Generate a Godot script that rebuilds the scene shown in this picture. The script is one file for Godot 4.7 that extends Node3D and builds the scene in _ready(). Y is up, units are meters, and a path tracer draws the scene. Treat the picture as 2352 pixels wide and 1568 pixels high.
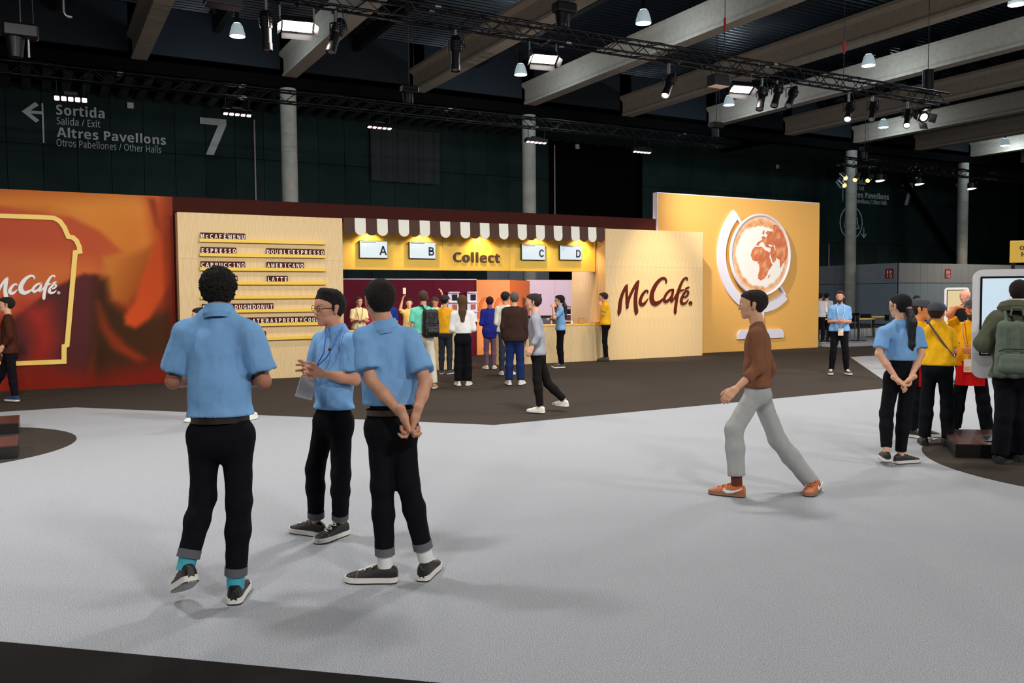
extends Node3D
# A trade-fair hall: a cafe booth with menu wall, collect counter and globe wall, lighting trusses, visitors and staff on grey carpet.
# Axes: x runs along the booth front, y up, the hall's back wall lies towards -z. Units are metres.

const KEY := 1.42      # all lamps together
func _ready() -> void:
	var cam := Camera3D.new()
	cam.name = "camera"
	cam.fov = 43.3
	cam.position = Vector3(0, 1.65, 0)
	cam.rotation_degrees = Vector3(-2.96, -28.9, -0.44)
	cam.far = 200.0
	add_child(cam)
	cam.current = true
	var we := WorldEnvironment.new()
	we.name = "environment"
	var env := Environment.new()
	env.background_mode = Environment.BG_COLOR
	env.background_color = Color(0.01, 0.012, 0.015)
	env.tonemap_mode = Environment.TONE_MAPPER_LINEAR
	env.tonemap_exposure = 1.0
	env.sdfgi_enabled = true
	env.ssao_enabled = true
	env.ssil_enabled = true
	we.environment = env
	add_child(we)
	var bold := SystemFont.new()
	bold.font_names = PackedStringArray(["Droid Sans"])
	bold.font_weight = 700
	font_b = bold
	font_r = SystemFont.new()
	font_r.font_names = PackedStringArray(["Droid Sans"])
	font_s = SystemFont.new()
	font_s.font_names = PackedStringArray(["Droid Sans"])
	make_materials()
	lamps_on_trusses()
	hall()
	booth()
	rigging()
	props()
	people()
	run_jobs()

var M := {}
func make_materials() -> void:
	var fine := noise_nrm(0.35, 512, 3, 5.0, 2)
	var soft := noise_nrm(0.03, 512, 4, 6.0, 4)
	# carpets
	M.light_carpet = textured(mat(Color(1, 1, 1), 0.97, 0, 0.2), noise_tex(0.27, rgb8(104, 109, 116), rgb8(211, 215, 221), 1024, 7, 4, 0.2), Vector3(0.62, 0.62, 0.78), fine, 0.05)
	M.dark_carpet = textured(mat(Color(1, 1, 1), 0.97, 0, 0.2), noise_tex(0.27, rgb8(44, 40, 37), rgb8(80, 73, 68), 1024, 8, 4, 0.2), Vector3(0.62, 0.62, 0.78), fine, 0.05)
	M.black_carpet = textured(mat(Color(1, 1, 1), 0.97, 0, 0.2), noise_tex(0.27, rgb8(22, 21, 22), rgb8(42, 40, 40), 512, 18, 4, 0.2), Vector3(1.2, 1.2, 1.4))
	# hall
	M.panel = textured(mat(Color(1, 1, 1), 0.85, 0, 0.25), noise_tex(0.01, rgb8(36, 53, 52), rgb8(44, 62, 60), 256, 9, 3), Vector3(0.2, 0.2, 0.2))
	M.panel_b = textured(mat(Color(0.93, 0.93, 0.93), 0.85, 0, 0.25), M.panel.albedo_texture, Vector3(0.2, 0.2, 0.2))
	M.black = mat(rgb8(8, 8, 9), 0.9, 0, 0.2)
	M.dark_wall = mat(rgb8(26, 30, 30), 0.8)
	M.concrete = textured(mat(Color(1, 1, 1), 0.9), noise_tex(0.02, rgb8(172, 163, 148), rgb8(190, 181, 166), 512, 10, 5), Vector3(0.35, 0.35, 0.35), soft, 0.12)
	M.column = textured(mat(Color(1, 1, 1), 0.9), noise_tex(0.02, rgb8(166, 166, 156), rgb8(192, 191, 180), 256, 14, 4), Vector3(0.3, 0.3, 0.3))
	M.deck = mat(rgb8(27, 37, 45), 0.4, 0.2)
	M.steel_dark = mat(rgb8(26, 28, 32), 0.6)
	M.blue_infill = mat(rgb8(16, 30, 40), 0.8)
	M.slat = mat(rgb8(58, 74, 70), 0.6)
	M.grey_panel = mat(rgb8(150, 156, 163), 0.45)
	M.blue_panel = mat(rgb8(142, 160, 175), 0.4)
	M.letter = mat(rgb8(214, 220, 222), 0.7)
	M.sheet = mat(rgb8(48, 54, 55), 0.8)
	# booth
	M.wood = textured(mat(Color(1, 1, 1), 0.5, 0, 0.35), noise_tex(0.012, rgb8(216, 186, 136), rgb8(240, 216, 172), 1024, 12, 5, 0.1), Vector3(7.0, 0.22, 7.0))
	M.brown = mat(rgb8(62, 25, 20), 0.8, 0, 0.25)
	M.brown_flap = mat(rgb8(70, 42, 32), 0.75)
	M.white_flap = mat(rgb8(232, 234, 224), 0.75)
	M.yellow = mat(rgb8(236, 194, 74), 0.5)
	M.rail = mat(rgb8(246, 206, 84), 0.45)
	M.tile = mat(rgb8(78, 28, 13), 0.7, 0, 0.25)
	M.white = mat(rgb8(240, 240, 240), 0.5)
	M.type_dark = mat(rgb8(64, 36, 22), 0.5)
	M.type_navy = mat(rgb8(10, 28, 60), 0.5)
	M.burgundy = mat(rgb8(92, 10, 38), 0.7, 0, 0.3)
	M.orange = mat(rgb8(230, 146, 76), 0.6)
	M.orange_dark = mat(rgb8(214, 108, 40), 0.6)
	M.pink = mat(rgb8(246, 228, 244), 0.6)
	M.gold = mat(rgb8(232, 178, 94), 0.5)
	M.lilac = mat(rgb8(226, 226, 244), 0.45)
	M.logo = mat(rgb8(88, 28, 12), 0.6, 0, 0.3)
	M.outline = mat(rgb8(250, 214, 110), 0.5)
	# rig and furniture
	M.rig = mat(rgb8(26, 27, 34), 0.32, 0.7)
	M.rig_dark = mat(rgb8(18, 18, 22), 0.4, 0.4)
	M.wire = mat(rgb8(60, 60, 62), 0.5, 0.5)
	M.chrome = mat(rgb8(150, 152, 158), 0.25, 0.9)
	M.kiosk = mat(rgb8(232, 232, 236), 0.35)
	M.bezel = mat(rgb8(14, 14, 16), 0.25)
	M.red = mat(rgb8(196, 24, 30), 0.6)
	M.sign_red = mat(rgb8(170, 30, 34), 0.5)
	M.platform_side = mat(rgb8(24, 22, 22), 0.4)
	M.platform_top = mat(rgb8(74, 44, 38), 0.3)
	M.table_top = mat(rgb8(222, 186, 92), 0.35)
	M.glass_bag = mat(Color(0.9, 0.92, 0.95, 0.45), 0.4)
	M.glass_bag.transparency = BaseMaterial3D.TRANSPARENCY_ALPHA
	# people
	M.cloth_n = noise_nrm(0.014, 512, 21, 9.0, 3)
	M.face_white = mat(rgb8(235, 232, 228), 0.4)
	M.eye_dark = mat(rgb8(24, 16, 12), 0.2)
	M.lip = mat(rgb8(176, 104, 92), 0.6)
	M.lens = mat(Color(0.9, 0.92, 0.95, 0.15), 0.05)
	M.lens.transparency = BaseMaterial3D.TRANSPARENCY_ALPHA
func cloth(r: int, g: int, b: int, ns := 0.45, rough := 0.92) -> StandardMaterial3D:
	var key := "cloth%d_%d_%d" % [r, g, b]
	if not M.has(key):
		var m := mat(rgb8(r, g, b), rough, 0, 0.25)
		m.normal_enabled = true
		m.normal_texture = M.cloth_n
		m.normal_scale = ns
		m.uv1_triplanar = true
		m.uv1_world_triplanar = true
		m.uv1_scale = Vector3(1.5, 0.8, 1.5)
		M[key] = m
	return M[key]
func plain(r: int, g: int, b: int, rough := 0.6) -> StandardMaterial3D:
	var key := "plain%d_%d_%d" % [r, g, b]
	if not M.has(key):
		M[key] = mat(rgb8(r, g, b), rough)
	return M[key]
# ---------------------------------------------------------------- mesh building
class MB:
	var v := PackedVector3Array()
	var n := PackedVector3Array()
	var uv := PackedVector2Array()
	var ix := PackedInt32Array()
	func tri(a: Vector3, b: Vector3, c: Vector3, na: Vector3, nb: Vector3, nc: Vector3) -> void:
		var i := v.size()
		var g := (b - a).cross(c - a)
		v.append(a); v.append(b); v.append(c)
		n.append(na); n.append(nb); n.append(nc)
		uv.append(Vector2.ZERO); uv.append(Vector2.ZERO); uv.append(Vector2.ZERO)
		if g.dot(na + nb + nc) > 0.0:
			ix.append(i); ix.append(i + 2); ix.append(i + 1)
		else:
			ix.append(i); ix.append(i + 1); ix.append(i + 2)
	func quad(a: Vector3, b: Vector3, c: Vector3, d: Vector3, na: Vector3, nb := Vector3.ZERO, nc := Vector3.ZERO, nd := Vector3.ZERO) -> void:
		if nb == Vector3.ZERO:
			nb = na; nc = na; nd = na
		var i := v.size()
		var g := (b - a).cross(c - a) + (c - a).cross(d - a)
		v.append(a); v.append(b); v.append(c); v.append(d)
		n.append(na); n.append(nb); n.append(nc); n.append(nd)
		uv.append(Vector2(0, 1)); uv.append(Vector2(1, 1)); uv.append(Vector2(1, 0)); uv.append(Vector2(0, 0))
		if g.dot(na + nb + nc + nd) > 0.0:
			ix.append_array([i, i + 2, i + 1, i, i + 3, i + 2])
		else:
			ix.append_array([i, i + 1, i + 2, i, i + 2, i + 3])
	func box(c: Vector3, s: Vector3, bs := Basis(), bev := 0.0) -> void:
		var h := s * 0.5
		var e := minf(bev, minf(h.x, minf(h.y, h.z)) * 0.95)
		for ax in 3:
			var u := (ax + 1) % 3
			var w := (ax + 2) % 3
			for sg in [-1.0, 1.0]:
				var nn := Vector3.ZERO
				nn[ax] = sg
				var q := []
				for k in [[-1.0, -1.0], [1.0, -1.0], [1.0, 1.0], [-1.0, 1.0]]:
					var p := Vector3.ZERO
					p[ax] = sg * h[ax]
					p[u] = k[0] * (h[u] - e)
					p[w] = k[1] * (h[w] - e)
					q.append(c + bs * p)
				quad(q[0], q[1], q[2], q[3], bs * nn)
		if e <= 0.0:
			return
		for ax in 3:
			var u := (ax + 1) % 3
			var w := (ax + 2) % 3
			for su in [-1.0, 1.0]:
				for sw in [-1.0, 1.0]:
					var n1 := Vector3.ZERO
					n1[u] = su
					var n2 := Vector3.ZERO
					n2[w] = sw
					var q := []
					for sa in [-1.0, 1.0]:
						var p1 := Vector3.ZERO
						p1[ax] = sa * (h[ax] - e)
						var p2 := p1
						p1[u] = su * h[u]; p1[w] = sw * (h[w] - e)
						p2[u] = su * (h[u] - e); p2[w] = sw * h[w]
						q.append(c + bs * p1); q.append(c + bs * p2)
					quad(q[0], q[2], q[3], q[1], bs * n1, bs * n1, bs * n2, bs * n2)
		for sx in [-1.0, 1.0]:
			for sy in [-1.0, 1.0]:
				for sz in [-1.0, 1.0]:
					tri(c + bs * Vector3(sx * h.x, sy * (h.y - e), sz * (h.z - e)), c + bs * Vector3(sx * (h.x - e), sy * h.y, sz * (h.z - e)), c + bs * Vector3(sx * (h.x - e), sy * (h.y - e), sz * h.z), bs * Vector3(sx, 0, 0), bs * Vector3(0, sy, 0), bs * Vector3(0, 0, sz))
	func tube(a: Vector3, b: Vector3, ra: float, rb: float, seg := 10, caps := true) -> void:
		var d := (b - a).normalized()
		var x := d.cross(Vector3.UP if absf(d.y) < 0.9 else Vector3.RIGHT).normalized()
		var y := d.cross(x)
		for i in seg:
			var t0 := TAU * i / seg
			var t1 := TAU * (i + 1) / seg
			var r0 := x * cos(t0) + y * sin(t0)
			var r1 := x * cos(t1) + y * sin(t1)
			quad(a + r0 * ra, a + r1 * ra, b + r1 * rb, b + r0 * rb, r0, r1, r1, r0)
			if caps:
				tri(a, a + r0 * ra, a + r1 * ra, -d, -d, -d)
				tri(b, b + r0 * rb, b + r1 * rb, d, d, d)
	func path(p: Array, r: float, seg := 8) -> void:
		for i in p.size() - 1:
			tube(p[i], p[i + 1], r, r, seg, true)
	func lathe(pf: Array, seg: int, xf := Transform3D()) -> void:
		for k in pf.size() - 1:
			var p: Vector2 = pf[k]
			var q: Vector2 = pf[k + 1]
			var e := q - p
			if e.length() < 1e-6:
				continue
			var nn := Vector2(e.y, -e.x).normalized()
			for i in seg:
				var t0 := TAU * i / seg
				var t1 := TAU * (i + 1) / seg
				var c0 := Vector3(cos(t0), 0, sin(t0))
				var c1 := Vector3(cos(t1), 0, sin(t1))
				var m0 := xf.basis * (c0 * nn.x + Vector3.UP * nn.y)
				var m1 := xf.basis * (c1 * nn.x + Vector3.UP * nn.y)
				quad(xf * (c0 * p.x + Vector3.UP * p.y), xf * (c1 * p.x + Vector3.UP * p.y), xf * (c1 * q.x + Vector3.UP * q.y), xf * (c0 * q.x + Vector3.UP * q.y), m0, m1, m1, m0)
	# polygon in the xy plane of xf, from depth z0 to z1
	func prism(poly: PackedVector2Array, z0: float, z1: float, xf := Transform3D()) -> void:
		var t := Geometry2D.triangulate_polygon(poly)
		var up := xf.basis * Vector3(0, 0, 1)
		for k in range(0, t.size(), 3):
			for zz in [z0, z1]:
				var nn := up if zz == z1 else -up
				var a := poly[t[k]]
				var b := poly[t[k + 1]]
				var c := poly[t[k + 2]]
				tri(xf * Vector3(a.x, a.y, zz), xf * Vector3(b.x, b.y, zz), xf * Vector3(c.x, c.y, zz), nn, nn, nn)
		var cw := 1.0 if Geometry2D.is_polygon_clockwise(poly) else -1.0
		for i in poly.size():
			var a := poly[i]
			var b := poly[(i + 1) % poly.size()]
			var e := (b - a)
			var nn := xf.basis * Vector3(-e.y * cw, e.x * cw, 0).normalized()
			quad(xf * Vector3(a.x, a.y, z0), xf * Vector3(b.x, b.y, z0), xf * Vector3(b.x, b.y, z1), xf * Vector3(a.x, a.y, z1), nn)
	func done() -> ArrayMesh:
		var a := []
		a.resize(Mesh.ARRAY_MAX)
		a[Mesh.ARRAY_VERTEX] = v
		a[Mesh.ARRAY_NORMAL] = n
		a[Mesh.ARRAY_TEX_UV] = uv
		a[Mesh.ARRAY_INDEX] = ix
		var m := ArrayMesh.new()
		m.add_surface_from_arrays(Mesh.PRIMITIVE_TRIANGLES, a)
		return m

var taken := {}
func numbered(called: String) -> String:
	taken[called] = taken.get(called, -1) + 1
	return called if taken[called] == 0 else "%s_%03d" % [called, taken[called]]
func thing(called: String, label: String, cat: String, at := Vector3.ZERO, group := "", yaw := 0.0) -> Node3D:
	var o := Node3D.new()
	o.name = numbered(called)
	add_child(o)
	o.position = at
	o.rotation.y = yaw
	tag(o, label, cat, group)
	return o
func tag(o: Node3D, label: String, cat: String, group := "") -> void:
	o.set_meta("label", label)
	o.set_meta("category", cat)
	if group:
		o.set_meta("group", group)
func part(p: Node, called: String, m: Mesh, mt: Material, at := Vector3.ZERO, bs := Basis(), label := "") -> MeshInstance3D:
	var o := MeshInstance3D.new()
	o.name = called
	o.mesh = m
	o.material_override = mt
	p.add_child(o, true)
	o.transform = Transform3D(bs, at)
	if label:
		o.set_meta("label", label)
	return o
func struct(called: String) -> Node3D:
	var o := Node3D.new()
	o.name = numbered(called)
	add_child(o)
	o.set_meta("kind", "structure")
	return o
func dup(o: Node3D, at: Vector3, label := "", group := "") -> Node3D:
	var r: Node3D = o.duplicate()
	var stem := String(o.name)
	if stem.length() > 4 and stem[stem.length() - 4] == "_" and stem.right(3).is_valid_int():
		stem = stem.left(stem.length() - 4)
	r.name = numbered(stem)
	add_child(r)
	r.position = at
	if label: r.set_meta("label", label)
	if group: r.set_meta("group", group)
	return r
func boxm(s: Vector3, bev := 0.0) -> ArrayMesh:
	var b := MB.new()
	b.box(Vector3.ZERO, s, Basis(), bev)
	return b.done()
func tubem(a: Vector3, b: Vector3, ra: float, rb := -1.0, seg := 10) -> ArrayMesh:
	var m := MB.new()
	m.tube(a, b, ra, ra if rb < 0.0 else rb, seg)
	return m.done()
func pathm(p: Array, r: float, seg := 6) -> ArrayMesh:
	var m := MB.new()
	m.path(p, r, seg)
	return m.done()
func ball(r: float, seg := 10) -> ArrayMesh:
	var m := MB.new()
	var pf := []
	for i in seg + 1:
		var t := -PI / 2 + PI * i / seg
		pf.append(Vector2(maxf(cos(t) * r, 0.0), sin(t) * r))
	m.lathe(pf, seg * 2)
	return m.done()
func prismm(poly: PackedVector2Array, z0: float, z1: float) -> ArrayMesh:
	var m := MB.new()
	m.prism(poly, z0, z1)
	return m.done()
func rrect(w: float, h: float, r: float, seg := 5) -> PackedVector2Array:
	var q := PackedVector2Array()
	for c in [[1, 1, 0.0], [-1, 1, 0.5], [-1, -1, 1.0], [1, -1, 1.5]]:
		for i in seg + 1:
			var t: float = PI * (c[2] + 0.5 * i / seg)
			q.append(Vector2(c[0] * (w / 2 - r) + r * cos(t), c[1] * (h / 2 - r) + r * sin(t)))
	return q
func facing(d: Vector3, up := Vector3.UP) -> Basis:  # z axis along d
	var z := d.normalized()
	var x := (up if absf(z.dot(up)) < 0.99 else Vector3.RIGHT).cross(z).normalized()
	return Basis(x, z.cross(x), z)
func mat(c: Color, rough := 0.8, metal := 0.0, spec := 0.5) -> StandardMaterial3D:
	var m := StandardMaterial3D.new()
	m.albedo_color = c
	m.roughness = rough
	m.metallic = metal
	m.metallic_specular = spec
	return m
func rgb8(r: int, g: int, b: int) -> Color:
	return Color(r / 255.0, g / 255.0, b / 255.0)
func glow(c: Color, e: float) -> StandardMaterial3D:
	var m := mat(Color(0.9, 0.9, 0.9), 0.5)
	m.emission_enabled = true
	m.emission = c
	m.emission_energy_multiplier = e
	return m
func lit_screen(c: Color, e: float) -> StandardMaterial3D:
	var m := glow(c, e)
	m.albedo_color = Color(0.12, 0.12, 0.12)
	m.roughness = 0.35
	return m
func noise_tex(freq: float, lo: Color, hi: Color, size := 512, seed_ := 1, oct := 3, mid := 0.0) -> NoiseTexture2D:
	var f := FastNoiseLite.new()
	f.seed = seed_
	f.frequency = freq
	f.fractal_octaves = oct
	var t := NoiseTexture2D.new()
	t.width = size
	t.height = size
	t.seamless = true
	t.seamless_blend_skirt = 0.03
	t.noise = f
	var g := Gradient.new()
	g.set_color(0, lo)
	g.set_color(1, hi)
	if mid > 0.0:
		g.set_offset(0, mid)
		g.set_offset(1, 1.0 - mid)
	t.color_ramp = g
	return t
func noise_nrm(freq: float, size := 512, seed_ := 5, bump := 4.0, oct := 3) -> NoiseTexture2D:
	var t := noise_tex(freq, Color.BLACK, Color.WHITE, size, seed_, oct)
	t.color_ramp = null
	t.as_normal_map = true
	t.bump_strength = bump
	return t
func textured(m: StandardMaterial3D, t: Texture2D, sc: Vector3, nm: Texture2D = null, ns := 0.5) -> StandardMaterial3D:
	m.albedo_texture = t
	m.uv1_triplanar = true
	m.uv1_world_triplanar = true
	m.uv1_scale = sc
	if nm:
		m.normal_enabled = true
		m.normal_texture = nm
		m.normal_scale = ns
	return m
var font_b: SystemFont
var font_r: SystemFont
var font_s: SystemFont
func textm(s: String, px: float, depth: float, f: Font, align := HORIZONTAL_ALIGNMENT_LEFT) -> TextMesh:
	var t := TextMesh.new()
	t.text = s
	t.font = f
	t.font_size = 64
	t.pixel_size = px / 64.0
	t.depth = depth
	t.curve_step = 1.0
	t.horizontal_alignment = align
	t.vertical_alignment = VERTICAL_ALIGNMENT_BOTTOM
	return t

# ---------------------------------------------------------------- smooth-joined bodies meshed as surface nets
func pr(a: Vector3, b: Vector3, ra: float, rb: float, k := 0.02, fn := Vector3.ZERO, fs := 1.0, cp := Vector3.ZERO, cn := Vector3.ZERO) -> Array:
	return [a, b, ra, rb, k, fn, fs, cp, cn]
func net(job: Dictionary) -> Array:
	var prims: Array = job.prims
	var cell: float = job.cell
	var cuts: Array = job.get("cuts", [])
	var amp: float = job.get("amp", 0.0)
	var nf: Vector3 = job.get("nf", Vector3.ONE)
	var noise: FastNoiseLite = job.get("noise", null)
	var np := prims.size()
	var A := PackedVector3Array(); var BA := PackedVector3Array(); var FN := PackedVector3Array(); var CP := PackedVector3Array(); var CN := PackedVector3Array()
	var IV := PackedFloat32Array(); var RA := PackedFloat32Array(); var DR := PackedFloat32Array(); var K := PackedFloat32Array(); var FS := PackedFloat32Array()
	var lo := Vector3(1e9, 1e9, 1e9)
	var hi := -lo
	for q in prims:
		A.append(q[0])
		var e: Vector3 = q[1] - q[0]
		BA.append(e)
		IV.append(1.0 / maxf(e.length_squared(), 1e-9))
		RA.append(q[2]); DR.append(q[3] - q[2]); K.append(q[4]); FN.append(q[5]); FS.append(q[6] - 1.0); CP.append(q[7]); CN.append(q[8])
		var r: float = maxf(q[2], q[3]) + cell * 2.5 + amp
		lo = lo.min(q[0] - Vector3(r, r, r)).min(q[1] - Vector3(r, r, r))
		hi = hi.max(q[0] + Vector3(r, r, r)).max(q[1] + Vector3(r, r, r))
	for c in cuts:   # a level cut also bounds the grid
		var cn0: Vector3 = c[1]
		if cn0.y < -0.99: lo.y = maxf(lo.y, c[0].y - cell * 2.5)
		if cn0.y > 0.99: hi.y = minf(hi.y, c[0].y + cell * 2.5)
	var N := 6
	var nx := int((hi.x - lo.x) / cell) + 2
	var ny := int((hi.y - lo.y) / cell) + 2
	var nz := int((hi.z - lo.z) / cell) + 2
	var sy := nx
	var sz := nx * ny
	var vals := PackedFloat32Array()
	vals.resize(nx * ny * nz)
	vals.fill(1000.0)
	var blocks := PackedInt32Array()
	var half := N * cell * 0.5
	var R := half * 1.74 + cell * 1.8
	for bz in range(0, nz, N):
		for by in range(0, ny, N):
			for bx in range(0, nx, N):
				var c := lo + Vector3(bx, by, bz) * cell + Vector3(half, half, half)
				var act := PackedInt32Array()
				var near := 1e9
				for i in np:
					var pa := c - A[i]
					var h := clampf(pa.dot(BA[i]) * IV[i], 0.0, 1.0)
					var dd := (pa - BA[i] * h).length() - RA[i] - DR[i] * h
					if dd < R + K[i] * 2.0 + absf(DR[i]) + amp:
						act.append(i)
						near = minf(near, dd)
				if act.is_empty() or near > R + 0.05:
					continue
				blocks.append(bx); blocks.append(by); blocks.append(bz)
				for kz in range(bz, mini(bz + N, nz)):
					for ky in range(by, mini(by + N, ny)):
						var row := kz * sz + ky * sy
						for kx in range(bx, mini(bx + N, nx)):
							var p := lo + Vector3(kx, ky, kz) * cell
							var d := 1000.0
							for i in act:
								var pa := p - A[i]
								var h := clampf(pa.dot(BA[i]) * IV[i], 0.0, 1.0)
								var w := pa - BA[i] * h
								if FS[i] != 0.0:
									w += FN[i] * (w.dot(FN[i]) * FS[i])
								var di := w.length() - RA[i] - DR[i] * h
								if CN[i] != Vector3.ZERO:
									di = maxf(di, (p - CP[i]).dot(CN[i]))
								var k := K[i]
								var g := k - absf(d - di)
								d = minf(d, di)
								if g > 0.0:
									d -= g * g * 0.25 / k
							if amp > 0.0 and absf(d) < 0.05:
								d += amp * noise.get_noise_3dv(p * nf)
							for c2 in cuts:
								d = maxf(d, (p - c2[0]).dot(c2[1]))
							vals[row + kx] = d
	var vi := PackedInt32Array()
	vi.resize(nx * ny * nz)
	vi.fill(-1)
	var V := PackedVector3Array()
	var IX := PackedInt32Array()
	var ox := [0, 1, 0, 1, 0, 1, 0, 1]
	var oy := [0, 0, 1, 1, 0, 0, 1, 1]
	var oz := [0, 0, 0, 0, 1, 1, 1, 1]
	var ofs := PackedInt32Array([0, 1, sy, sy + 1, sz, sz + 1, sz + sy, sz + sy + 1])
	var ea := PackedInt32Array([0, 2, 4, 6, 0, 1, 4, 5, 0, 1, 2, 3])
	var eb := PackedInt32Array([1, 3, 5, 7, 2, 3, 6, 7, 4, 5, 6, 7])
	var cells := PackedInt32Array()
	for b in range(0, blocks.size(), 3):
		for kz in range(blocks[b + 2], mini(blocks[b + 2] + N, nz - 1)):
			for ky in range(blocks[b + 1], mini(blocks[b + 1] + N, ny - 1)):
				for kx in range(blocks[b], mini(blocks[b] + N, nx - 1)):
					var i0 := kz * sz + ky * sy + kx
					var neg := 0
					for m in 8:
						if vals[i0 + ofs[m]] < 0.0:
							neg += 1
					if neg == 0 or neg == 8:
						continue
					var s := Vector3.ZERO
					var cnt := 0
					for e in 12:
						var m0 := ea[e]
						var m1 := eb[e]
						var f0 := vals[i0 + ofs[m0]]
						var f1 := vals[i0 + ofs[m1]]
						if (f0 < 0.0) != (f1 < 0.0):
							var t := f0 / (f0 - f1)
							s += Vector3(ox[m0] + (ox[m1] - ox[m0]) * t, oy[m0] + (oy[m1] - oy[m0]) * t, oz[m0] + (oz[m1] - oz[m0]) * t)
							cnt += 1
					vi[i0] = V.size()
					V.append(lo + (Vector3(kx, ky, kz) + s / cnt) * cell)
					cells.append(i0)
	for i0 in cells:
		var f0 := vals[i0] < 0.0
		for ax in 3:
			var st := 1 if ax == 0 else (sy if ax == 1 else sz)
			if i0 + st >= vals.size():
				continue
			if f0 == (vals[i0 + st] < 0.0):
				continue
			var u := sy if ax == 0 else (sz if ax == 1 else 1)
			var w := sz if ax == 0 else (1 if ax == 1 else sy)
			if i0 - u - w < 0:
				continue
			var q0 := vi[i0]
			var q1 := vi[i0 - u]
			var q2 := vi[i0 - u - w]
			var q3 := vi[i0 - w]
			if q1 < 0 or q2 < 0 or q3 < 0:
				continue
			if f0:
				IX.append_array([q0, q2, q1, q0, q3, q2])
			else:
				IX.append_array([q0, q1, q2, q0, q2, q3])
	var NR := PackedVector3Array()
	NR.resize(V.size())
	for i in range(0, IX.size(), 3):
		var g := (V[IX[i + 2]] - V[IX[i]]).cross(V[IX[i + 1]] - V[IX[i]])
		NR[IX[i]] += g; NR[IX[i + 1]] += g; NR[IX[i + 2]] += g
	for i in NR.size():
		NR[i] = NR[i].normalized()
	return [V, NR, IX]
var jobs := []
var job_out := []
var job_lock := Mutex.new()
func run_job(i: int) -> void:
	var out := []
	for g in jobs[i].grids:
		out.append(net(g))
	job_lock.lock()
	job_out[i] = out
	job_lock.unlock()
func run_jobs() -> void:
	job_out.resize(jobs.size())
	var id := WorkerThreadPool.add_group_task(run_job, jobs.size())
	WorkerThreadPool.wait_for_group_task_completion(id)
	for i in jobs.size():
		var V := PackedVector3Array()
		var NR := PackedVector3Array()
		var IX := PackedInt32Array()
		for g in job_out[i]:
			var o := V.size()
			V.append_array(g[0]); NR.append_array(g[1])
			for t in g[2]:
				IX.append(t + o)
		if V.is_empty():
			continue
		var a := []
		a.resize(Mesh.ARRAY_MAX)
		a[Mesh.ARRAY_VERTEX] = V
		a[Mesh.ARRAY_NORMAL] = NR
		a[Mesh.ARRAY_INDEX] = IX
		var m := ArrayMesh.new()
		m.add_surface_from_arrays(Mesh.PRIMITIVE_TRIANGLES, a)
		var mi: MeshInstance3D = jobs[i].node
		mi.mesh = m
func later(p: Node, called: String, mt: Material, grids: Array, label := "") -> MeshInstance3D:
	var o := part(p, called, null, mt, Vector3.ZERO, Basis(), label)
	jobs.append({"node": o, "grids": grids})
	return o
# ---------------------------------------------------------------- the hall
func flat_poly(pts: Array, y0: float, y1: float) -> ArrayMesh:
	var q := PackedVector2Array()
	for p in pts:
		q.append(Vector2(p[0], -p[1]))
	var m := MB.new()
	m.prism(q, y0, y1, Transform3D(Basis(Vector3.RIGHT, Vector3(0, 0, -1), Vector3.UP), Vector3.ZERO))
	return m.done()
func disc_poly(cx: float, cz: float, r: float) -> Array:
	var q := []
	for i in 72:
		q.append([cx + r * cos(TAU * i / 72), cz + r * sin(TAU * i / 72)])
	return q
func fit_text(p: Node, called: String, s: String, f: Font, x0: float, x1: float, y0: float, y1: float, z: float, d: float, mt: Material) -> void:
	var t := textm(s, 0.5, d, f)
	var bb := t.get_aabb()
	var sc := Vector3((x1 - x0) / maxf(bb.size.x, 0.01), (y1 - y0) / maxf(bb.size.y, 0.01), 1)
	part(p, called, t, mt, Vector3(x0 - bb.position.x * sc.x, y0 - bb.position.y * sc.y, z), Basis.from_scale(sc))
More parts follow.
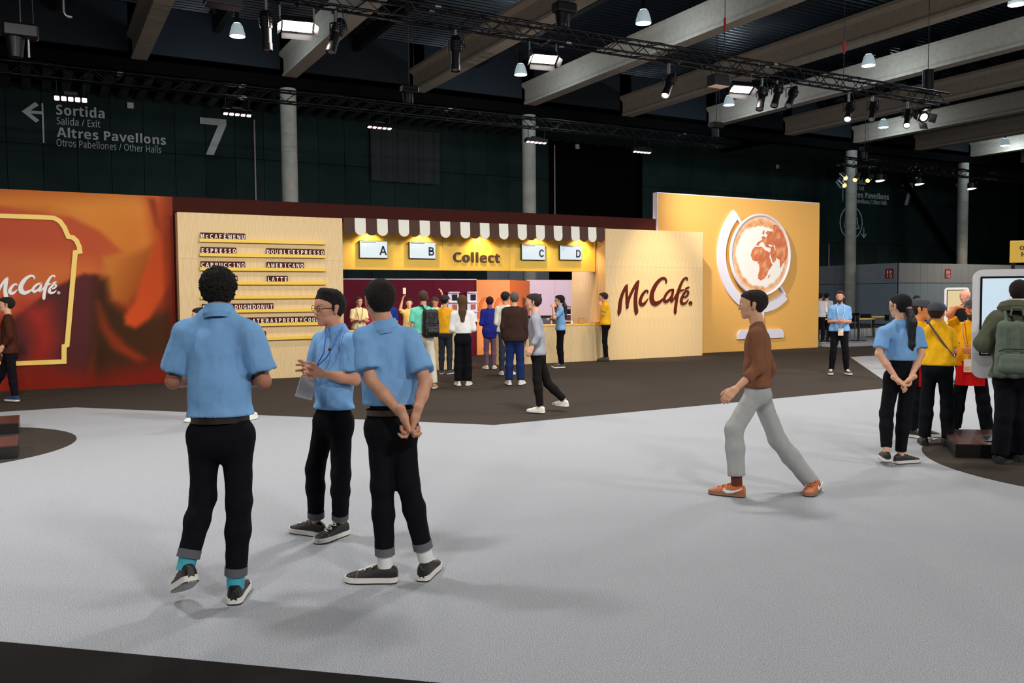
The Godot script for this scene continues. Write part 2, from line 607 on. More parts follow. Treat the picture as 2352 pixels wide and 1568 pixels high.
func hall() -> void:
	var fl := struct("floor")
	part(fl, "dark_carpet", boxm(Vector3(94, 0.4, 58)), M.dark_carpet, Vector3(20, -0.2, -12), Basis(), "charcoal carpet")
	part(fl, "light_carpet", flat_poly([[-26, -14.75], [0.47, -14.79], [5.11, -9.75], [13.2, -9.97], [18.7, -15.46], [44, -15.7], [44, -1.06], [4.0, -1.06], [1.43, -3.33], [-0.21, -4.78], [-3, -7.25], [-26, -7.25]], 0.0, 0.006), M.light_carpet, Vector3.ZERO, Basis(), "pale grey carpet")
	part(fl, "black_carpet", flat_poly([[-26, -7.25], [-3, -7.25], [-0.21, -4.78], [1.43, -3.33], [4.0, -1.06], [44, -1.06], [44, 15], [-26, 15]], 0.0, 0.005), M.black_carpet, Vector3.ZERO, Basis(), "black carpet")
	part(fl, "carpet_island", flat_poly(disc_poly(9.35, -4.15, 2.05), 0.006, 0.011), M.dark_carpet)
	part(fl, "carpet_island", flat_poly(disc_poly(-1.35, -11.5, 1.72), 0.006, 0.011), M.dark_carpet)
	# back wall of cladding panels
	var wb := struct("wall_back")
	part(wb, "core", boxm(Vector3(94, 13.5, 0.4)), M.black, Vector3(20, 6.5, -38.9))
	var rows := [[0.0, 2.15], [2.15, 4.9], [4.9, 7.65], [7.65, 10.4], [10.4, 12.6]]
	var pm := []
	for r in rows:
		pm.append(boxm(Vector3(1.185, r[1] - r[0] - 0.015, 0.06), 0.006))
	for i in 60:
		var x := -8.0 + 1.2 * i
		if x > 22.3 and x < 28.7:
			continue
		for k in 5:
			if k == 4 and not (x > 28.0 and x < 35.6):
				continue
			var mt: Material = M.panel if (i * 7 + k * 3) % 5 else M.panel_b
			if k < 2 and x > 19.2 and x < 30.0:
				mt = M.grey_panel
			part(wb, "panel", pm[k], mt, Vector3(x + 0.6, (rows[k][0] + rows[k][1]) / 2, -38.03))
	for side in [["wall_left", Vector3(0.4, 13.5, 58), Vector3(-27, 6.5, -12)], ["wall_right", Vector3(0.4, 13.5, 58), Vector3(67, 6.5, -12)], ["wall_front", Vector3(94, 13.5, 0.4), Vector3(20, 6.5, 16.8)]]:
		var w := struct(side[0])
		part(w, "cladding", boxm(side[1]), M.dark_wall, side[2])
	# ceiling: ribbed deck, precast beams, girder, slatted soffit
	var ce := struct("ceiling")
	part(ce, "roof_slab", boxm(Vector3(94, 0.3, 58)), M.black, Vector3(20, 13.3, -12))
	var dk := MB.new()
	var z := -33.0
	while z < 16.0:
		var a := [Vector2(z, 11.95), Vector2(z + 0.09, 11.95), Vector2(z + 0.13, 12.05), Vector2(z + 0.24, 12.05), Vector2(z + 0.28, 11.95)]
		for k in 4:
			var e: Vector2 = a[k + 1] - a[k]
			var nn := Vector3(0, -e.x, e.y).normalized()
			dk.quad(Vector3(-26, a[k].y, a[k].x), Vector3(66, a[k].y, a[k].x), Vector3(66, a[k + 1].y, a[k + 1].x), Vector3(-26, a[k + 1].y, a[k + 1].x), nn)
		z += 0.28
	part(ce, "ribbed_deck", dk.done(), M.deck)
	var prof := PackedVector2Array([Vector2(-0.26, 0), Vector2(0.26, 0), Vector2(0.26, 0.1), Vector2(0.2, 0.2), Vector2(0.2, 0.68), Vector2(0.36, 0.8), Vector2(0.36, 0.92), Vector2(-0.36, 0.92), Vector2(-0.36, 0.8), Vector2(-0.2, 0.68), Vector2(-0.2, 0.2), Vector2(-0.26, 0.1)])
	var bm := prismm(prof, -33.0, 15.0)
	var pl := MB.new()
	pl.box(Vector3(0, 11.55, -9.1), Vector3(0.22, 0.5, 47.6))
	for k in 40:
		pl.box(Vector3(0, 11.86, -32.4 + k * 1.2), Vector3(0.5, 0.18, 0.35))
	var plm := pl.done()
	for k in range(-4, 12):
		var x := 3.4 + 5.25 * k
		part(ce, "beam", bm, M.concrete, Vector3(x, 10.0, 0))
		part(ce, "purlin", plm, M.steel_dark, Vector3(x + 2.63, 0, 0))
		part(ce, "infill_panel", boxm(Vector3(4.6, 1.7, 0.12)), M.blue_infill, Vector3(x + 2.63, 11.15, -33.1))
	part(ce, "girder", boxm(Vector3(92, 0.42, 0.5)), M.black, Vector3(20, 9.8, -33.1))
	part(ce, "soffit_board", boxm(Vector3(50.0, 0.1, 5.4)), M.black, Vector3(3.8, 9.98, -35.7))
	part(ce, "soffit_board", boxm(Vector3(31.4, 0.1, 5.4)), M.black, Vector3(50.4, 9.98, -35.7))
	var sm := boxm(Vector3(0.3, 0.14, 4.9), 0.01)
	for i in 106:
		var x := -8.0 + 0.66 * i
		if x > 28.6 and x < 34.9:
			continue
		part(ce, "slat", sm, M.slat, Vector3(x, 9.72, -35.7))
	# round columns
	var cm := MB.new()
	var pf := [Vector2(0.0, 0.0)]
	for k in 5:
		var y := k * 2.4
		pf.append(Vector2(0.3, y))
		pf.append(Vector2(0.3, minf(y + 2.38, 9.59)))
		if k < 4:
			pf.append(Vector2(0.288, y + 2.385))
			pf.append(Vector2(0.288, y + 2.395))
	pf = pf.filter(func(q): return q.y <= 9.59)
	pf.append(Vector2(0.0, 9.59))
	cm.lathe(pf, 28)
	var cmm := cm.done()
	for c in [[8.6, "round concrete column behind the menu wall"], [19.14, "round concrete column behind the collect counter awning"], [39.8, "round concrete column right beside the globe wall"], [49.8, "round concrete column farthest right, standing behind the grey annex"]]:
		var t := thing("column", c[1], "column", Vector3(c[0], 0, -33.0), "hall columns")
		part(t, "shaft", cmm, M.column)
	# grey inner annex at the right
	var an := struct("wall_annex")
	part(an, "core", boxm(Vector3(24.0, 3.3, 7.6)), M.black, Vector3(52.4, 1.65, -34.2))
	var up := boxm(Vector3(0.59, 1.06, 0.04), 0.004)
	var lw := boxm(Vector3(0.59, 2.21, 0.04), 0.004)
	for i in 30:
		part(an, "panel", up, M.grey_panel, Vector3(40.7 + 0.6 * i, 2.78, -30.36))
		part(an, "panel", lw, M.blue_panel, Vector3(40.7 + 0.6 * i, 1.12, -30.36))
	var turn := Basis(Vector3.UP, -PI / 2)
	for i in 12:
		part(an, "panel", up, M.grey_panel, Vector3(40.36, 2.78, -30.7 - 0.6 * i), turn)
		part(an, "panel", lw, M.blue_panel, Vector3(40.36, 1.12, -30.7 - 0.6 * i), turn)
	# diagonal steel brace behind the right column
	var br := thing("steel_brace", "black diagonal steel brace in front of the far wall at right", "brace", Vector3(50.4, 9.2, -37.6))
	part(br, "bar", tubem(Vector3.ZERO, Vector3(6.3, -5.765, 0), 0.17, -1, 8), M.black)
	part(br, "gusset", boxm(Vector3(0.5, 0.5, 0.1)), M.black)
	# pipes and plates on the back wall
	for c in [[8.4, 5.0, 9.3, "thin pale pipe on the dark wall left of the first column"], [23.5, 5.0, 9.4, "thin pale pipe at the edge of the black wall opening"], [43.75, 0.0, 4.85, "thin pale pipe on the wall right of the globe wall"]]:
		var t := thing("wall_pipe", c[3], "pipe", Vector3(c[0], c[1], -37.9))
		part(t, "tube", tubem(Vector3.ZERO, Vector3(0, c[2] - c[1], 0), 0.035), plain(190, 170, 172))
		part(t, "bracket", boxm(Vector3(0.12, 0.05, 0.12)), M.wire, Vector3(0, 0.4, -0.04))
	for c in [[3.545, 9.43, "small white plate above the left wall lettering"], [24.9, 9.44, "small white plate on the black wall opening"], [39.24, 9.35, "small white plate above the globe wall"], [56.5, 9.2, "small white plate beside the farthest column"]]:
		var t := thing("wall_plate", c[2], "plate", Vector3(c[0], c[1], -37.9))
		part(t, "plate", boxm(Vector3(0.24, 0.24, 0.04), 0.01), plain(210, 210, 210))
		part(t, "frame", boxm(Vector3(0.27, 0.27, 0.02), 0.005), M.wire, Vector3(0, 0, -0.02))
	# sheet hung on the wall
	var sh := MB.new()
	for i in 40:
		for k in 2:
			var x0 := 3.44 * i / 40.0
			var x1 := 3.44 * (i + 1) / 40.0
			var w0 := 0.05 * sin(x0 * 7.0) + 0.03 * sin(x0 * 17.0)
			var w1 := 0.05 * sin(x1 * 7.0) + 0.03 * sin(x1 * 17.0)
			var nn := Vector3(-(w1 - w0), 0, x1 - x0).normalized()
			var o := 0.012 * k
			sh.quad(Vector3(x0, 0, w0 - o), Vector3(x1, 0, w1 - o), Vector3(x1, 2.42, w1 - o), Vector3(x0, 2.42, w0 - o), nn * (1 if k == 0 else -1))
	var ban := thing("wall_sheet", "grey fabric sheet hung on the dark wall above the awning", "sheet", Vector3(13.57, 7.02, -37.8))
	part(ban, "fabric", sh.done(), M.sheet)
	part(ban, "rail", tubem(Vector3(-0.05, 2.43, 0), Vector3(3.5, 2.43, 0), 0.03), M.sheet)
	# painted direction lettering, twice
	for s in [[0.0, 0.0, "large grey exit lettering and number seven on the wall above the menu board"], [44.6, -0.12, "grey exit lettering and number seven on the wall right of the globe wall"]]:
		var t := thing("wall_lettering", s[2], "lettering", Vector3(s[0], s[1], -37.98))
		fit_text(t, "text", "Sortida", font_b, 0.9, 2.6, 8.83, 9.24, 0, 0.02, M.letter)
		fit_text(t, "text", "Salida / Exit", font_r, 0.91, 2.43, 8.46, 8.75, 0, 0.02, M.letter)
		fit_text(t, "text", "Altres Pavellons", font_b, 0.9, 4.85, 7.97, 8.36, 0, 0.02, M.letter)
		fit_text(t, "text", "Otros Pabellones / Other Halls", font_r, 0.88, 4.66, 7.62, 7.92, 0, 0.02, M.letter)
		part(t, "numeral", prismm(PackedVector2Array([Vector2(6.2, 9.22), Vector2(7.26, 9.22), Vector2(7.26, 8.98), Vector2(6.72, 7.7), Vector2(6.4, 7.7), Vector2(6.92, 8.95), Vector2(6.2, 8.95)]), 0, 0.02), M.letter)
		part(t, "divider", boxm(Vector3(0.06, 1.5, 0.02)), M.letter, Vector3(0.44, 8.46, 0.01))
		part(t, "arrow", prismm(PackedVector2Array([Vector2(0.41, 8.9), Vector2(0.03, 8.9), Vector2(0.32, 9.12), Vector2(0.2, 9.24), Vector2(-0.26, 8.84), Vector2(0.2, 8.46), Vector2(0.32, 8.56), Vector2(0.03, 8.79), Vector2(0.41, 8.79)]), 0, 0.02), M.letter)
	var pc := thing("wall_pictogram", "grey washroom pictogram in a ring with a down arrow on the far wall", "pictogram", Vector3(45.85, 6.25, -37.98))
	var rg := []
	for i in 48:
		rg.append(Vector2(cos(TAU * i / 48), sin(TAU * i / 48)) * 1.03)
	part(pc, "ring", ribbonm(rg, [0.035], 0, 0.02, true), M.letter)
	for s in [-1, 1]:
		part(pc, "figure", ribbonm([Vector2(s * 0.18, -0.72), Vector2(s * 0.18, -0.1), Vector2(s * 0.2, 0.32), Vector2(s * 0.55, 0.3), Vector2(s * 0.6, -0.1), Vector2(s * (0.62 if s < 0 else 0.75), -0.35), Vector2(s * 0.45, -0.38), Vector2(s * 0.42, -0.72)], [0.03], 0, 0.02, false), M.letter)
		part(pc, "head", ribbonm([Vector2(s * 0.38 - 0.1, 0.5), Vector2(s * 0.38, 0.6), Vector2(s * 0.38 + 0.1, 0.5), Vector2(s * 0.38, 0.4)], [0.03], 0, 0.02, true), M.letter)
	part(pc, "arrow", prismm(PackedVector2Array([Vector2(1.17, -0.3), Vector2(1.23, -0.3), Vector2(1.23, -0.83), Vector2(1.42, -0.66), Vector2(1.46, -0.72), Vector2(1.2, -0.98), Vector2(0.94, -0.72), Vector2(0.98, -0.66), Vector2(1.17, -0.83)]), 0, 0.02), M.letter)
	for c in [[Vector3(44.53, 2.76, -30.32), 0.0, 0.42, "red fire safety sign on the pale front of the grey annex"], [Vector3(40.3, 2.76, -30.85), -PI / 2, 0.5, "red fire safety sign on the shaded side of the grey annex"]]:
		var t := thing("fire_sign", c[3], "sign", c[0], "", c[1])
		part(t, "plate", boxm(Vector3(0.5, 0.5, 0.02), 0.005), M.sign_red)
		part(t, "symbol", prismm(PackedVector2Array([Vector2(-0.14, 0.18), Vector2(-0.06, 0.18), Vector2(-0.06, -0.02), Vector2(-0.14, -0.02)]), 0.01, 0.02), M.white)
		part(t, "arrow", prismm(PackedVector2Array([Vector2(-0.12, -0.06), Vector2(-0.08, -0.06), Vector2(-0.08, -0.14), Vector2(-0.04, -0.14), Vector2(-0.1, -0.22), Vector2(-0.16, -0.14), Vector2(-0.12, -0.14)]), 0.01, 0.02), M.white)
		part(t, "symbol", prismm(PackedVector2Array([Vector2(0.04, 0.18), Vector2(0.16, 0.12), Vector2(0.16, 0.04), Vector2(0.08, 0.04), Vector2(0.08, -0.02), Vector2(0.04, -0.02)]), 0.01, 0.02), M.white)
		part(t, "symbol", ribbonm([Vector2(0.05, -0.07), Vector2(0.16, -0.07), Vector2(0.16, -0.2), Vector2(0.05, -0.2)], [0.014], 0.01, 0.02, true), M.white)
# a flat band of varying half width along a line of points, with thickness
func smooth_line(p: Array, w: Array, sub: int, closed: bool) -> Array:
	var q := []
	var n := p.size()
	for i in (n if closed else n - 1):
		for s in sub:
			var t := float(s) / sub
			var i0: int = posmod(i - 1, n) if closed else maxi(i - 1, 0)
			var i2: int = (i + 1) % n
			var i3: int = (i + 2) % n if closed else mini(i + 2, n - 1)
			q.append([p[i].cubic_interpolate(p[i2], p[i0], p[i3], t), lerpf(w[i % w.size()], w[i2 % w.size()], t)])
	if not closed:
		q.append([p[n - 1], w[(n - 1) % w.size()]])
	return q
func ribbon(m: MB, pw: Array, z0: float, z1: float, closed: bool) -> void:
	var n := pw.size()
	var l := []
	var r := []
	for i in n:
		var a: Vector2 = pw[posmod(i - 1, n) if closed else maxi(i - 1, 0)][0]
		var b: Vector2 = pw[(i + 1) % n if closed else mini(i + 1, n - 1)][0]
		var c: Vector2 = pw[i][0]
		var d1 := (c - a).normalized()
		var d2 := (b - c).normalized()
		var t := (d1 + d2).normalized()
		if t == Vector2.ZERO:
			t = d1 if d1 != Vector2.ZERO else d2
		var k := 1.0
		if d1 != Vector2.ZERO and d2 != Vector2.ZERO:
			k = 1.0 / clampf(sqrt((1.0 + d1.dot(d2)) / 2.0), 0.5, 1.0)
		var o := Vector2(-t.y, t.x) * float(pw[i][1]) * k
		l.append(c + o)
		r.append(c - o)
	for i in (n if closed else n - 1):
		var j := (i + 1) % n
		m.quad(Vector3(l[i].x, l[i].y, z1), Vector3(r[i].x, r[i].y, z1), Vector3(r[j].x, r[j].y, z1), Vector3(l[j].x, l[j].y, z1), Vector3(0, 0, 1))
		m.quad(Vector3(l[i].x, l[i].y, z0), Vector3(r[i].x, r[i].y, z0), Vector3(r[j].x, r[j].y, z0), Vector3(l[j].x, l[j].y, z0), Vector3(0, 0, -1))
		for s in [[l, 1.0], [r, -1.0]]:
			var e: Vector2 = s[0][j] - s[0][i]
			var nn := Vector3(-e.y, e.x, 0).normalized() * float(s[1])
			m.quad(Vector3(s[0][i].x, s[0][i].y, z0), Vector3(s[0][j].x, s[0][j].y, z0), Vector3(s[0][j].x, s[0][j].y, z1), Vector3(s[0][i].x, s[0][i].y, z1), nn)
func ribbonm(p: Array, w: Array, z0: float, z1: float, closed: bool, sub := 1) -> ArrayMesh:
	var m := MB.new()
	ribbon(m, smooth_line(p, w, sub, closed), z0, z1, closed)
	return m.done()
# ---------------------------------------------------------------- the cafe booth
# how far p lies inside (+) or outside (-) a polygon
func depth_in(p: Vector2, q: PackedVector2Array) -> float:
	var d := 1e9
	for i in q.size():
		d = minf(d, p.distance_squared_to(Geometry2D.get_closest_point_to_segment(p, q[i], q[(i + 1) % q.size()])))
	return sqrt(d) * (1.0 if Geometry2D.is_point_in_polygon(p, q) else -1.0)
# the printed coffee swirl: folds of amber, rust and brown laid one over the other
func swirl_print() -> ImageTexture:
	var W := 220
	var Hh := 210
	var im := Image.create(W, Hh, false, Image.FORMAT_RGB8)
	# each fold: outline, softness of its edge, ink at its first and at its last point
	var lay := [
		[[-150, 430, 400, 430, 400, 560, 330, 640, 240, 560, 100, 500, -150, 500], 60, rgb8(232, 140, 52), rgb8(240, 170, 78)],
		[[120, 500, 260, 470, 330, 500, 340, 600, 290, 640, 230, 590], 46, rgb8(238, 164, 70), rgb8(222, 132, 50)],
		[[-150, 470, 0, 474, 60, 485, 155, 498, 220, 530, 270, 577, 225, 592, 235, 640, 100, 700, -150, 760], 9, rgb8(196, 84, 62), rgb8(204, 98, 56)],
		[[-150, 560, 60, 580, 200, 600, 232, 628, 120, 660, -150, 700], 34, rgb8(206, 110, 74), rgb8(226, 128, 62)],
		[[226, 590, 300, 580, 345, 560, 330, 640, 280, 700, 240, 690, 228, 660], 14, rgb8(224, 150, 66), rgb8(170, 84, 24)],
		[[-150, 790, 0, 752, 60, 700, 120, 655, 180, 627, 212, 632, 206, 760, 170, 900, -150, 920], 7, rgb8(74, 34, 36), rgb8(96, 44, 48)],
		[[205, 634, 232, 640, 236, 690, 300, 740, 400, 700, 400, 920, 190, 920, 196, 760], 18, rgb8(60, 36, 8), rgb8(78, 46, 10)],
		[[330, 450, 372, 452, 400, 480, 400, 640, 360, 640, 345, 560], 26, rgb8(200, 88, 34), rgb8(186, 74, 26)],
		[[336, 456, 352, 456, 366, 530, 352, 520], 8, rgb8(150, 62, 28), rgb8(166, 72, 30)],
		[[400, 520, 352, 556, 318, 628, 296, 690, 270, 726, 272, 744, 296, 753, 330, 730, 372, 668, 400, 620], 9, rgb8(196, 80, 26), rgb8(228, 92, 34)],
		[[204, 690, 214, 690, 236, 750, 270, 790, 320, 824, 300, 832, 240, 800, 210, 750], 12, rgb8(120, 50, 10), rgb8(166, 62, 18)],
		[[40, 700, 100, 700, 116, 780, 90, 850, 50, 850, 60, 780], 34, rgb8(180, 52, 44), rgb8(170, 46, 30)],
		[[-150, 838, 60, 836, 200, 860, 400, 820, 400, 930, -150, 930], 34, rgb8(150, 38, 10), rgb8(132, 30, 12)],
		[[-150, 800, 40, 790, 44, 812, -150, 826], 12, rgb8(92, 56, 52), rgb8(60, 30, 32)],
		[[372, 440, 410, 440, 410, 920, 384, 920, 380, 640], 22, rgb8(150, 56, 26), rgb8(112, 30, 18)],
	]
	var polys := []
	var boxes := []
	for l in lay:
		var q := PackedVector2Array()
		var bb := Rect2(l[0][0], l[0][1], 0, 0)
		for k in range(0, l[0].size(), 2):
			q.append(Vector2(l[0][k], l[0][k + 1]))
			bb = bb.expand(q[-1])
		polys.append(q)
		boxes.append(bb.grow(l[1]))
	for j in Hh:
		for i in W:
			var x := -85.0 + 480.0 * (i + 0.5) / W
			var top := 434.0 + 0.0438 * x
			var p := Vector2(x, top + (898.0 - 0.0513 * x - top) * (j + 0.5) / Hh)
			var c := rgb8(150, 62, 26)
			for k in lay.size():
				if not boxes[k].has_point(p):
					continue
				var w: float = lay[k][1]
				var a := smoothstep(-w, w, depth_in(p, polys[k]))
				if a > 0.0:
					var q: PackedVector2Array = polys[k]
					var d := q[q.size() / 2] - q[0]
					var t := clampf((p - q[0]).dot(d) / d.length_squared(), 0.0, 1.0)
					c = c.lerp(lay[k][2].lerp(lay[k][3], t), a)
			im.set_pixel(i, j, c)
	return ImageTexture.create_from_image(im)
func poly_of(a: Array) -> PackedVector2Array:
	var q := PackedVector2Array()
	for k in range(0, a.size(), 2):
		q.append(Vector2((a[k] - 546) / 345.0, (a[k + 1] - 568) / 485.0))
	return q
# milk-foam world map: white foam sea, coffee-brown land, a coffee ring round the rim
func foam_map() -> ImageTexture:
	var S := 320
	var im := Image.create(S, S, false, Image.FORMAT_RGB8)
	var land := [
		poly_of([480, 460, 530, 468, 570, 468, 610, 512, 662, 532, 650, 585, 668, 650, 695, 690, 645, 745, 632, 800, 590, 858, 545, 882, 518, 868, 516, 800, 530, 762, 526, 690, 505, 645, 445, 632, 424, 572, 440, 516]),
		poly_of([488, 440, 512, 404, 540, 388, 560, 376, 552, 340, 575, 330, 605, 345, 622, 318, 600, 290, 620, 262, 690, 272, 700, 222, 690, 190, 740, 180, 800, 250, 850, 350, 880, 480, 872, 600, 830, 640, 800, 712, 783, 722, 776, 625, 742, 598, 712, 652, 688, 660, 664, 560, 662, 532, 664, 478, 600, 462, 575, 400, 520, 452]),
		poly_of([662, 802, 654, 836, 628, 862, 640, 828]),
		poly_of([560, 300, 572, 268, 592, 262, 585, 318]),
	]
	var sea := [poly_of([512, 440, 560, 402, 582, 420, 568, 452, 604, 482, 660, 496, 655, 524, 600, 510, 570, 470]), poly_of([636, 428, 668, 436, 690, 458, 660, 462, 642, 448]), poly_of([700, 438, 716, 446, 730, 500, 716, 492]), poly_of([656, 565, 666, 585, 690, 650, 680, 668, 664, 610])]
	var nz := FastNoiseLite.new()
	nz.seed = 5
	nz.frequency = 2.2
	nz.fractal_octaves = 4
	var white := rgb8(250, 248, 246)
	for j in S:
		for i in S:
			var p := Vector2((i + 0.5) / S * 2 - 1, (j + 0.5) / S * 2 - 1)
			var q := p + Vector2(nz.get_noise_2d(p.x * 3, p.y * 3), nz.get_noise_2d(p.x * 3 + 9, p.y * 3)) * 0.02
			var r := p.length()
			var edge := 0.80 + 0.08 * nz.get_noise_2d(p.x + 4, p.y) - (0.16 if p.y < -0.55 else 0.0) * smoothstep(-0.55, -0.9, p.y)
			var ring := smoothstep(edge, edge + 0.08, r)
			var c := white.lerp(rgb8(222, 148, 98).lerp(rgb8(236, 190, 140), clampf(0.5 + nz.get_noise_2d(p.x * 2, p.y * 2 + 5), 0.0, 1.0)), ring * (0.6 + 0.4 * smoothstep(0.95, 0.86, r)))
			var on := false
			for l in land:
				if Geometry2D.is_point_in_polygon(q, l):
					on = true
					break
			if on:
				for s in sea:
					if Geometry2D.is_point_in_polygon(q, s):
						on = false
						break
			if on:
				var v := clampf(0.5 + 0.9 * nz.get_noise_2d(p.x * 2.0 + p.y, p.y * 1.4), 0.0, 1.0)
				c = rgb8(206, 110, 76).lerp(rgb8(238, 176, 126), v * v)
			im.set_pixel(i, j, c)
	return ImageTexture.create_from_image(im)
const LOGO := {
	"letter_m": [[-1.224, -0.445, 0.013, -1.208, -0.371, 0.050, -1.191, -0.287, 0.054, -1.182, -0.181, 0.052, -1.158, -0.055, 0.048, -1.116, 0.072, 0.044, -1.058, 0.188, 0.040, -0.999, 0.288, 0.033, -0.953, 0.349, 0.013],
		[-0.953, 0.349, 0.013, -0.966, 0.262, 0.033, -0.965, 0.135, 0.035, -0.961, -0.014, 0.037, -0.950, -0.141, 0.046, -0.947, -0.226, 0.043, -0.955, -0.269, 0.020],
		[-0.950, -0.258, 0.025, -0.927, -0.120, 0.037, -0.881, 0.007, 0.037, -0.802, 0.150, 0.037, -0.723, 0.277, 0.036, -0.643, 0.389, 0.033, -0.584, 0.451, 0.018],
		[-0.584, 0.451, 0.018, -0.604, 0.379, 0.035, -0.643, 0.229, 0.045, -0.673, 0.069, 0.052, -0.683, -0.091, 0.054, -0.670, -0.251, 0.056, -0.657, -0.347, 0.060, -0.660, -0.401, 0.043, -0.681, -0.425, 0.015]],
	"letter_c": [[-0.282, 0.126, 0.010, -0.280, 0.175, 0.020, -0.323, 0.191, 0.028, -0.390, 0.154, 0.033, -0.464, 0.068, 0.040, -0.517, -0.039, 0.045, -0.526, -0.124, 0.050, -0.477, -0.176, 0.048, -0.403, -0.158, 0.040, -0.336, -0.099, 0.025, -0.265, -0.016, 0.006]],
	"capital_c": [[0.331, 0.392, 0.018, 0.337, 0.461, 0.025, 0.283, 0.515, 0.033, 0.180, 0.509, 0.037, 0.050, 0.417, 0.048, -0.059, 0.282, 0.058, -0.134, 0.131, 0.062, -0.150, -0.009, 0.068, -0.113, -0.112, 0.070, -0.018, -0.156, 0.060, 0.105, -0.117, 0.043, 0.222, -0.039, 0.025, 0.284, 0.009, 0.015]],
	"letter_a": [[0.571, 0.210, 0.028, 0.484, 0.205, 0.030, 0.373, 0.134, 0.033, 0.293, 0.031, 0.035, 0.270, -0.056, 0.043, 0.325, -0.105, 0.045, 0.415, -0.062, 0.033, 0.505, 0.035, 0.022, 0.554, 0.150, 0.018],
		[0.571, 0.215, 0.028, 0.561, 0.128, 0.033, 0.526, 0.019, 0.037, 0.506, -0.069, 0.037, 0.527, -0.113, 0.018, 0.582, -0.047, 0.020, 0.652, 0.040, 0.022, 0.708, 0.127, 0.020]],
	"letter_f": [[1.049, 0.459, 0.010, 1.060, 0.507, 0.022, 1.015, 0.534, 0.025, 0.926, 0.484, 0.030, 0.855, 0.385, 0.035, 0.785, 0.248, 0.043, 0.739, 0.127, 0.048, 0.701, -0.004, 0.045, 0.674, -0.158, 0.043, 0.650, -0.301, 0.045, 0.645, -0.388, 0.045, 0.644, -0.430, 0.020],
		[0.715, 0.105, 0.018, 0.764, 0.155, 0.030, 0.835, 0.187, 0.030, 0.927, 0.206, 0.020]],
	"letter_e": [[0.920, 0.007, 0.015, 1.005, 0.018, 0.025, 1.076, 0.076, 0.028, 1.097, 0.148, 0.025, 1.040, 0.176, 0.025, 0.955, 0.115, 0.033, 0.885, 0.016, 0.037, 0.852, -0.083, 0.045, 0.885, -0.158, 0.043, 0.963, -0.163, 0.033, 1.041, -0.120, 0.022, 1.105, -0.046, 0.006]],
	"accent": [[0.980, 0.201, 0.010, 1.019, 0.242, 0.025, 1.083, 0.267, 0.028, 1.123, 0.283, 0.013]],
}
const BLOCK := {
	"A": [[0.0, 0.0, 0.36, 1.0], [0.36, 1.0, 0.72, 0.0], [0.16, 0.32, 0.56, 0.32]],
	"B": [[0.1, 0.0, 0.1, 1.0], [0.1, 0.9, 0.4, 0.9, 0.53, 0.84, 0.56, 0.74, 0.53, 0.63, 0.4, 0.55, 0.1, 0.55], [0.1, 0.54, 0.45, 0.53, 0.58, 0.45, 0.62, 0.32, 0.58, 0.18, 0.45, 0.1, 0.1, 0.1]],
	"C": [[0.64, 0.7, 0.54, 0.85, 0.38, 0.9, 0.22, 0.84, 0.12, 0.69, 0.09, 0.5, 0.12, 0.31, 0.22, 0.16, 0.38, 0.1, 0.54, 0.15, 0.64, 0.3]],
	"D": [[0.1, 0.0, 0.1, 1.0], [0.1, 0.9, 0.34, 0.9, 0.5, 0.84, 0.6, 0.69, 0.63, 0.5, 0.6, 0.31, 0.5, 0.16, 0.34, 0.1, 0.1, 0.1]],
}
func logo(label: String, at: Vector3, k: float, depth: float, mt: Material, fat := 1.0) -> void:
	var t := thing("script_logo", label, "logo", at)
	for nm in LOGO:
		var m := MB.new()
		var zz := 0.0
		for st in LOGO[nm]:
			var p := []
			var w := []
			for i in range(0, st.size(), 3):
				p.append(Vector2(st[i], st[i + 1]) * k)
				w.append(st[i + 2] * k * fat)
			ribbon(m, smooth_line(p, w, 6, false), 0.0, depth + zz, false)
			for e in [0, p.size() - 1]:
				var q := PackedVector2Array()
				for i in 10:
					q.append(p[e] + Vector2(cos(TAU * i / 10), sin(TAU * i / 10)) * float(w[e]))
				m.prism(q, 0.0, depth + zz)
			zz += 0.0006
		part(t, nm, m.done(), mt, Vector3(0, 0, 0.0015 * t.get_child_count()))
	var rg := []
	for i in 20:
		rg.append((Vector2(1.18, -0.16) + Vector2(cos(TAU * i / 20), sin(TAU * i / 20)) * 0.05) * k)
	part(t, "trademark_ring", ribbonm(rg, [0.011 * k], 0, depth, true), mt)
	var rt := textm("R", 0.085 * k, depth, font_b, HORIZONTAL_ALIGNMENT_CENTER)
	part(t, "trademark_letter", rt, mt, Vector3(1.18 * k, -0.196 * k, depth / 2))

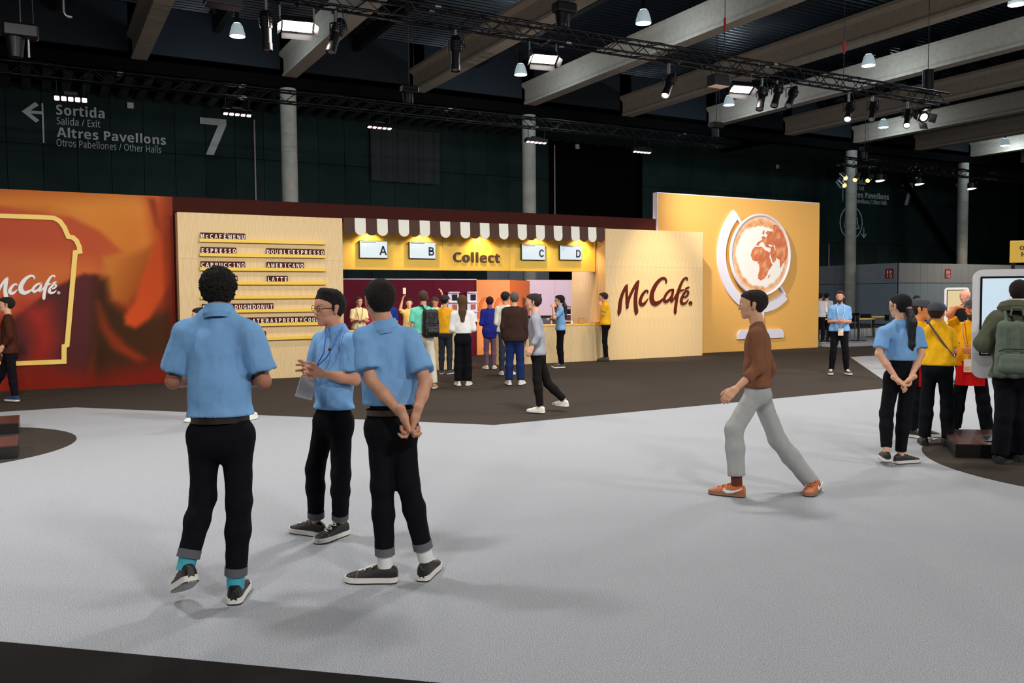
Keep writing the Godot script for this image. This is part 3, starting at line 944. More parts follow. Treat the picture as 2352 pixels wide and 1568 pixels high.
func booth() -> void:
	# printed wall at the left
	var g := thing("graphic_wall", "tall wall printed with an orange and brown coffee swirl at the far left", "wall panel", Vector3(-0.98, 0, -18.35))
	part(g, "board", boxm(Vector3(6.8, 3.68, 0.2)), M.brown, Vector3(0, 1.84, 0))
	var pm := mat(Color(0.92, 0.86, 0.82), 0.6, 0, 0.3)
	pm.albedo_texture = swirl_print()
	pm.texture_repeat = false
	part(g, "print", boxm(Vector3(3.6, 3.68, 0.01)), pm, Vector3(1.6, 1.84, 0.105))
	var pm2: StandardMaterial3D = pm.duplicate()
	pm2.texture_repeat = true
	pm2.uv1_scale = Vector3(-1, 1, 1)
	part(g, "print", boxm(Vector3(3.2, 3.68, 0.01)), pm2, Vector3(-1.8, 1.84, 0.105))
	var half := [Vector2(0.0, 3.19), Vector2(0.3, 3.19), Vector2(0.5, 3.185), Vector2(0.6, 3.13), Vector2(0.67, 3.02), Vector2(0.735, 2.84), Vector2(0.81, 2.83), Vector2(0.87, 2.77), Vector2(0.91, 2.66), Vector2(0.92, 2.57), Vector2(0.84, 2.55), Vector2(0.835, 2.5), Vector2(0.65, 0.81), Vector2(0.6, 0.79), Vector2(0.59, 0.5), Vector2(0.3, 0.5), Vector2(0.0, 0.5)]
	var ring := half.duplicate()
	for i in range(half.size() - 2, 0, -1):
		ring.append(Vector2(-half[i].x, half[i].y))
	var cup := thing("cup_outline", "raised yellow outline of a lidded paper cup on the orange wall", "cup outline", Vector3(-0.17, 0, -18.24))
	part(cup, "outline", ribbonm(ring, [0.042], 0.0, 0.03, true), M.outline)
	logo("white script coffee logo inside the cup outline", Vector3(-0.175, 1.868, -18.24), 0.462, 0.015, M.white, 1.3)
	# brown fascia and its back wall
	var fa := thing("brown_fascia", "dark brown fascia running above the wooden booth fronts", "fascia", Vector3(8.45, 3.537, -18.5))
	part(fa, "board", boxm(Vector3(12.05, 0.294, 0.5), 0.004), M.brown)
	part(fa, "capping", boxm(Vector3(12.05, 0.006, 0.5)), M.brown, Vector3(0, 0.15, 0))
	var bk := thing("brown_wall", "dark brown wall strip behind the pale wood menu wall", "wall panel", Vector3(4.1, 0, -18.36))
	part(bk, "board", boxm(Vector3(3.34, 3.38, 0.2)), M.brown, Vector3(0, 1.69, 0))
	# menu wall
	var mw := thing("menu_wall", "pale wood menu wall with yellow letter rails", "menu board", Vector3(4.12, 0, -18.1))
	part(mw, "panel", boxm(Vector3(3.32, 2.4505, 0.3), 0.0012), M.wood, Vector3(0, 1.22525, 0))
	part(mw, "panel", boxm(Vector3(3.32, 0.906, 0.3), 0.0012), M.wood, Vector3(0, 2.905, 0))
	var ys := [2.81, 2.525, 2.245, 1.965, 1.68, 1.4, 1.115, 0.827]
	var rm := MB.new()
	rm.box(Vector3(0, 0, 0.03), Vector3(2.54, 0.05, 0.06), Basis(), 0.003)
	rm.box(Vector3(0, 0.032, 0.057), Vector3(2.54, 0.02, 0.006))
	var rmm := rm.done()
	for y in ys:
		part(mw, "rail", rmm, M.rail, Vector3(0.0, y, 0.151))
	var tm := boxm(Vector3(0.083, 0.135, 0.008), 0.0015)
	var lm := {}
	var first := [["McCAFÉ", 0, 2.872, "top row"], ["MENU", 0, 3.4, "top row"], ["ESPRESSO", 1, 2.872, "second row, left column"], ["DOUBLE", 1, 4.15, "second row, right column"], ["ESPRESSO", 1, 4.68, "second row, after DOUBLE"], ["CAPPUCCINO", 2, 2.866, "third row"], ["AMERICANO", 2, 4.152, "third row"], ["COLD", 3, 2.87, "fourth row"], ["BREW", 3, 3.228, "fourth row"], ["LATTE", 3, 4.155, "fourth row"], ["COOKIE", 5, 2.87, "sixth row"], ["DOUGH", 5, 3.4, "sixth row"], ["DONUT", 5, 3.845, "sixth row"], ["WHITE", 6, 2.868, "seventh row"], ["CHOCOLATE", 6, 3.315, "seventh row"], ["RASPBERRY", 6, 4.105, "seventh row"], ["COOKIE", 6, 4.895, "seventh row, rightmost"], ["CE", 7, 3.94, "bottom row"]]
	for w in first:
		var t := thing("menu_word", "brown tiles spelling %s in white letters, %s of menu wall" % [w[0], w[3]], "sign", Vector3(w[2], ys[w[1]] + 0.0255, -17.905), "letter tiles on the menu wall")
		for i in w[0].length():
			var ch: String = w[0][i]
			if not lm.has(ch):
				var tt := textm(ch, 0.5, 0.003, font_b)
				var bb := tt.get_aabb()
				var tall := 0.085
				if ch == "c": tall = 0.065
				if ch == "É": tall = 0.112
				var wd: float = minf(0.058, bb.size.x * tall / bb.size.y * 0.92) if ch != "M" and ch != "W" else 0.062
				var sc := Vector3(wd / bb.size.x, tall / bb.size.y, 1)
				lm[ch] = [tt, sc, Vector3(-(bb.position.x + bb.size.x / 2) * sc.x, -bb.position.y * sc.y - 0.045, 0.0045)]
			var tile := part(t, "letter_tile", tm, M.tile, Vector3(0.0415 + 0.086 * i, 0.0675, 0))
			part(tile, "letter", lm[ch][0], M.white, lm[ch][2], Basis.from_scale(lm[ch][1]))
	# collect fascia
	var cf := thing("collect_fascia", "yellow fascia over the collect counter", "fascia", Vector3(9.27, 2.835, -18.67))
	for s in [[5.78, 8.42], [8.424, 10.21], [10.214, 12.76]]:
		part(cf, "panel", boxm(Vector3(s[1] - s[0], 1.09, 0.14), 0.002), M.yellow, Vector3((s[0] + s[1]) / 2 - 9.27, 0, 0))
	var ct := thing("collect_lettering", "dark brown raised word Collect on the yellow fascia", "lettering", Vector3(8.69, 2.49, -18.6))
	fit_text(ct, "text", "Collect", font_b, 0.0, 1.245, -0.003, 0.242, 0.016, 0.03, M.type_dark)
	for s in [["A", 6.355, 7.03, 2.543, 2.94, "white order screen showing a large letter A"], ["B", 7.546, 8.22, 2.55, 2.942, "white order screen showing a large letter B"], ["C", 10.52, 11.21, 2.56, 2.95, "white order screen showing a large letter C"], ["D", 11.63, 12.31, 2.576, 2.952, "white order screen showing a large letter D"]]:
		var wd: float = s[2] - s[1]
		var ht: float = s[4] - s[3]
		var t := thing("order_screen", s[5], "screen", Vector3((s[1] + s[2]) / 2, (s[3] + s[4]) / 2, -18.56), "order screens on the yellow fascia")
		part(t, "casing", boxm(Vector3(wd, ht, 0.05), 0.006), M.bezel)
		part(t, "bracket", boxm(Vector3(0.2, 0.2, 0.04)), M.bezel, Vector3(0, 0, -0.03))
		var sc := part(t, "display", boxm(Vector3(wd - 0.025, ht - 0.025, 0.004)), lit_screen(rgb8(226, 240, 246), 0.92), Vector3(0, 0, 0.026))
		var lt := MB.new()
		for st in BLOCK[s[0]]:
			var pts := []
			for k in range(0, st.size(), 2):
				pts.append(Vector2(st[k], st[k + 1]) * 0.2)
			ribbon(lt, smooth_line(pts, [0.019], 1, false), 0.002, 0.006, false)
		part(sc, "letter", lt.done(), M.type_navy, Vector3(wd / 2 - 0.19, -0.12, 0))
		part(sc, "header", boxm(Vector3(wd * 0.5, 0.014, 0.002)), M.type_navy, Vector3(-wd * 0.18, ht / 2 - 0.035, 0.003))
		for r in 3:
			part(sc, "text_line", boxm(Vector3(wd * (0.2 - 0.04 * r), 0.006, 0.001)), plain(170, 186, 200), Vector3(-wd * 0.34, ht / 2 - 0.075 - 0.03 * r, 0.0025))
	# scalloped awning
	var aw := thing("awning", "awning of alternating brown and white scalloped flaps over the counter", "awning", Vector3(5.85, 3.39, -18.1))
	part(aw, "canopy_board", boxm(Vector3(6.85, 0.03, 0.44)), M.brown_flap, Vector3(3.425, -0.025, -0.25))
	var fp := PackedVector2Array([Vector2(-0.124, 0), Vector2(0.124, 0)])
	for i in 13:
		var a := -PI * i / 12
		fp.append(Vector2(0.124 * cos(a), -0.25 + 0.124 * sin(a)))
	var fm := prismm(fp, -0.008, 0.008)
	for i in 27:
		part(aw, "scallop", fm, M.brown_flap if i % 2 == 0 else M.white_flap, Vector3(0.127 + 0.2537 * i, 0, 0), Basis(Vector3.RIGHT, -0.06))
	for i in 5:
		var x: float = [6.6, 7.87, 9.39, 10.96, 12.26][i]
		var t := thing("downlight", "small warm downlight under the awning, %s from the menu wall" % ["nearest", "second", "third, above the word Collect", "fourth", "farthest"][i], "lamp", Vector3(x, 3.2, -18.36), "downlights under the awning")
		part(t, "canister", tubem(Vector3(0, 0.0, 0), Vector3(0, 0.149, 0), 0.035), M.rig_dark)
		part(t, "bulb", ball(0.03, 6), glow(rgb8(255, 206, 130), 14.0), Vector3(0, -0.02, 0))
		var sp := SpotLight3D.new()
		sp.name = "bulb_light"
		t.add_child(sp)
		sp.position = Vector3(0, -0.06, 0)
		sp.rotation_degrees = Vector3(-66, 0, 0)
		sp.spot_angle = 62
		sp.spot_angle_attenuation = 0.7
		sp.light_color = rgb8(255, 206, 138)
		sp.light_energy = 1.0 * KEY
		sp.light_size = 0.03
		sp.spot_range = 60
		sp.shadow_enabled = true
	# strip lamps behind the yellow fascia light the inside of the booth
	for i in 4:
		var x: float = [7.1, 9.4, 11.6, 14.3][i]
		var t := thing("strip_light", "%s strip lamp behind the yellow fascia, lighting the booth inside" % ["left", "middle", "right", "far right"][i], "lamp", Vector3(x, 2.75, -18.788 if i < 3 else -18.61), "strip lamps behind the yellow fascia")
		part(t, "channel", boxm(Vector3(1.5, 0.08, 0.1), 0.01), M.white)
		part(t, "lamp_diffuser", boxm(Vector3(1.46, 0.06, 0.01)), glow(rgb8(255, 240, 240), 2.0), Vector3(0, -0.005, -0.056))
		area(t, Vector3(0, -0.01, -0.075), Vector3(0, -0.28, -0.96), 1.46, 0.06, [2.6, 2.6, 3.2, 11.0][i], rgb8(255, 240, 240))
	# logo wall with its inner return
	var lw := thing("logo_wall", "pale wood wall carrying the brown script logo", "wall panel", Vector3(14.42, 0, -18.38))
	part(lw, "panel", boxm(Vector3(3.25, 2.4, 0.36), 0.0012), M.wood, Vector3(0, 1.2, 0))
	part(lw, "panel", boxm(Vector3(3.25, 0.98, 0.36), 0.0012), M.wood, Vector3(0, 2.8915, 0))
	part(lw, "return_panel", boxm(Vector3(0.1, 2.4, 1.2), 0.004), M.wood, Vector3(-1.572, 1.2, -0.8))
	part(lw, "return_panel", boxm(Vector3(0.1, 0.976, 1.2), 0.004), M.wood, Vector3(-1.572, 2.892, -0.8))
	logo("large brown script coffee logo on the pale wood wall", Vector3(14.43, 1.6, -18.199), 1.0, 0.02, M.logo)
	# counters
	var c1 := thing("counter", "pale wood counter with a yellow top running to the logo wall", "counter", Vector3(11.29, 0, -18.53))
	for s in [[-1.46, -0.49], [-0.487, 0.487], [0.49, 1.46]]:
		part(c1, "front_panel", boxm(Vector3(s[1] - s[0], 0.915, 0.02), 0.002), M.wood, Vector3((s[0] + s[1]) / 2, 0.4575, 0.27))
	part(c1, "carcass", boxm(Vector3(2.9, 0.91, 0.52)), M.wood, Vector3(0, 0.455, 0))
	part(c1, "end_panel", boxm(Vector3(0.02, 0.915, 0.56), 0.002), M.wood, Vector3(-1.47, 0.4575, 0))
	part(c1, "worktop", boxm(Vector3(2.96, 0.03, 0.58), 0.004), M.yellow, Vector3(0, 0.93, 0))
	part(c1, "cable_hole", tubem(Vector3(-1.482, 0.14, 0.2), Vector3(-1.479, 0.14, 0.2), 0.035), M.black)
	var c2 := thing("counter", "pale wood counter with a yellow top beside the menu wall", "counter", Vector3(7.24, 0, -18.24))
	for s in [[-1.45, -0.002], [0.002, 1.45]]:
		part(c2, "front_panel", boxm(Vector3(s[1] - s[0], 0.915, 0.02), 0.002), M.wood, Vector3((s[0] + s[1]) / 2, 0.4575, 0.27))
	part(c2, "carcass", boxm(Vector3(2.88, 0.91, 0.52)), M.wood, Vector3(0, 0.455, 0))
	part(c2, "worktop", boxm(Vector3(2.94, 0.03, 0.58), 0.004), M.yellow, Vector3(0, 0.93, 0))
	# things on the counter
	var tray := thing("paper_bag", "small brown paper bag on the counter beside the leaning man", "bag", Vector3(12.25, 0.946, -18.5))
	part(tray, "bag", boxm(Vector3(0.16, 0.13, 0.1), 0.01), plain(206, 160, 96), Vector3(0, 0.065, 0))
	part(tray, "fold", boxm(Vector3(0.16, 0.03, 0.03), 0.004), plain(190, 146, 84), Vector3(0, 0.145, 0))
	var tray2 := thing("serving_tray", "flat serving tray on the counter near the leaning man", "tray", Vector3(11.9, 0.946, -18.5))
	part(tray2, "base", boxm(Vector3(0.36, 0.012, 0.26), 0.004), plain(222, 178, 110), Vector3(0, 0.006, 0))
	part(tray2, "cup", tubem(Vector3(0.06, 0.012, 0), Vector3(0.06, 0.08, 0), 0.024, 0.032), M.white)
	# inside the booth
	var bw := thing("burgundy_wall", "deep burgundy back wall inside the booth", "wall panel", Vector3(8.3, 0, -22.1))
	for i in 4:
		part(bw, "panel", boxm(Vector3(1.36, 2.15, 0.1), 0.003), M.burgundy, Vector3(-2.02 + 1.365 * i, 1.075, 0))
	part(bw, "cap", boxm(Vector3(5.46, 0.02, 0.11)), M.lilac, Vector3(0, 2.16, 0))
	for s in [[10.26, "white wall niche with dark pictures on the burgundy wall", 0.33], [10.84, "narrow white wall niche at the burgundy wall's right end", 0.3]]:
		var t := thing("wall_niche", s[1], "shelf", Vector3(s[0], 0.95, -21.98))
		part(t, "back", boxm(Vector3(s[2], 0.86, 0.03)), M.lilac, Vector3(0, 0.43, 0))
		for y in [0.02, 0.3, 0.56, 0.84]:
			part(t, "shelf", boxm(Vector3(s[2], 0.025, 0.1), 0.003), M.lilac, Vector3(0, y, 0.05))
		part(t, "picture", boxm(Vector3(0.16, 0.17, 0.02)), M.bezel, Vector3(0.03, 0.7, 0.03))
		part(t, "picture", boxm(Vector3(0.14, 0.15, 0.02)), plain(170, 96, 84), Vector3(0.03, 0.43, 0.03))
		part(t, "box", boxm(Vector3(0.12, 0.14, 0.07), 0.004), M.bezel, Vector3(-0.04, 0.11, 0.06))
	var ow := thing("orange_wall", "bright orange partition inside the booth with arch emblem", "wall panel", Vector3(11.0, 0, -22.0))
	part(ow, "panel", boxm(Vector3(1.09, 2.15, 0.1), 0.003), M.orange, Vector3(0.55, 1.075, -0.05))
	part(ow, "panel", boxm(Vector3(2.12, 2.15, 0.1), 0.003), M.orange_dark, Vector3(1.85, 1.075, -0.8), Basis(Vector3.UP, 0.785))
	for s in [0.27, 0.78]:
		var ar := []
		for i in 21:
			var a := PI * i / 20
			ar.append(Vector2(s + 0.19 * cos(a), 1.05 + 0.56 * sin(a)))
		part(ow, "arch", ribbonm(ar, [0.05], 0.0, 0.02, false), M.orange_dark)
	var pw := thing("pink_wall", "pale pink lit partition behind the counter", "wall panel", Vector3(14.9, 0, -24.1))
	for i in 2:
		part(pw, "panel", boxm(Vector3(1.05, 2.2, 0.1), 0.003), M.pink, Vector3(-0.53 + 1.055 * i, 1.1, 0))
	var mo := thing("monitor", "dark monitor on a stand against the pink wall", "monitor", Vector3(13.3, 0.0, -22.6))
	part(mo, "panel", boxm(Vector3(0.42, 0.27, 0.03), 0.006), plain(16, 18, 40, 0.3), Vector3(0, 1.6, 0))
	part(mo, "pole", tubem(Vector3(0, 0.02, -0.02), Vector3(0, 1.5, -0.02), 0.018), M.rig_dark)
	part(mo, "base", boxm(Vector3(0.3, 0.02, 0.3), 0.004), M.rig_dark, Vector3(0, 0.01, 0))
	var dk := thing("black_desk", "low black desk in front of the pink wall", "desk", Vector3(12.72, 0, -21.65))
	part(dk, "top", boxm(Vector3(0.85, 0.05, 0.5), 0.004), M.bezel, Vector3(0, 1.08, 0))
	part(dk, "front", boxm(Vector3(0.83, 1.05, 0.03)), plain(66, 62, 74), Vector3(0, 0.53, 0.2))
	var rk := thing("wire_rack", "small white rack with dark boxes by the booth's right inner wall", "rack", Vector3(14.05, 0, -22.3))
	for y in [0.5, 0.9, 1.1, 1.3]:
		part(rk, "shelf", boxm(Vector3(0.5, 0.02, 0.3), 0.003), M.white, Vector3(0, y, 0))
	for s in [-0.24, 0.24]:
		part(rk, "upright", boxm(Vector3(0.02, 1.35, 0.28)), M.chrome, Vector3(s, 0.675, 0))
	for b in [[-0.1, 0.97, 0.12], [0.1, 1.17, 0.13], [-0.05, 1.37, 0.12]]:
		part(rk, "carton", boxm(Vector3(0.18, b[2], 0.16), 0.006), M.bezel, Vector3(b[0], b[1], 0.02))
	# globe wall
	var gw := thing("globe_wall", "tall golden yellow wall with pale lilac edges carrying a globe", "wall panel", Vector3(18.25, 0, -19.05))
	part(gw, "core", boxm(Vector3(6.36, 4.505, 0.2), 0.004), M.lilac, Vector3(0, 2.2525, 0))
	part(gw, "face", boxm(Vector3(6.33, 4.48, 0.012), 0.002), M.gold, Vector3(0.012, 2.24, 0.104))
	var gl := thing("globe_emblem", "white desk globe emblem with foam world map mounted on golden wall", "globe", Vector3(18.92, 2.83, -18.938))
	var arc := []
	for i in 41:
		var a := deg_to_rad(130.0 + 180.0 * i / 40.0)
		arc.append(Vector2(cos(a), sin(a)) * 1.555)
	part(gl, "meridian_arc", ribbonm(arc, [0.15], 0.0, 0.06, false), M.lilac)
	part(gl, "stem", boxm(Vector3(0.22, 0.62, 0.06), 0.004), M.lilac, Vector3(0.02, -1.95, 0.03))
	var bp := PackedVector2Array([Vector2(-0.93, 0), Vector2(0.93, 0)])
	for i in 7:
		bp.append(Vector2(0.76 + 0.17 * cos(PI / 2 * i / 6), 0.1 + 0.17 * sin(PI / 2 * i / 6)))
	for i in 7:
		bp.append(Vector2(-0.76 - 0.17 * sin(PI / 2 * i / 6), 0.1 + 0.17 * cos(PI / 2 * i / 6)))
	part(gl, "foot", prismm(bp, 0.0, 0.06), M.lilac, Vector3(0.02, -2.475, 0))
	for a in [128.0, -50.0]:
		var d := Vector3(cos(deg_to_rad(a)), sin(deg_to_rad(a)), 0)
		part(gl, "pivot", tubem(d * 1.2, d * 1.55, 0.045), M.lilac, Vector3(-0.1 if a > 0 else 0.0, 0, 0.05))
	var rim := MB.new()
	rim.lathe([Vector2(0.0, 0.1), Vector2(1.17, 0.1), Vector2(1.21, 0.11), Vector2(1.22, 0.14), Vector2(1.21, 0.175), Vector2(1.185, 0.19), Vector2(1.155, 0.18), Vector2(1.14, 0.14), Vector2(0.0, 0.14)], 72)
	part(gl, "cup_rim", rim.done(), M.lilac, Vector3(-0.115, 0, 0), Basis(Vector3.RIGHT, PI / 2))
	part(gl, "standoff", tubem(Vector3(-0.16, 0, 0), Vector3(-0.16, 0, 0.11), 0.3, -1, 20), M.lilac)
	var fmap := mat(Color(1, 1, 1), 0.35)
	fmap.albedo_texture = foam_map()
	fmap.texture_repeat = false
	var fd := MB.new()
	for i in 72:
		var e0 := Vector2(cos(TAU * i / 72), sin(TAU * i / 72))
		var e1 := Vector2(cos(TAU * (i + 1) / 72), sin(TAU * (i + 1) / 72))
		var k := fd.v.size()
		fd.tri(Vector3.ZERO, Vector3(e0.x, e0.y, 0) * 1.15, Vector3(e1.x, e1.y, 0) * 1.15, Vector3(0, 0, 1), Vector3(0, 0, 1), Vector3(0, 0, 1))
		fd.uv[k] = Vector2(0.5, 0.5)
		fd.uv[k + 1] = Vector2(0.5 + e0.x / 2, 0.5 - e0.y / 2)
		fd.uv[k + 2] = Vector2(0.5 + e1.x / 2, 0.5 - e1.y / 2)
	part(gl, "foam_map", fd.done(), fmap, Vector3(-0.115, 0, 0.146))
# ---------------------------------------------------------------- trusses and lamps
var brace_mesh: ArrayMesh
var brace_flat: ArrayMesh
func truss(label: String, x0: float, x1: float, y: float, z: float, singly: bool) -> void:
	var s := 0.29
	var t := thing("lighting_truss", label, "truss", Vector3(x0, y, z))
	var L := x1 - x0
	var chord := tubem(Vector3.ZERO, Vector3(L, 0, 0), 0.025)
	for c in [[0.0, 0.145], [0.0, -0.145], [s, 0.145], [s, -0.145]]:
		part(t, "chord", chord, M.rig, Vector3(0, c[0], c[1]))
	var pitch := 0.36
	if brace_mesh == null:
		brace_mesh = tubem(Vector3.ZERO, Vector3(pitch, s, 0), 0.011, -1, 6)
		brace_flat = tubem(Vector3(0, 0, -0.145), Vector3(pitch, 0, 0.145), 0.011, -1, 6)
	var n := int(L / pitch)
	if singly:
		for i in n:
			for zz in [0.145, -0.145]:
				part(t, "brace", brace_mesh, M.rig, Vector3(pitch * i, 0.0 if i % 2 == 0 else s, zz), Basis() if i % 2 == 0 else Basis.from_scale(Vector3(1, -1, 1)))
			part(t, "brace", brace_flat, M.rig, Vector3(pitch * i, 0, 0), Basis() if i % 2 == 0 else Basis.from_scale(Vector3(1, 1, -1)))
			part(t, "brace", brace_flat, M.rig, Vector3(pitch * i, s, 0), Basis() if i % 2 == 1 else Basis.from_scale(Vector3(1, 1, -1)))
	else:
		var m := MB.new()
		for i in n:
			for zz in [0.145, -0.145]:
				m.tube(Vector3(pitch * i, 0 if i % 2 else s, zz), Vector3(pitch * (i + 1), s if i % 2 else 0, zz), 0.011, 0.011, 5, false)
			m.tube(Vector3(pitch * i, 0, 0.145 if i % 2 else -0.145), Vector3(pitch * (i + 1), 0, -0.145 if i % 2 else 0.145), 0.011, 0.011, 5, false)
		part(t, "lacing", m.done(), M.rig)
	for k in int(L / 3.0) + 1:   # joints between truss lengths
		for c in [[0.0, 0.145], [0.0, -0.145], [s, 0.145], [s, -0.145]]:
			if 3.0 * k < L:
				part(t, "coupler", tubem(Vector3(-0.06, 0, 0), Vector3(0.06, 0, 0), 0.034, -1, 8), M.chrome if (k + int(c[0] * 4)) % 3 == 0 else M.rig, Vector3(3.0 * k, c[0], c[1]))
	# a power cable lying along the top
	var cb := []
	for i in int(L / 0.5) + 1:
		cb.append(Vector3(minf(0.5 * i, L), s + 0.04 + 0.02 * sin(i * 1.7), 0.06 * sin(i * 0.9)))
	part(t, "cable", pathm(cb, 0.014, 5), M.rig_dark)
func hoist(label: String, at: Vector3, top: float) -> void:
	var t := thing("chain_hoist", label, "hoist", at)
	part(t, "motor", boxm(Vector3(0.5, 0.22, 0.3), 0.04), M.rig_dark, Vector3(0.0, 0.11, 0))
	part(t, "chain_bag", tubem(Vector3(0, -0.3, 0), Vector3(0, 0, 0), 0.1, 0.14), M.rig_dark, Vector3(-0.08, 0, 0))
	part(t, "hook", tubem(Vector3(0.1, -0.28, 0), Vector3(0.1, 0, 0), 0.02), M.chrome)
	part(t, "chain", tubem(Vector3(0, 0.2, 0), Vector3(0, top - at.y, 0), 0.012, -1, 6), M.wire)
	part(t, "chain", tubem(Vector3(0.18, 0.2, 0), Vector3(0.05, top - at.y, 0), 0.006, -1, 6), M.wire)
func spot_lamp(label: String, at: Vector3, dir: Vector3, lit: bool) -> Node3D:
	var t := thing("spotlight", label, "spotlight", at, "spotlights on the front truss")
	var b := facing(dir)
	var m := MB.new()
	var turn := Basis(b.x, b.z, -b.y)    # lathe axis y along dir
	m.lathe([Vector2(0, -0.36), Vector2(0.05, -0.36), Vector2(0.1, -0.31), Vector2(0.115, -0.22), Vector2(0.115, -0.06), Vector2(0.095, -0.02), Vector2(0.0, -0.02)], 18)
	part(t, "lamp_housing", m.done(), M.rig, Vector3.ZERO, turn)
	m = MB.new()
	m.lathe([Vector2(0.0, -0.02), Vector2(0.085, -0.02), Vector2(0.085, 0.24), Vector2(0.095, 0.25), Vector2(0.095, 0.38), Vector2(0.085, 0.38), Vector2(0.08, 0.3), Vector2(0, 0.3)], 18)
	part(t, "barrel", m.done(), M.rig_dark, Vector3.ZERO, turn)
	m = MB.new()
	for k in 3:
		m.lathe([Vector2(0.116, -0.2 + k * 0.05), Vector2(0.124, -0.195 + k * 0.05), Vector2(0.116, -0.18 + k * 0.05)], 18)
	part(t, "cooling_ribs", m.done(), M.rig_dark, Vector3.ZERO, turn)
	part(t, "lens_lamp", tubem(Vector3.ZERO, Vector3(0, 0.01, 0), 0.079), glow(rgb8(255, 246, 232), 4.0) if lit else plain(120, 124, 132, 0.15), dir.normalized() * 0.345, turn)
	part(t, "yoke", pathm([b.x * 0.14, b.x * 0.14 + Vector3(0, 0.24, 0), -b.x * 0.14 + Vector3(0, 0.24, 0), -b.x * 0.14], 0.013), M.rig_dark)
	part(t, "clamp", tubem(Vector3(0, 0.24, 0), Vector3(0, 6.96 - at.y, 0), 0.03, 0.035), M.chrome)
	part(t, "clamp_bar", boxm(Vector3(0.06, 0.03, 0.34), 0.005), M.rig_dark, Vector3(0, 6.952 - at.y, 0))
	part(t, "cable", pathm([-dir.normalized() * 0.34, -dir.normalized() * 0.42 + Vector3(0.05, -0.1, 0.05), Vector3(0.2, 0.1, 0.05), Vector3(0.12, 6.96 - at.y, 0)], 0.009, 5), M.rig_dark)
	return t
func area(p: Node, at: Vector3, dir: Vector3, sx: float, sy: float, e: float, c: Color) -> void:
	var a := AreaLight3D.new()
	a.name = "lamp_light"
	p.add_child(a)
	a.transform = Transform3D(facing(-dir), at)
	a.area_size = Vector2(sx, sy)
	a.light_color = c
	a.light_energy = e * KEY
	a.shadow_enabled = true
	a.area_range = 80
func aim(p: Node, at: Vector3, to: Vector3, angle: float, e: float, c: Color, size := 0.1, blend := 0.5) -> void:
	var s := SpotLight3D.new()
	s.name = "lamp_light"
	p.add_child(s)
	var o: Vector3 = p.position
	s.transform = Transform3D(facing(o + at - to), at)
	s.spot_angle = angle
	s.spot_angle_attenuation = blend
	s.light_color = c
	s.light_energy = e * KEY
	s.light_size = size
	s.spot_range = 90
	s.shadow_enabled = true
func flood_lamp(label: String, at: Vector3, dir: Vector3, e: float, c: Color, w := 0.56, h := 0.24, g := 6.0) -> Node3D:
	var t := thing("flood_light", label, "flood light", at, "panel floods on the trusses")
	var b := facing(dir)
	part(t, "housing", boxm(Vector3(w, h, 0.16), 0.02), M.rig_dark, -b.z * 0.09, b)
	part(t, "lamp_panel", boxm(Vector3(w - 0.04, h - 0.04, 0.01)), glow(c, g), Vector3.ZERO, b)
	for k in 4:
		var wide: float = w if k < 2 else h
		var sgn := 1.0 if k % 2 == 0 else -1.0
		var off: Vector3 = (b.y * (h / 2) if k < 2 else b.x * (w / 2)) * sgn
		var out: Vector3 = (b.y if k < 2 else b.x) * sgn
		var lean := (b.z * 0.75 + out * 0.66).normalized()
		var along: Vector3 = b.x if k < 2 else b.y
		part(t, "barn_door", boxm(Vector3(wide, 0.12, 0.006)), M.rig_dark, off + lean * 0.065, Basis(along, lean, along.cross(lean)))
	for s in [-1.0, 1.0]:
		part(t, "yoke_arm", boxm(Vector3(0.03, 0.34, 0.02)), M.chrome, b.x * (w / 2 + 0.02) * s + Vector3(0, 0.14, -0.02) - b.z * 0.08)
	part(t, "yoke_bar", boxm(Vector3(w + 0.06, 0.03, 0.03)), M.rig_dark, Vector3(0, 0.31, 0) - b.z * 0.1)
	part(t, "clamp", tubem(Vector3(0, 0.3, 0) - b.z * 0.1, Vector3(0, 6.95 - at.y, 0), 0.03), M.rig_dark)
	part(t, "clamp_bar", boxm(Vector3(0.06, 0.03, 0.34), 0.005), M.rig_dark, Vector3(0, 6.952 - at.y, 0))
	area(t, dir.normalized() * 0.02, dir, w - 0.04, h - 0.04, e, c)
	return t
# the lamps that light the floor and the booth, on trusses over the aisle; two of these trusses hang outside the frame
func lamps_on_trusses() -> void:
	truss("black lighting truss over the aisle in front of the booth, outside the frame", -12.0, 30.0, 7.0, -7.5, false)
	truss("black lighting truss over the photographer, outside the frame", -12.0, 30.0, 7.0, 3.0, false)
	var white := rgb8(255, 250, 244)
	for i in 6:
		flood_lamp("%s panel flood on the aisle truss outside the frame" % ["leftmost", "second from left", "third from left", "third from right", "second from right", "rightmost"][i], Vector3(-7.0 + 6.4 * i, 6.35, -7.5), Vector3(0, -0.85, -0.52), 24.0, white, 0.9, 0.5)
	for i in 4:
		flood_lamp("%s panel flood on the truss over the photographer, outside the frame" % ["leftmost", "second from left", "second from right", "rightmost"][i], Vector3(-5.0 + 8.0 * i, 6.35, 3.0), Vector3(0, -0.8, -0.6), 24.0, white, 0.9, 0.5)
	# three floods on the front truss, in view
	for f in [[4.29, 6.55, "bright panel flood with barn doors, leftmost on the front truss"], [9.49, 6.62, "bright panel flood with barn doors in the middle of the front truss"], [15.04, 6.6, "bright panel flood with barn doors beside the black box lamp"]]:
		flood_lamp(f[2], Vector3(f[0], f[1], -15.7), Vector3(-0.1, -0.84, 0.54), 12.0, rgb8(255, 240, 224))
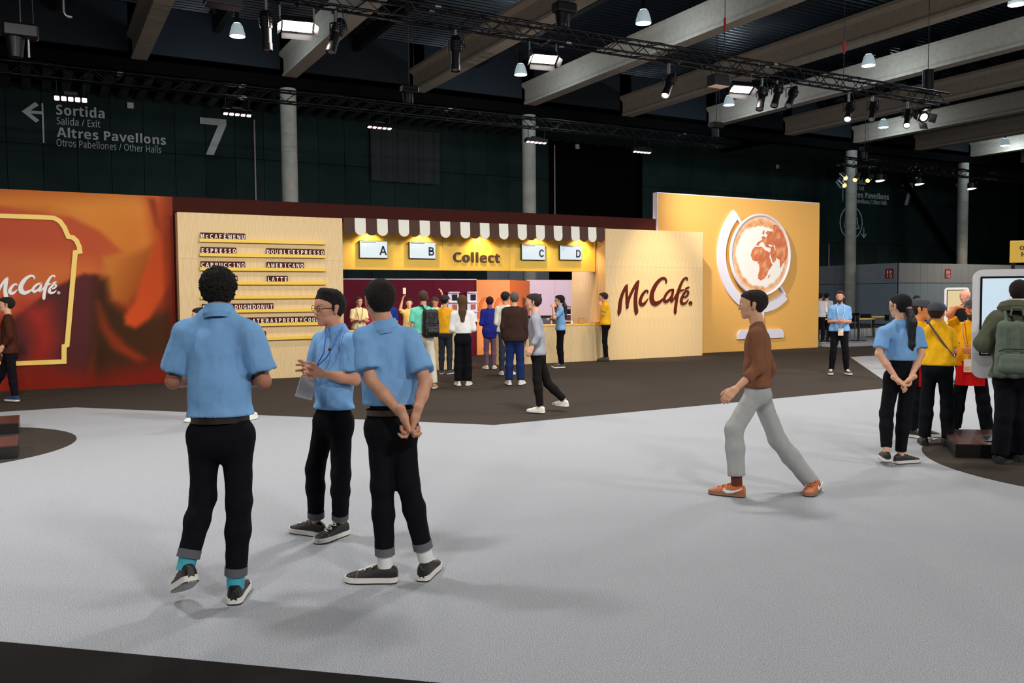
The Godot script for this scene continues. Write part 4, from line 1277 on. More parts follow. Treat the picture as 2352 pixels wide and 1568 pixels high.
func rigging() -> void:
	truss("black lighting truss nearest the camera, crossing the top of the picture", 1.0, 22.75, 7.0, -15.7, true)
	truss("dark lighting truss behind the booth with flat lamp bars", -4.0, 21.85, 7.0, -23.8, true)
	truss("small distant lighting truss at the right above the globe wall", 29.3, 49.5, 7.0, -24.8, true)
	hoist("black chain hoist on top of the nearest truss", Vector3(10.0, 7.64, -15.7), 11.9)
	hoist("black chain hoist on the truss behind the booth", Vector3(9.76, 7.63, -23.8), 11.9)
	hoist("black chain hoist at the right end of the truss behind the booth", Vector3(21.6, 7.63, -23.8), 11.25)
	hoist("black chain hoist on the small distant truss", Vector3(30.75, 7.63, -24.8), 11.9)
	hoist("dark hoist hanging on a chain at the picture's top left corner", Vector3(-0.08, 5.75, -15.7), 11.9)
	var ch := thing("pipe_drop", "pale pipe dropping from the roof at the upper left", "pipe", Vector3(0.53, 6.25, -15.7))
	part(ch, "pipe", tubem(Vector3.ZERO, Vector3(0, 5.5, 0), 0.02), M.chrome)
	part(ch, "elbow", pathm([Vector3.ZERO, Vector3(0.03, -0.05, 0), Vector3(0.12, -0.06, 0)], 0.02), M.chrome)
	var pb := thing("power_box", "black power box hanging above the leftmost spotlight", "box", Vector3(3.0, 7.0, -15.7))
	part(pb, "case", boxm(Vector3(0.62, 0.26, 0.34), 0.02), M.rig_dark, Vector3(0, -0.165, 0))
	part(pb, "bracket", boxm(Vector3(0.06, 0.03, 0.34)), M.chrome, Vector3(-0.2, -0.035, 0))
	for c in [[14.5, "red hook and wire holding the nearest truss, left of its lamp cluster"], [18.6, "thin wire holding the nearest truss in its right half"]]:
		var t := thing("rigging_wire", c[1], "wire", Vector3(c[0], 7.3, -15.7))
		part(t, "wire", tubem(Vector3(0, 0.9, 0), Vector3(0, 4.6, 0), 0.008, -1, 6), M.wire)
		part(t, "sling", tubem(Vector3(-0.12, 0, 0.1), Vector3(0, 0.6, 0), 0.008, -1, 6), M.wire)
		part(t, "sling", tubem(Vector3(0.12, 0, -0.1), Vector3(0, 0.6, 0), 0.008, -1, 6), M.wire)
		part(t, "hook", tubem(Vector3(0, 0.6, 0), Vector3(0, 0.92, 0), 0.03), M.red)
	var dr := thing("cable_drum", "black upright cylinder hanging by wire over the nearest truss's right end", "hoist", Vector3(22.3, 7.35, -15.9))
	part(dr, "drum", tubem(Vector3.ZERO, Vector3(0, 0.62, 0), 0.15), M.rig_dark)
	part(dr, "wire", tubem(Vector3(0, 0.62, 0), Vector3(0, 3.8, 0), 0.01, -1, 6), M.wire)
	for s in [[3.73, 6.42, Vector3(0, -1, 0.12), false, "black spotlight pointing straight down, leftmost on the nearest truss"], [5.0, 6.5, Vector3(-0.35, -0.9, 0.2), false, "black spotlight right of the leftmost panel flood"], [7.44, 6.5, Vector3(-0.1, -1, 0.15), false, "black spotlight pointing down between the two left panel floods"], [12.82, 6.46, Vector3(-0.55, -0.75, 0.3), true, "black spotlight with lit lens left of the black box lamp"], [15.71, 6.5, Vector3(-0.4, -0.85, 0.2), false, "first of three clustered spotlights right of the black box lamp"], [16.22, 6.62, Vector3(-0.45, -0.8, 0.2), false, "second of three clustered spotlights right of the black box lamp"], [16.72, 6.6, Vector3(-0.6, -0.72, 0.3), false, "third of three clustered spotlights right of the black box lamp"], [18.82, 6.45, Vector3(-0.6, -0.7, 0.38), true, "lit spotlight in the right half of the nearest truss"], [19.75, 6.55, Vector3(-0.55, -0.74, 0.35), false, "unlit spotlight beside the lit one in the nearest truss's right half"], [21.18, 6.5, Vector3(-0.6, -0.7, 0.38), true, "lit spotlight next to the flaring lamp at the nearest truss's end"]]:
		var sl := spot_lamp(s[4], Vector3(s[0], s[1], -15.7), s[2], s[3])
		if s[3]:
			aim(sl, s[2].normalized() * 0.4, Vector3(s[0], s[1], -15.7) + s[2] * 5.0, 14.0, 8.0, rgb8(255, 244, 226), 0.08)
	aim(get_node("spotlight_003"), Vector3(0.25, -0.1, -0.3), Vector3(18.3, 3.1, -18.9), 24.0, 42.0, rgb8(255, 236, 212), 0.1, 1.0)
	# black box lamp that washes the logo wall
	var bx := thing("box_lamp", "black box lamp hanging under the nearest truss above the logo wall", "flood light", Vector3(14.3, 6.72, -15.7))
	part(bx, "housing", boxm(Vector3(0.46, 0.26, 0.3), 0.02), M.rig_dark)
	part(bx, "lamp_face", boxm(Vector3(0.42, 0.01, 0.26)), glow(rgb8(150, 90, 40), 0.4), Vector3(0, -0.131, 0))
	part(bx, "handle", pathm([Vector3(-0.2, 0.12, 0), Vector3(-0.2, 0.24, 0), Vector3(0.2, 0.24, 0), Vector3(0.2, 0.12, 0)], 0.012), M.rig_dark)
	part(bx, "clamp", tubem(Vector3(0, 0.24, 0), Vector3(0, 0.3, 0), 0.03), M.rig_dark)
	aim(bx, Vector3(0.1, -0.2, -0.1), Vector3(14.45, 1.35, -18.2), 19.0, 26.0, rgb8(255, 226, 180), 0.12, 1.0)
	# flaring fresnel lamp at the truss end
	var fr := thing("fresnel_lamp", "flaring round lamp with barn doors at the nearest truss's right end", "spotlight", Vector3(21.85, 6.58, -15.7))
	var fb := facing(Vector3(-0.35, -0.45, 0.82))
	part(fr, "housing", tubem(-fb.z * 0.32, fb.z * 0.02, 0.15, 0.16, 16), M.rig_dark)
	part(fr, "lens_lamp", tubem(fb.z * 0.02, fb.z * 0.03, 0.1, -1, 16), glow(rgb8(255, 244, 226), 12.0))
	for k in 4:
		var o: Vector3 = [fb.x, -fb.x, fb.y, -fb.y][k]
		part(fr, "barn_door", boxm(Vector3(0.24, 0.2, 0.006)), M.rig_dark, o * 0.17 + fb.z * 0.1 + o * 0.05, Basis(o.cross(fb.z), (fb.z + o * 0.7).normalized(), o))
	part(fr, "yoke", pathm([fb.x * 0.19, fb.x * 0.19 + Vector3(0, 0.34, 0), -fb.x * 0.19 + Vector3(0, 0.34, 0), -fb.x * 0.19], 0.013), M.rig_dark)
	part(fr, "clamp", tubem(Vector3(0, 0.3, 0), Vector3(0, 0.44, 0), 0.03), M.rig_dark)
	aim(fr, fb.z * 0.06, fr.position + fb.z * 4.0, 30.0, 8.0, rgb8(255, 244, 226), 0.1)
	# LED bars under the second truss
	for s in [[0.89, Vector3(-0.05, -0.5, 0.86), "row of five square pink-white lamps at the far left above the wall lettering"], [4.84, Vector3(0, -0.94, 0.34), "flat lamp bar under the rear truss right of the numeral seven"], [8.83, Vector3(0, -0.97, 0.24), "flat lamp bar under the rear truss beside the hung sheet"], [14.08, Vector3(0, -0.97, 0.24), "flat lamp bar under the rear truss at the middle column"], [18.27, Vector3(0, -0.97, 0.24), "flat lamp bar at the right end of the rear truss"]]:
		var t := thing("lamp_bar", s[2], "lamp bar", Vector3(s[0], 6.55, -23.8), "lamp bars under the rear truss")
		var b := facing(s[1])
		part(t, "housing", boxm(Vector3(0.78, 0.17, 0.12), 0.01), M.rig_dark, -b.z * 0.06, b)
		for k in 5:
			part(t, "lamp_cell", boxm(Vector3(0.112, 0.112, 0.03), 0.02), glow(rgb8(255, 214, 218), 3.0), b.x * (-0.3 + 0.15 * k), b)
		for k in [-0.3, 0.3]:
			part(t, "hanger", tubem(Vector3(k, 0.05, 0), Vector3(k, 0.42, 0), 0.012), M.rig_dark)
		part(t, "driver_box", boxm(Vector3(0.3, 0.1, 0.12), 0.01), M.rig_dark, Vector3(0, 0.14, -0.04))
		area(t, b.z * 0.03, s[1], 0.7, 0.13, 4.0, rgb8(255, 224, 226))
	# lamps on the small right truss
	for s in [[29.5, 6.5, Vector3(-0.35, -0.5, 0.8), "warm twin spot at the left end of the distant truss"], [30.2, 6.5, Vector3(-0.75, -0.6, 0.2), "warm spot leaning left on the distant truss, second from its left end"], [31.0, 6.5, Vector3(-0.8, -0.5, 0.2), "warm spot leaning left on the distant truss, third from its left end"]]:
		var t := thing("par_lamp", s[3], "spotlight", Vector3(s[0], s[1], -24.8), "warm spots on the distant truss")
		var d: Vector3 = s[2].normalized()
		part(t, "can", tubem(-d * 0.34, d * 0.12, 0.09, 0.1, 14), M.chrome)
		part(t, "lens_lamp", tubem(d * 0.12, d * 0.13, 0.085, -1, 14), glow(rgb8(255, 190, 70), 5.0))
		part(t, "yoke", tubem(Vector3(0, 0.05, 0), Vector3(0, 0.46, 0), 0.02), M.rig_dark)
		part(t, "clamp_bar", boxm(Vector3(0.06, 0.03, 0.34), 0.005), M.rig_dark, Vector3(0, 0.465, 0))
		if s[0] < 30.0:
			part(t, "can", tubem(-d * 0.34 + Vector3(-0.06, -0.3, 0), d * 0.12 + Vector3(-0.06, -0.3, 0), 0.09, 0.1, 14), M.chrome)
			part(t, "lens_lamp", tubem(d * 0.12, d * 0.13, 0.085, -1, 14), glow(rgb8(255, 190, 70), 5.0), Vector3(-0.06, -0.3, 0))
		aim(t, d * 0.16, t.position + d * 5.0, 20.0, 5.0, rgb8(255, 190, 90), 0.1)
	for s in [[31.75, "round downward lamp on the distant truss nearest its left end"], [34.35, "round downward lamp in the middle of the distant truss"], [38.1, "round downward lamp at the distant truss's right, by the far column"], [44.2, "round downward lamp on the distant truss, first beyond the right edge"], [47.6, "round downward lamp on the distant truss, second beyond the right edge"]]:
		var t := thing("round_lamp", s[1], "lamp", Vector3(s[0], 6.5, -24.8), "round lamps on the distant truss")
		var m := MB.new()
		m.lathe([Vector2(0.19, 0.0), Vector2(0.21, 0.0), Vector2(0.21, 0.24), Vector2(0.14, 0.3), Vector2(0.0, 0.3)], 20)
		part(t, "housing", m.done(), M.rig_dark)
		part(t, "lamp_lens", tubem(Vector3(0, 0.0, 0), Vector3(0, 0.02, 0), 0.2, -1, 20), glow(rgb8(255, 232, 196), 8.0), Vector3.ZERO, Basis(Vector3.RIGHT, -0.25))
		part(t, "stem", tubem(Vector3(0, 0.3, 0), Vector3(0, 0.46, 0), 0.02), M.rig_dark)
		part(t, "clamp_bar", boxm(Vector3(0.06, 0.03, 0.34), 0.005), M.rig_dark, Vector3(0, 0.465, 0))
		aim(t, Vector3(0, -0.06, 0.02), t.position + Vector3(0.5, -4, -2.2 if s[0] > 40.0 else 1.0), 58.0, 17.0 if s[0] > 40.0 else 7.0, rgb8(255, 238, 216), 0.3)
	# pendant bells under the roof
	var bell := MB.new()
	bell.lathe([Vector2(0.06, 0.44), Vector2(0.13, 0.4), Vector2(0.17, 0.34), Vector2(0.24, 0.1), Vector2(0.25, 0.02), Vector2(0.24, 0.0)], 22)
	var bellm := bell.done()
	var shade := glow(rgb8(190, 222, 232), 0.35)
	for s in [[6.0, -29.2, "bell pendant lamp at the upper left beside the flood"], [16.94, -22.0, "bell pendant lamp in the upper middle, right of the hoist"], [16.59, -29.2, "bell pendant lamp under the dark roof left of the middle panel flood"], [27.52, -22.1, "bell pendant lamp in front of the second beam at right"], [27.51, -29.5, "bell pendant lamp just left of the clustered spotlights"], [38.3, -29.8, "bell pendant lamp below the nearest truss's right end"], [49.4, -30.2, "farthest bell pendant lamp at the right edge"], [25.7, -15.45, "very bright bell pendant lamp at the top right corner"]]:
		var t := thing("pendant_lamp", s[2], "pendant lamp", Vector3(s[0], 10.18, s[1]), "bell pendants under the roof")
		part(t, "lamp_shade", bellm, shade)
		part(t, "lamp_glass", tubem(Vector3(0, 0.0, 0), Vector3(0, 0.015, 0), 0.235, -1, 22), glow(rgb8(226, 246, 255), 7.0))
		part(t, "lamp_collar", tubem(Vector3(0, 0.34, 0), Vector3(0, 0.42, 0), 0.15, 0.11, 18), glow(rgb8(226, 246, 255), 3.0))
		part(t, "ballast", tubem(Vector3(0, 0.44, 0), Vector3(0, 0.85, 0), 0.06, -1, 12), M.rig_dark)
		part(t, "rod", tubem(Vector3(0, 0.85, 0), Vector3(0, 1.75, 0), 0.012, -1, 6), M.wire)
		var o := OmniLight3D.new()
		o.name = "lamp_light"
		t.add_child(o)
		o.position = Vector3(0, -0.1, 0)
		o.light_color = rgb8(220, 240, 255)
		o.light_energy = 3.0 * KEY
		o.light_size = 0.2
		o.omni_range = 60
		o.shadow_enabled = true
# ---------------------------------------------------------------- platforms, kiosks, furniture
func chair(label: String, at: Vector3, yaw: float) -> void:
	var t := thing("cafe_chair", label, "chair", at, "chairs in the seating area", yaw)
	part(t, "seat", boxm(Vector3(0.42, 0.03, 0.42), 0.01), M.bezel, Vector3(0, 0.46, 0))
	part(t, "backrest", boxm(Vector3(0.42, 0.2, 0.02), 0.008), M.bezel, Vector3(0, 0.76, -0.2))
	for s in [-1.0, 1.0]:
		part(t, "leg", tubem(Vector3(0.2 * s, 0, 0.2), Vector3(0.19 * s, 0.46, 0.18), 0.01, -1, 6), M.chrome)
		part(t, "leg", tubem(Vector3(0.2 * s, 0, -0.22), Vector3(0.2 * s, 0.84, -0.21), 0.01, -1, 6), M.chrome)
func kiosk(label: String, at: Vector3, yaw: float, k: float, lit: Material) -> Node3D:
	var t := thing("order_kiosk", label, "kiosk", at, "self-order kiosks", yaw)
	var w := 0.66 * k
	var h := 1.1 * k
	var y := 1.19 * k
	part(t, "casing", prismm(rrect(w, h, 0.09 * k, 7), -0.05, 0.05), M.kiosk, Vector3(0, y, 0))
	part(t, "rear_shell", prismm(rrect(w - 0.04, h - 0.05, 0.09 * k, 7), -0.11, -0.05), M.kiosk, Vector3(0, y - 0.005, 0))
	part(t, "bezel", prismm(rrect(w - 0.13 * k, 0.8 * k, 0.01, 2), 0.05, 0.054), M.bezel, Vector3(0, y + 0.08 * k, 0))
	var sc := part(t, "screen", boxm(Vector3(w - 0.17 * k, 0.76 * k, 0.003)), lit, Vector3(0, y + 0.08 * k, 0.056))
	part(sc, "logo_mark", ribbonm([Vector2(-0.05, -0.04) * k, Vector2(-0.03, 0.05) * k, Vector2(0, -0.02) * k, Vector2(0.03, 0.05) * k, Vector2(0.05, -0.04) * k], [0.012 * k], 0.002, 0.004, false), M.yellow, Vector3(0, -0.2 * k, 0))
	part(t, "card_reader", boxm(Vector3(0.13, 0.2, 0.09) * k, 0.01), M.bezel, Vector3(-0.02, y - 0.42 * k, 0.08))
	part(t, "post", boxm(Vector3(0.09, y - h / 2 + 0.1, 0.06), 0.01), M.kiosk, Vector3(-0.05 * k, (y - h / 2 + 0.1) / 2, -0.06))
	part(t, "foot", boxm(Vector3(0.4, 0.012, 0.34), 0.004), M.bezel, Vector3(0, 0.006, -0.06))
	return t
func platform(label: String, poly: Array, h: float) -> void:
	var t := thing("platform", label, "platform", Vector3.ZERO, "low black kiosk platforms")
	part(t, "plinth", flat_poly(poly, 0.011, h - 0.012), M.platform_side)
	part(t, "deck", flat_poly(poly, h - 0.012, h), M.platform_top)
func props() -> void:
	platform("low black platform with dark red top under the right kiosk", [[8.0, -5.33], [8.75, -6.0], [10.6, -4.6], [9.95, -3.66]], 0.15)
	platform("upper of the two small dark platforms at the left edge", [[-0.24, -12.2], [-0.24, -13.0], [-1.5, -13.0], [-1.5, -12.2]], 0.15)
	platform("lower of the two small dark platforms at the left edge", [[-0.22, -10.28], [-0.22, -11.0], [-1.5, -11.0], [-1.5, -10.28]], 0.15)
	var blue := lit_screen(rgb8(206, 226, 240), 0.95)
	var cream := lit_screen(rgb8(238, 216, 160), 0.85)
	kiosk("large white order kiosk with pale blue screen on the right platform", Vector3(8.57, 0.15, -5.16), -0.95, 1.0, blue)
	var k2 := kiosk("distant white order kiosk with cream screen behind the yellow shirts", Vector3(16.9, 0.56, -11.3), -0.95, 0.7, cream)
	part(k2, "pedestal", boxm(Vector3(1.1, 0.56, 0.5), 0.01), M.white, Vector3(-0.1, -0.28, 0))
	var od := thing("order_sign", "yellow Order Here sign on a black pole at the right edge", "sign", Vector3(11.1, 0, -6.45), "", -0.98)
	part(od, "pole", boxm(Vector3(0.04, 2.05, 0.04)), M.bezel, Vector3(-0.17, 1.03, -0.03))
	part(od, "board", boxm(Vector3(0.42, 0.28, 0.03), 0.005), M.yellow, Vector3(0, 2.18, 0))
	part(od, "text", textm("Order", 0.075, 0.004, font_b, HORIZONTAL_ALIGNMENT_CENTER), M.type_dark, Vector3(0, 2.18, 0.017))
	part(od, "text", textm("Here", 0.075, 0.004, font_b, HORIZONTAL_ALIGNMENT_CENTER), M.type_dark, Vector3(0, 2.1, 0.017))
	# seating area beyond the globe wall
	var pl := thing("seating_plinth", "low pale grey plinth under the distant seating area", "platform", Vector3(29.0, 0, -23.0))
	part(pl, "slab", boxm(Vector3(14.0, 0.1, 8.0), 0.01), M.grey_panel, Vector3(-0.3, 0.05, 0.5))
	var n := 0
	for p in [[22.95, -19.9, "yellow-topped cafe table right of the globe wall", "the table beside the globe wall"], [24.1, -19.6, "yellow-topped cafe table behind the ponytail, nearer the annex", "the table behind the ponytail"], [24.8, -21.4, "yellow-topped cafe table at the back of the seating area", "the rearmost table"], [26.6, -21.0, "yellow-topped cafe table farthest right in the seating area", "the table farthest right"]]:
		var t := thing("cafe_table", p[2], "table", Vector3(p[0], 0.1, p[1]), "tables in the seating area")
		part(t, "top", tubem(Vector3(0, 0.72, 0), Vector3(0, 0.75, 0), 0.5, -1, 28), M.table_top)
		part(t, "edge", tubem(Vector3(0, 0.70, 0), Vector3(0, 0.72, 0), 0.48, -1, 28), M.bezel)
		part(t, "column", tubem(Vector3(0, 0.02, 0), Vector3(0, 0.7, 0), 0.04), M.bezel)
		part(t, "base", tubem(Vector3(0, 0.0, 0), Vector3(0, 0.02, 0), 0.26, -1, 20), M.bezel)
		for k in 3:
			chair("black chair with thin metal legs, %s %s" % [["facing away at", "left of", "right of"][k], p[3]], Vector3(p[0] + 0.72 * sin(2.1 * k + n), 0.1, p[1] + 0.72 * cos(2.1 * k + n)), 2.1 * k + n + PI)
		n += 1
	var nb := thing("napkin_bundle", "crumpled white paper bag with a black stripe on a cafe table", "paper bag", Vector3(23.0, 0.85, -19.75))
	var nm := MB.new()
	nm.lathe([Vector2(0, 0), Vector2(0.13, 0), Vector2(0.15, 0.06), Vector2(0.1, 0.13), Vector2(0.07, 0.14), Vector2(0.05, 0.2), Vector2(0.0, 0.22)], 9)
	part(nb, "paper", nm.done(), M.white)
	part(nb, "stripe", boxm(Vector3(0.2, 0.015, 0.01)), M.bezel, Vector3(0, 0.09, 0.135), Basis(Vector3.BACK, 0.2))
	var pln := thing("potted_plant", "green leafy plant beside the distant kiosk", "plant", Vector3(18.3, 0, -11.6))
	part(pln, "pot", tubem(Vector3.ZERO, Vector3(0, 0.7, 0), 0.16, 0.2, 16), M.bezel)
	for i in 14:
		var a := i * 2.4
		var d := Vector3(cos(a) * 0.5, 1.0, sin(a) * 0.5).normalized()
		var lf := MB.new()
		var sd := d.cross(Vector3.UP).normalized() * 0.04
		var p0 := Vector3(0, 0.7, 0)
		var p1 := p0 + d * (0.45 + 0.03 * (i % 4))
		var p2 := p1 + Vector3(d.x, -0.15, d.z) * 0.35
		var nn := sd.cross(d).normalized()
		lf.quad(p0, p1 - sd, p2, p1 + sd, nn)
		part(pln, "leaf", lf.done(), plain(70, 120, 50))
# ---------------------------------------------------------------- people: joints laid out in metres, skin and clothes meshed round them
var fold_noise: FastNoiseLite
var hair_noise: FastNoiseLite
var shoe_cache := {}
func shoe_meshes(high: float) -> Array:
	if shoe_cache.has(high):
		return shoe_cache[high]
	var zs := [-0.068, -0.06, -0.035, 0.0, 0.05, 0.1, 0.15, 0.19, 0.215, 0.226]
	var ws := [0.016, 0.028, 0.037, 0.038, 0.04, 0.045, 0.049, 0.043, 0.027, 0.008]
	var hs := [0.07, 0.085 + high, 0.096 + high, 0.1 + high, 0.092 + high * 0.5, 0.076, 0.06, 0.05, 0.04, 0.026]
	var q := PackedVector2Array()
	for i in zs.size():
		q.append(Vector2(ws[i] + 0.004, -zs[i]))
	for i in range(zs.size() - 1, -1, -1):
		q.append(Vector2(-ws[i] - 0.004, -zs[i]))
	var sole := MB.new()
	sole.prism(q, 0.006, 0.034, Transform3D(Basis(Vector3.RIGHT, Vector3(0, 0, -1), Vector3.UP), Vector3.ZERO))
	var up := MB.new()
	var pt := []
	var nm := []
	for i in zs.size():
		var rp := []
		var rn := []
		for k in 13:
			var a := PI * k / 12.0
			var cx := cos(a)
			var sy := sin(a)
			rp.append(Vector3(ws[i] * signf(cx) * pow(absf(cx), 0.7), 0.022 + (hs[i] - 0.022) * pow(sy, 0.75), zs[i]))
			rn.append(Vector3(cx / ws[i], sy / (hs[i] - 0.02), (-30.0 if i == 0 else 0.0) + (25.0 if i > 7 else 0.0)).normalized())
		pt.append(rp)
		nm.append(rn)
	for i in zs.size() - 1:
		for k in 12:
			up.quad(pt[i][k], pt[i][k + 1], pt[i + 1][k + 1], pt[i + 1][k], nm[i][k], nm[i][k + 1], nm[i + 1][k + 1], nm[i + 1][k])
	for k in 12:
		up.tri(Vector3(0, 0.03, -0.069), pt[0][k], pt[0][k + 1], Vector3(0, 0, -1), Vector3(0, 0, -1), Vector3(0, 0, -1))
	var lace := tubem(Vector3(-0.028, -0.004, 0), Vector3(0.028, 0, 0.012), 0.005, -1, 5)
	var tread := MB.new()
	tread.prism(q, 0.0, 0.006, Transform3D(Basis(Vector3.RIGHT, Vector3(0, 0, -1), Vector3.UP), Vector3.ZERO))
	var seam := []
	for k in 13:
		seam.append(pt[6][k] + nm[6][k] * 0.0012)
	shoe_cache[high] = [sole.done(), up.done(), lace, tread.done(), pathm(seam, 0.0014, 5)]
	return shoe_cache[high]
func shoe(root: Node3D, ank: Vector3, toe: Vector3, s: float, o: Dictionary) -> void:
	var hl := ank - Vector3.UP * 0.09 * s
	var d := (toe - hl)
	if absf(d.y) < 0.065: d.y = 0.0
	d = d.normalized()
	var x := Vector3.UP.cross(d).normalized()
	var b := Basis(x, d.cross(x), d)
	var at := ank - b.y * 0.095 * s
	var low := minf((at - b.z * 0.068 * s).y, (at + b.z * 0.226 * s).y)
	if low < 0.008 or (low < 0.05 and absf(d.y) < 0.05):
		at.y += 0.008 - low
	var ms := shoe_meshes(o.get("high", 0.0))
	var bs := b.scaled(Vector3.ONE * s)
	bs = Basis(b.x * s, b.y * s, b.z * s)
	var sc: Array = o.get("shoe", [22, 22, 24])
	var so: Array = o.get("sole", [225, 222, 215])
	var sh := part(root, "shoe", ms[1], plain(sc[0], sc[1], sc[2], 0.55), at, bs)
	part(sh, "sole", ms[0], plain(so[0], so[1], so[2], 0.7))
	part(sh, "outsole", ms[3], M.bezel)
	if o.has("lace"):
		var lc: Array = o.lace
		part(sh, "toe_seam", ms[4], plain(150, 150, 150, 0.8))
		for i in 5:
			part(sh, "lace", ms[2], plain(lc[0], lc[1], lc[2], 0.8), Vector3(0, 0.0985 - 0.0074 * i, 0.045 + 0.02 * i), Basis(Vector3.UP, 0.3 if i % 2 else -0.3))
	if o.has("swoosh"):
		for sd in [-1.0, 1.0]:
			part(sh, "side_mark", ribbonm([Vector2(-0.055, 0.075), Vector2(0.0, 0.048), Vector2(0.06, 0.04), Vector2(0.09, 0.052), Vector2(0.075, 0.064)], [0.004, 0.007, 0.012, 0.008, 0.003], -0.002, 0.002, false, 5), M.white, Vector3(sd * 0.0475, 0, 0), Basis(Vector3(0, 0, 1), Vector3(0, 1, 0), Vector3(-1, 0, 0)))
func hand(w: Vector3, dir: Vector3, pn: Vector3, thumb: Vector3, s: float, curl: float) -> Array:
	# w wrist, dir towards the fingers, pn out of the palm, thumb towards the thumb side
	var q := []
	var x := (thumb - dir * thumb.dot(dir)).normalized()
	pn = dir.cross(x).normalized() * (1.0 if dir.cross(x).dot(pn) >= 0.0 else -1.0)
	var ln := [0.082, 0.09, 0.084, 0.066]
	for f in 4:
		var off := x * (0.03 - 0.02 * f) * s
		var kn := w + dir * (0.088 - 0.004 * absf(f - 1.0)) * s + off
		q.append(pr(w + off * 0.55 + dir * 0.01 * s, kn, 0.0165 * s, 0.013 * s, 0.014))
		var p := kn
		var d := dir
		for k in 3:
			var a: float = curl * [0.75, 1.0, 0.7][k]
			d = (d * cos(a) + pn * sin(a)).normalized()
			pn = (pn - d * pn.dot(d)).normalized()
			var l: float = ln[f] * [0.46, 0.3, 0.24][k] * s
			q.append(pr(p, p + d * l, (0.0098 - 0.0008 * k) * s, (0.0092 - 0.001 * k) * s, 0.004))
			p += d * l
		pn = dir.cross(x).normalized() * (1.0 if dir.cross(x).dot(pn) >= 0.0 else -1.0)
	var t0 := w + dir * 0.025 * s + x * 0.022 * s
	var t1 := t0 + (dir * 0.7 + x * 0.6 + pn * 0.25).normalized() * 0.045 * s
	var t2 := t1 + (dir * 0.9 + x * 0.25 + pn * 0.35 * (0.4 + curl)).normalized() * 0.034 * s
	var t3 := t2 + (dir * 0.95 + pn * 0.3 * (0.4 + curl)).normalized() * 0.024 * s
	q.append(pr(t0, t1, 0.0155 * s, 0.012 * s, 0.012))
	q.append(pr(t1, t2, 0.0115 * s, 0.0105 * s, 0.005))
	q.append(pr(t2, t3, 0.0105 * s, 0.008 * s, 0.005))
	return q
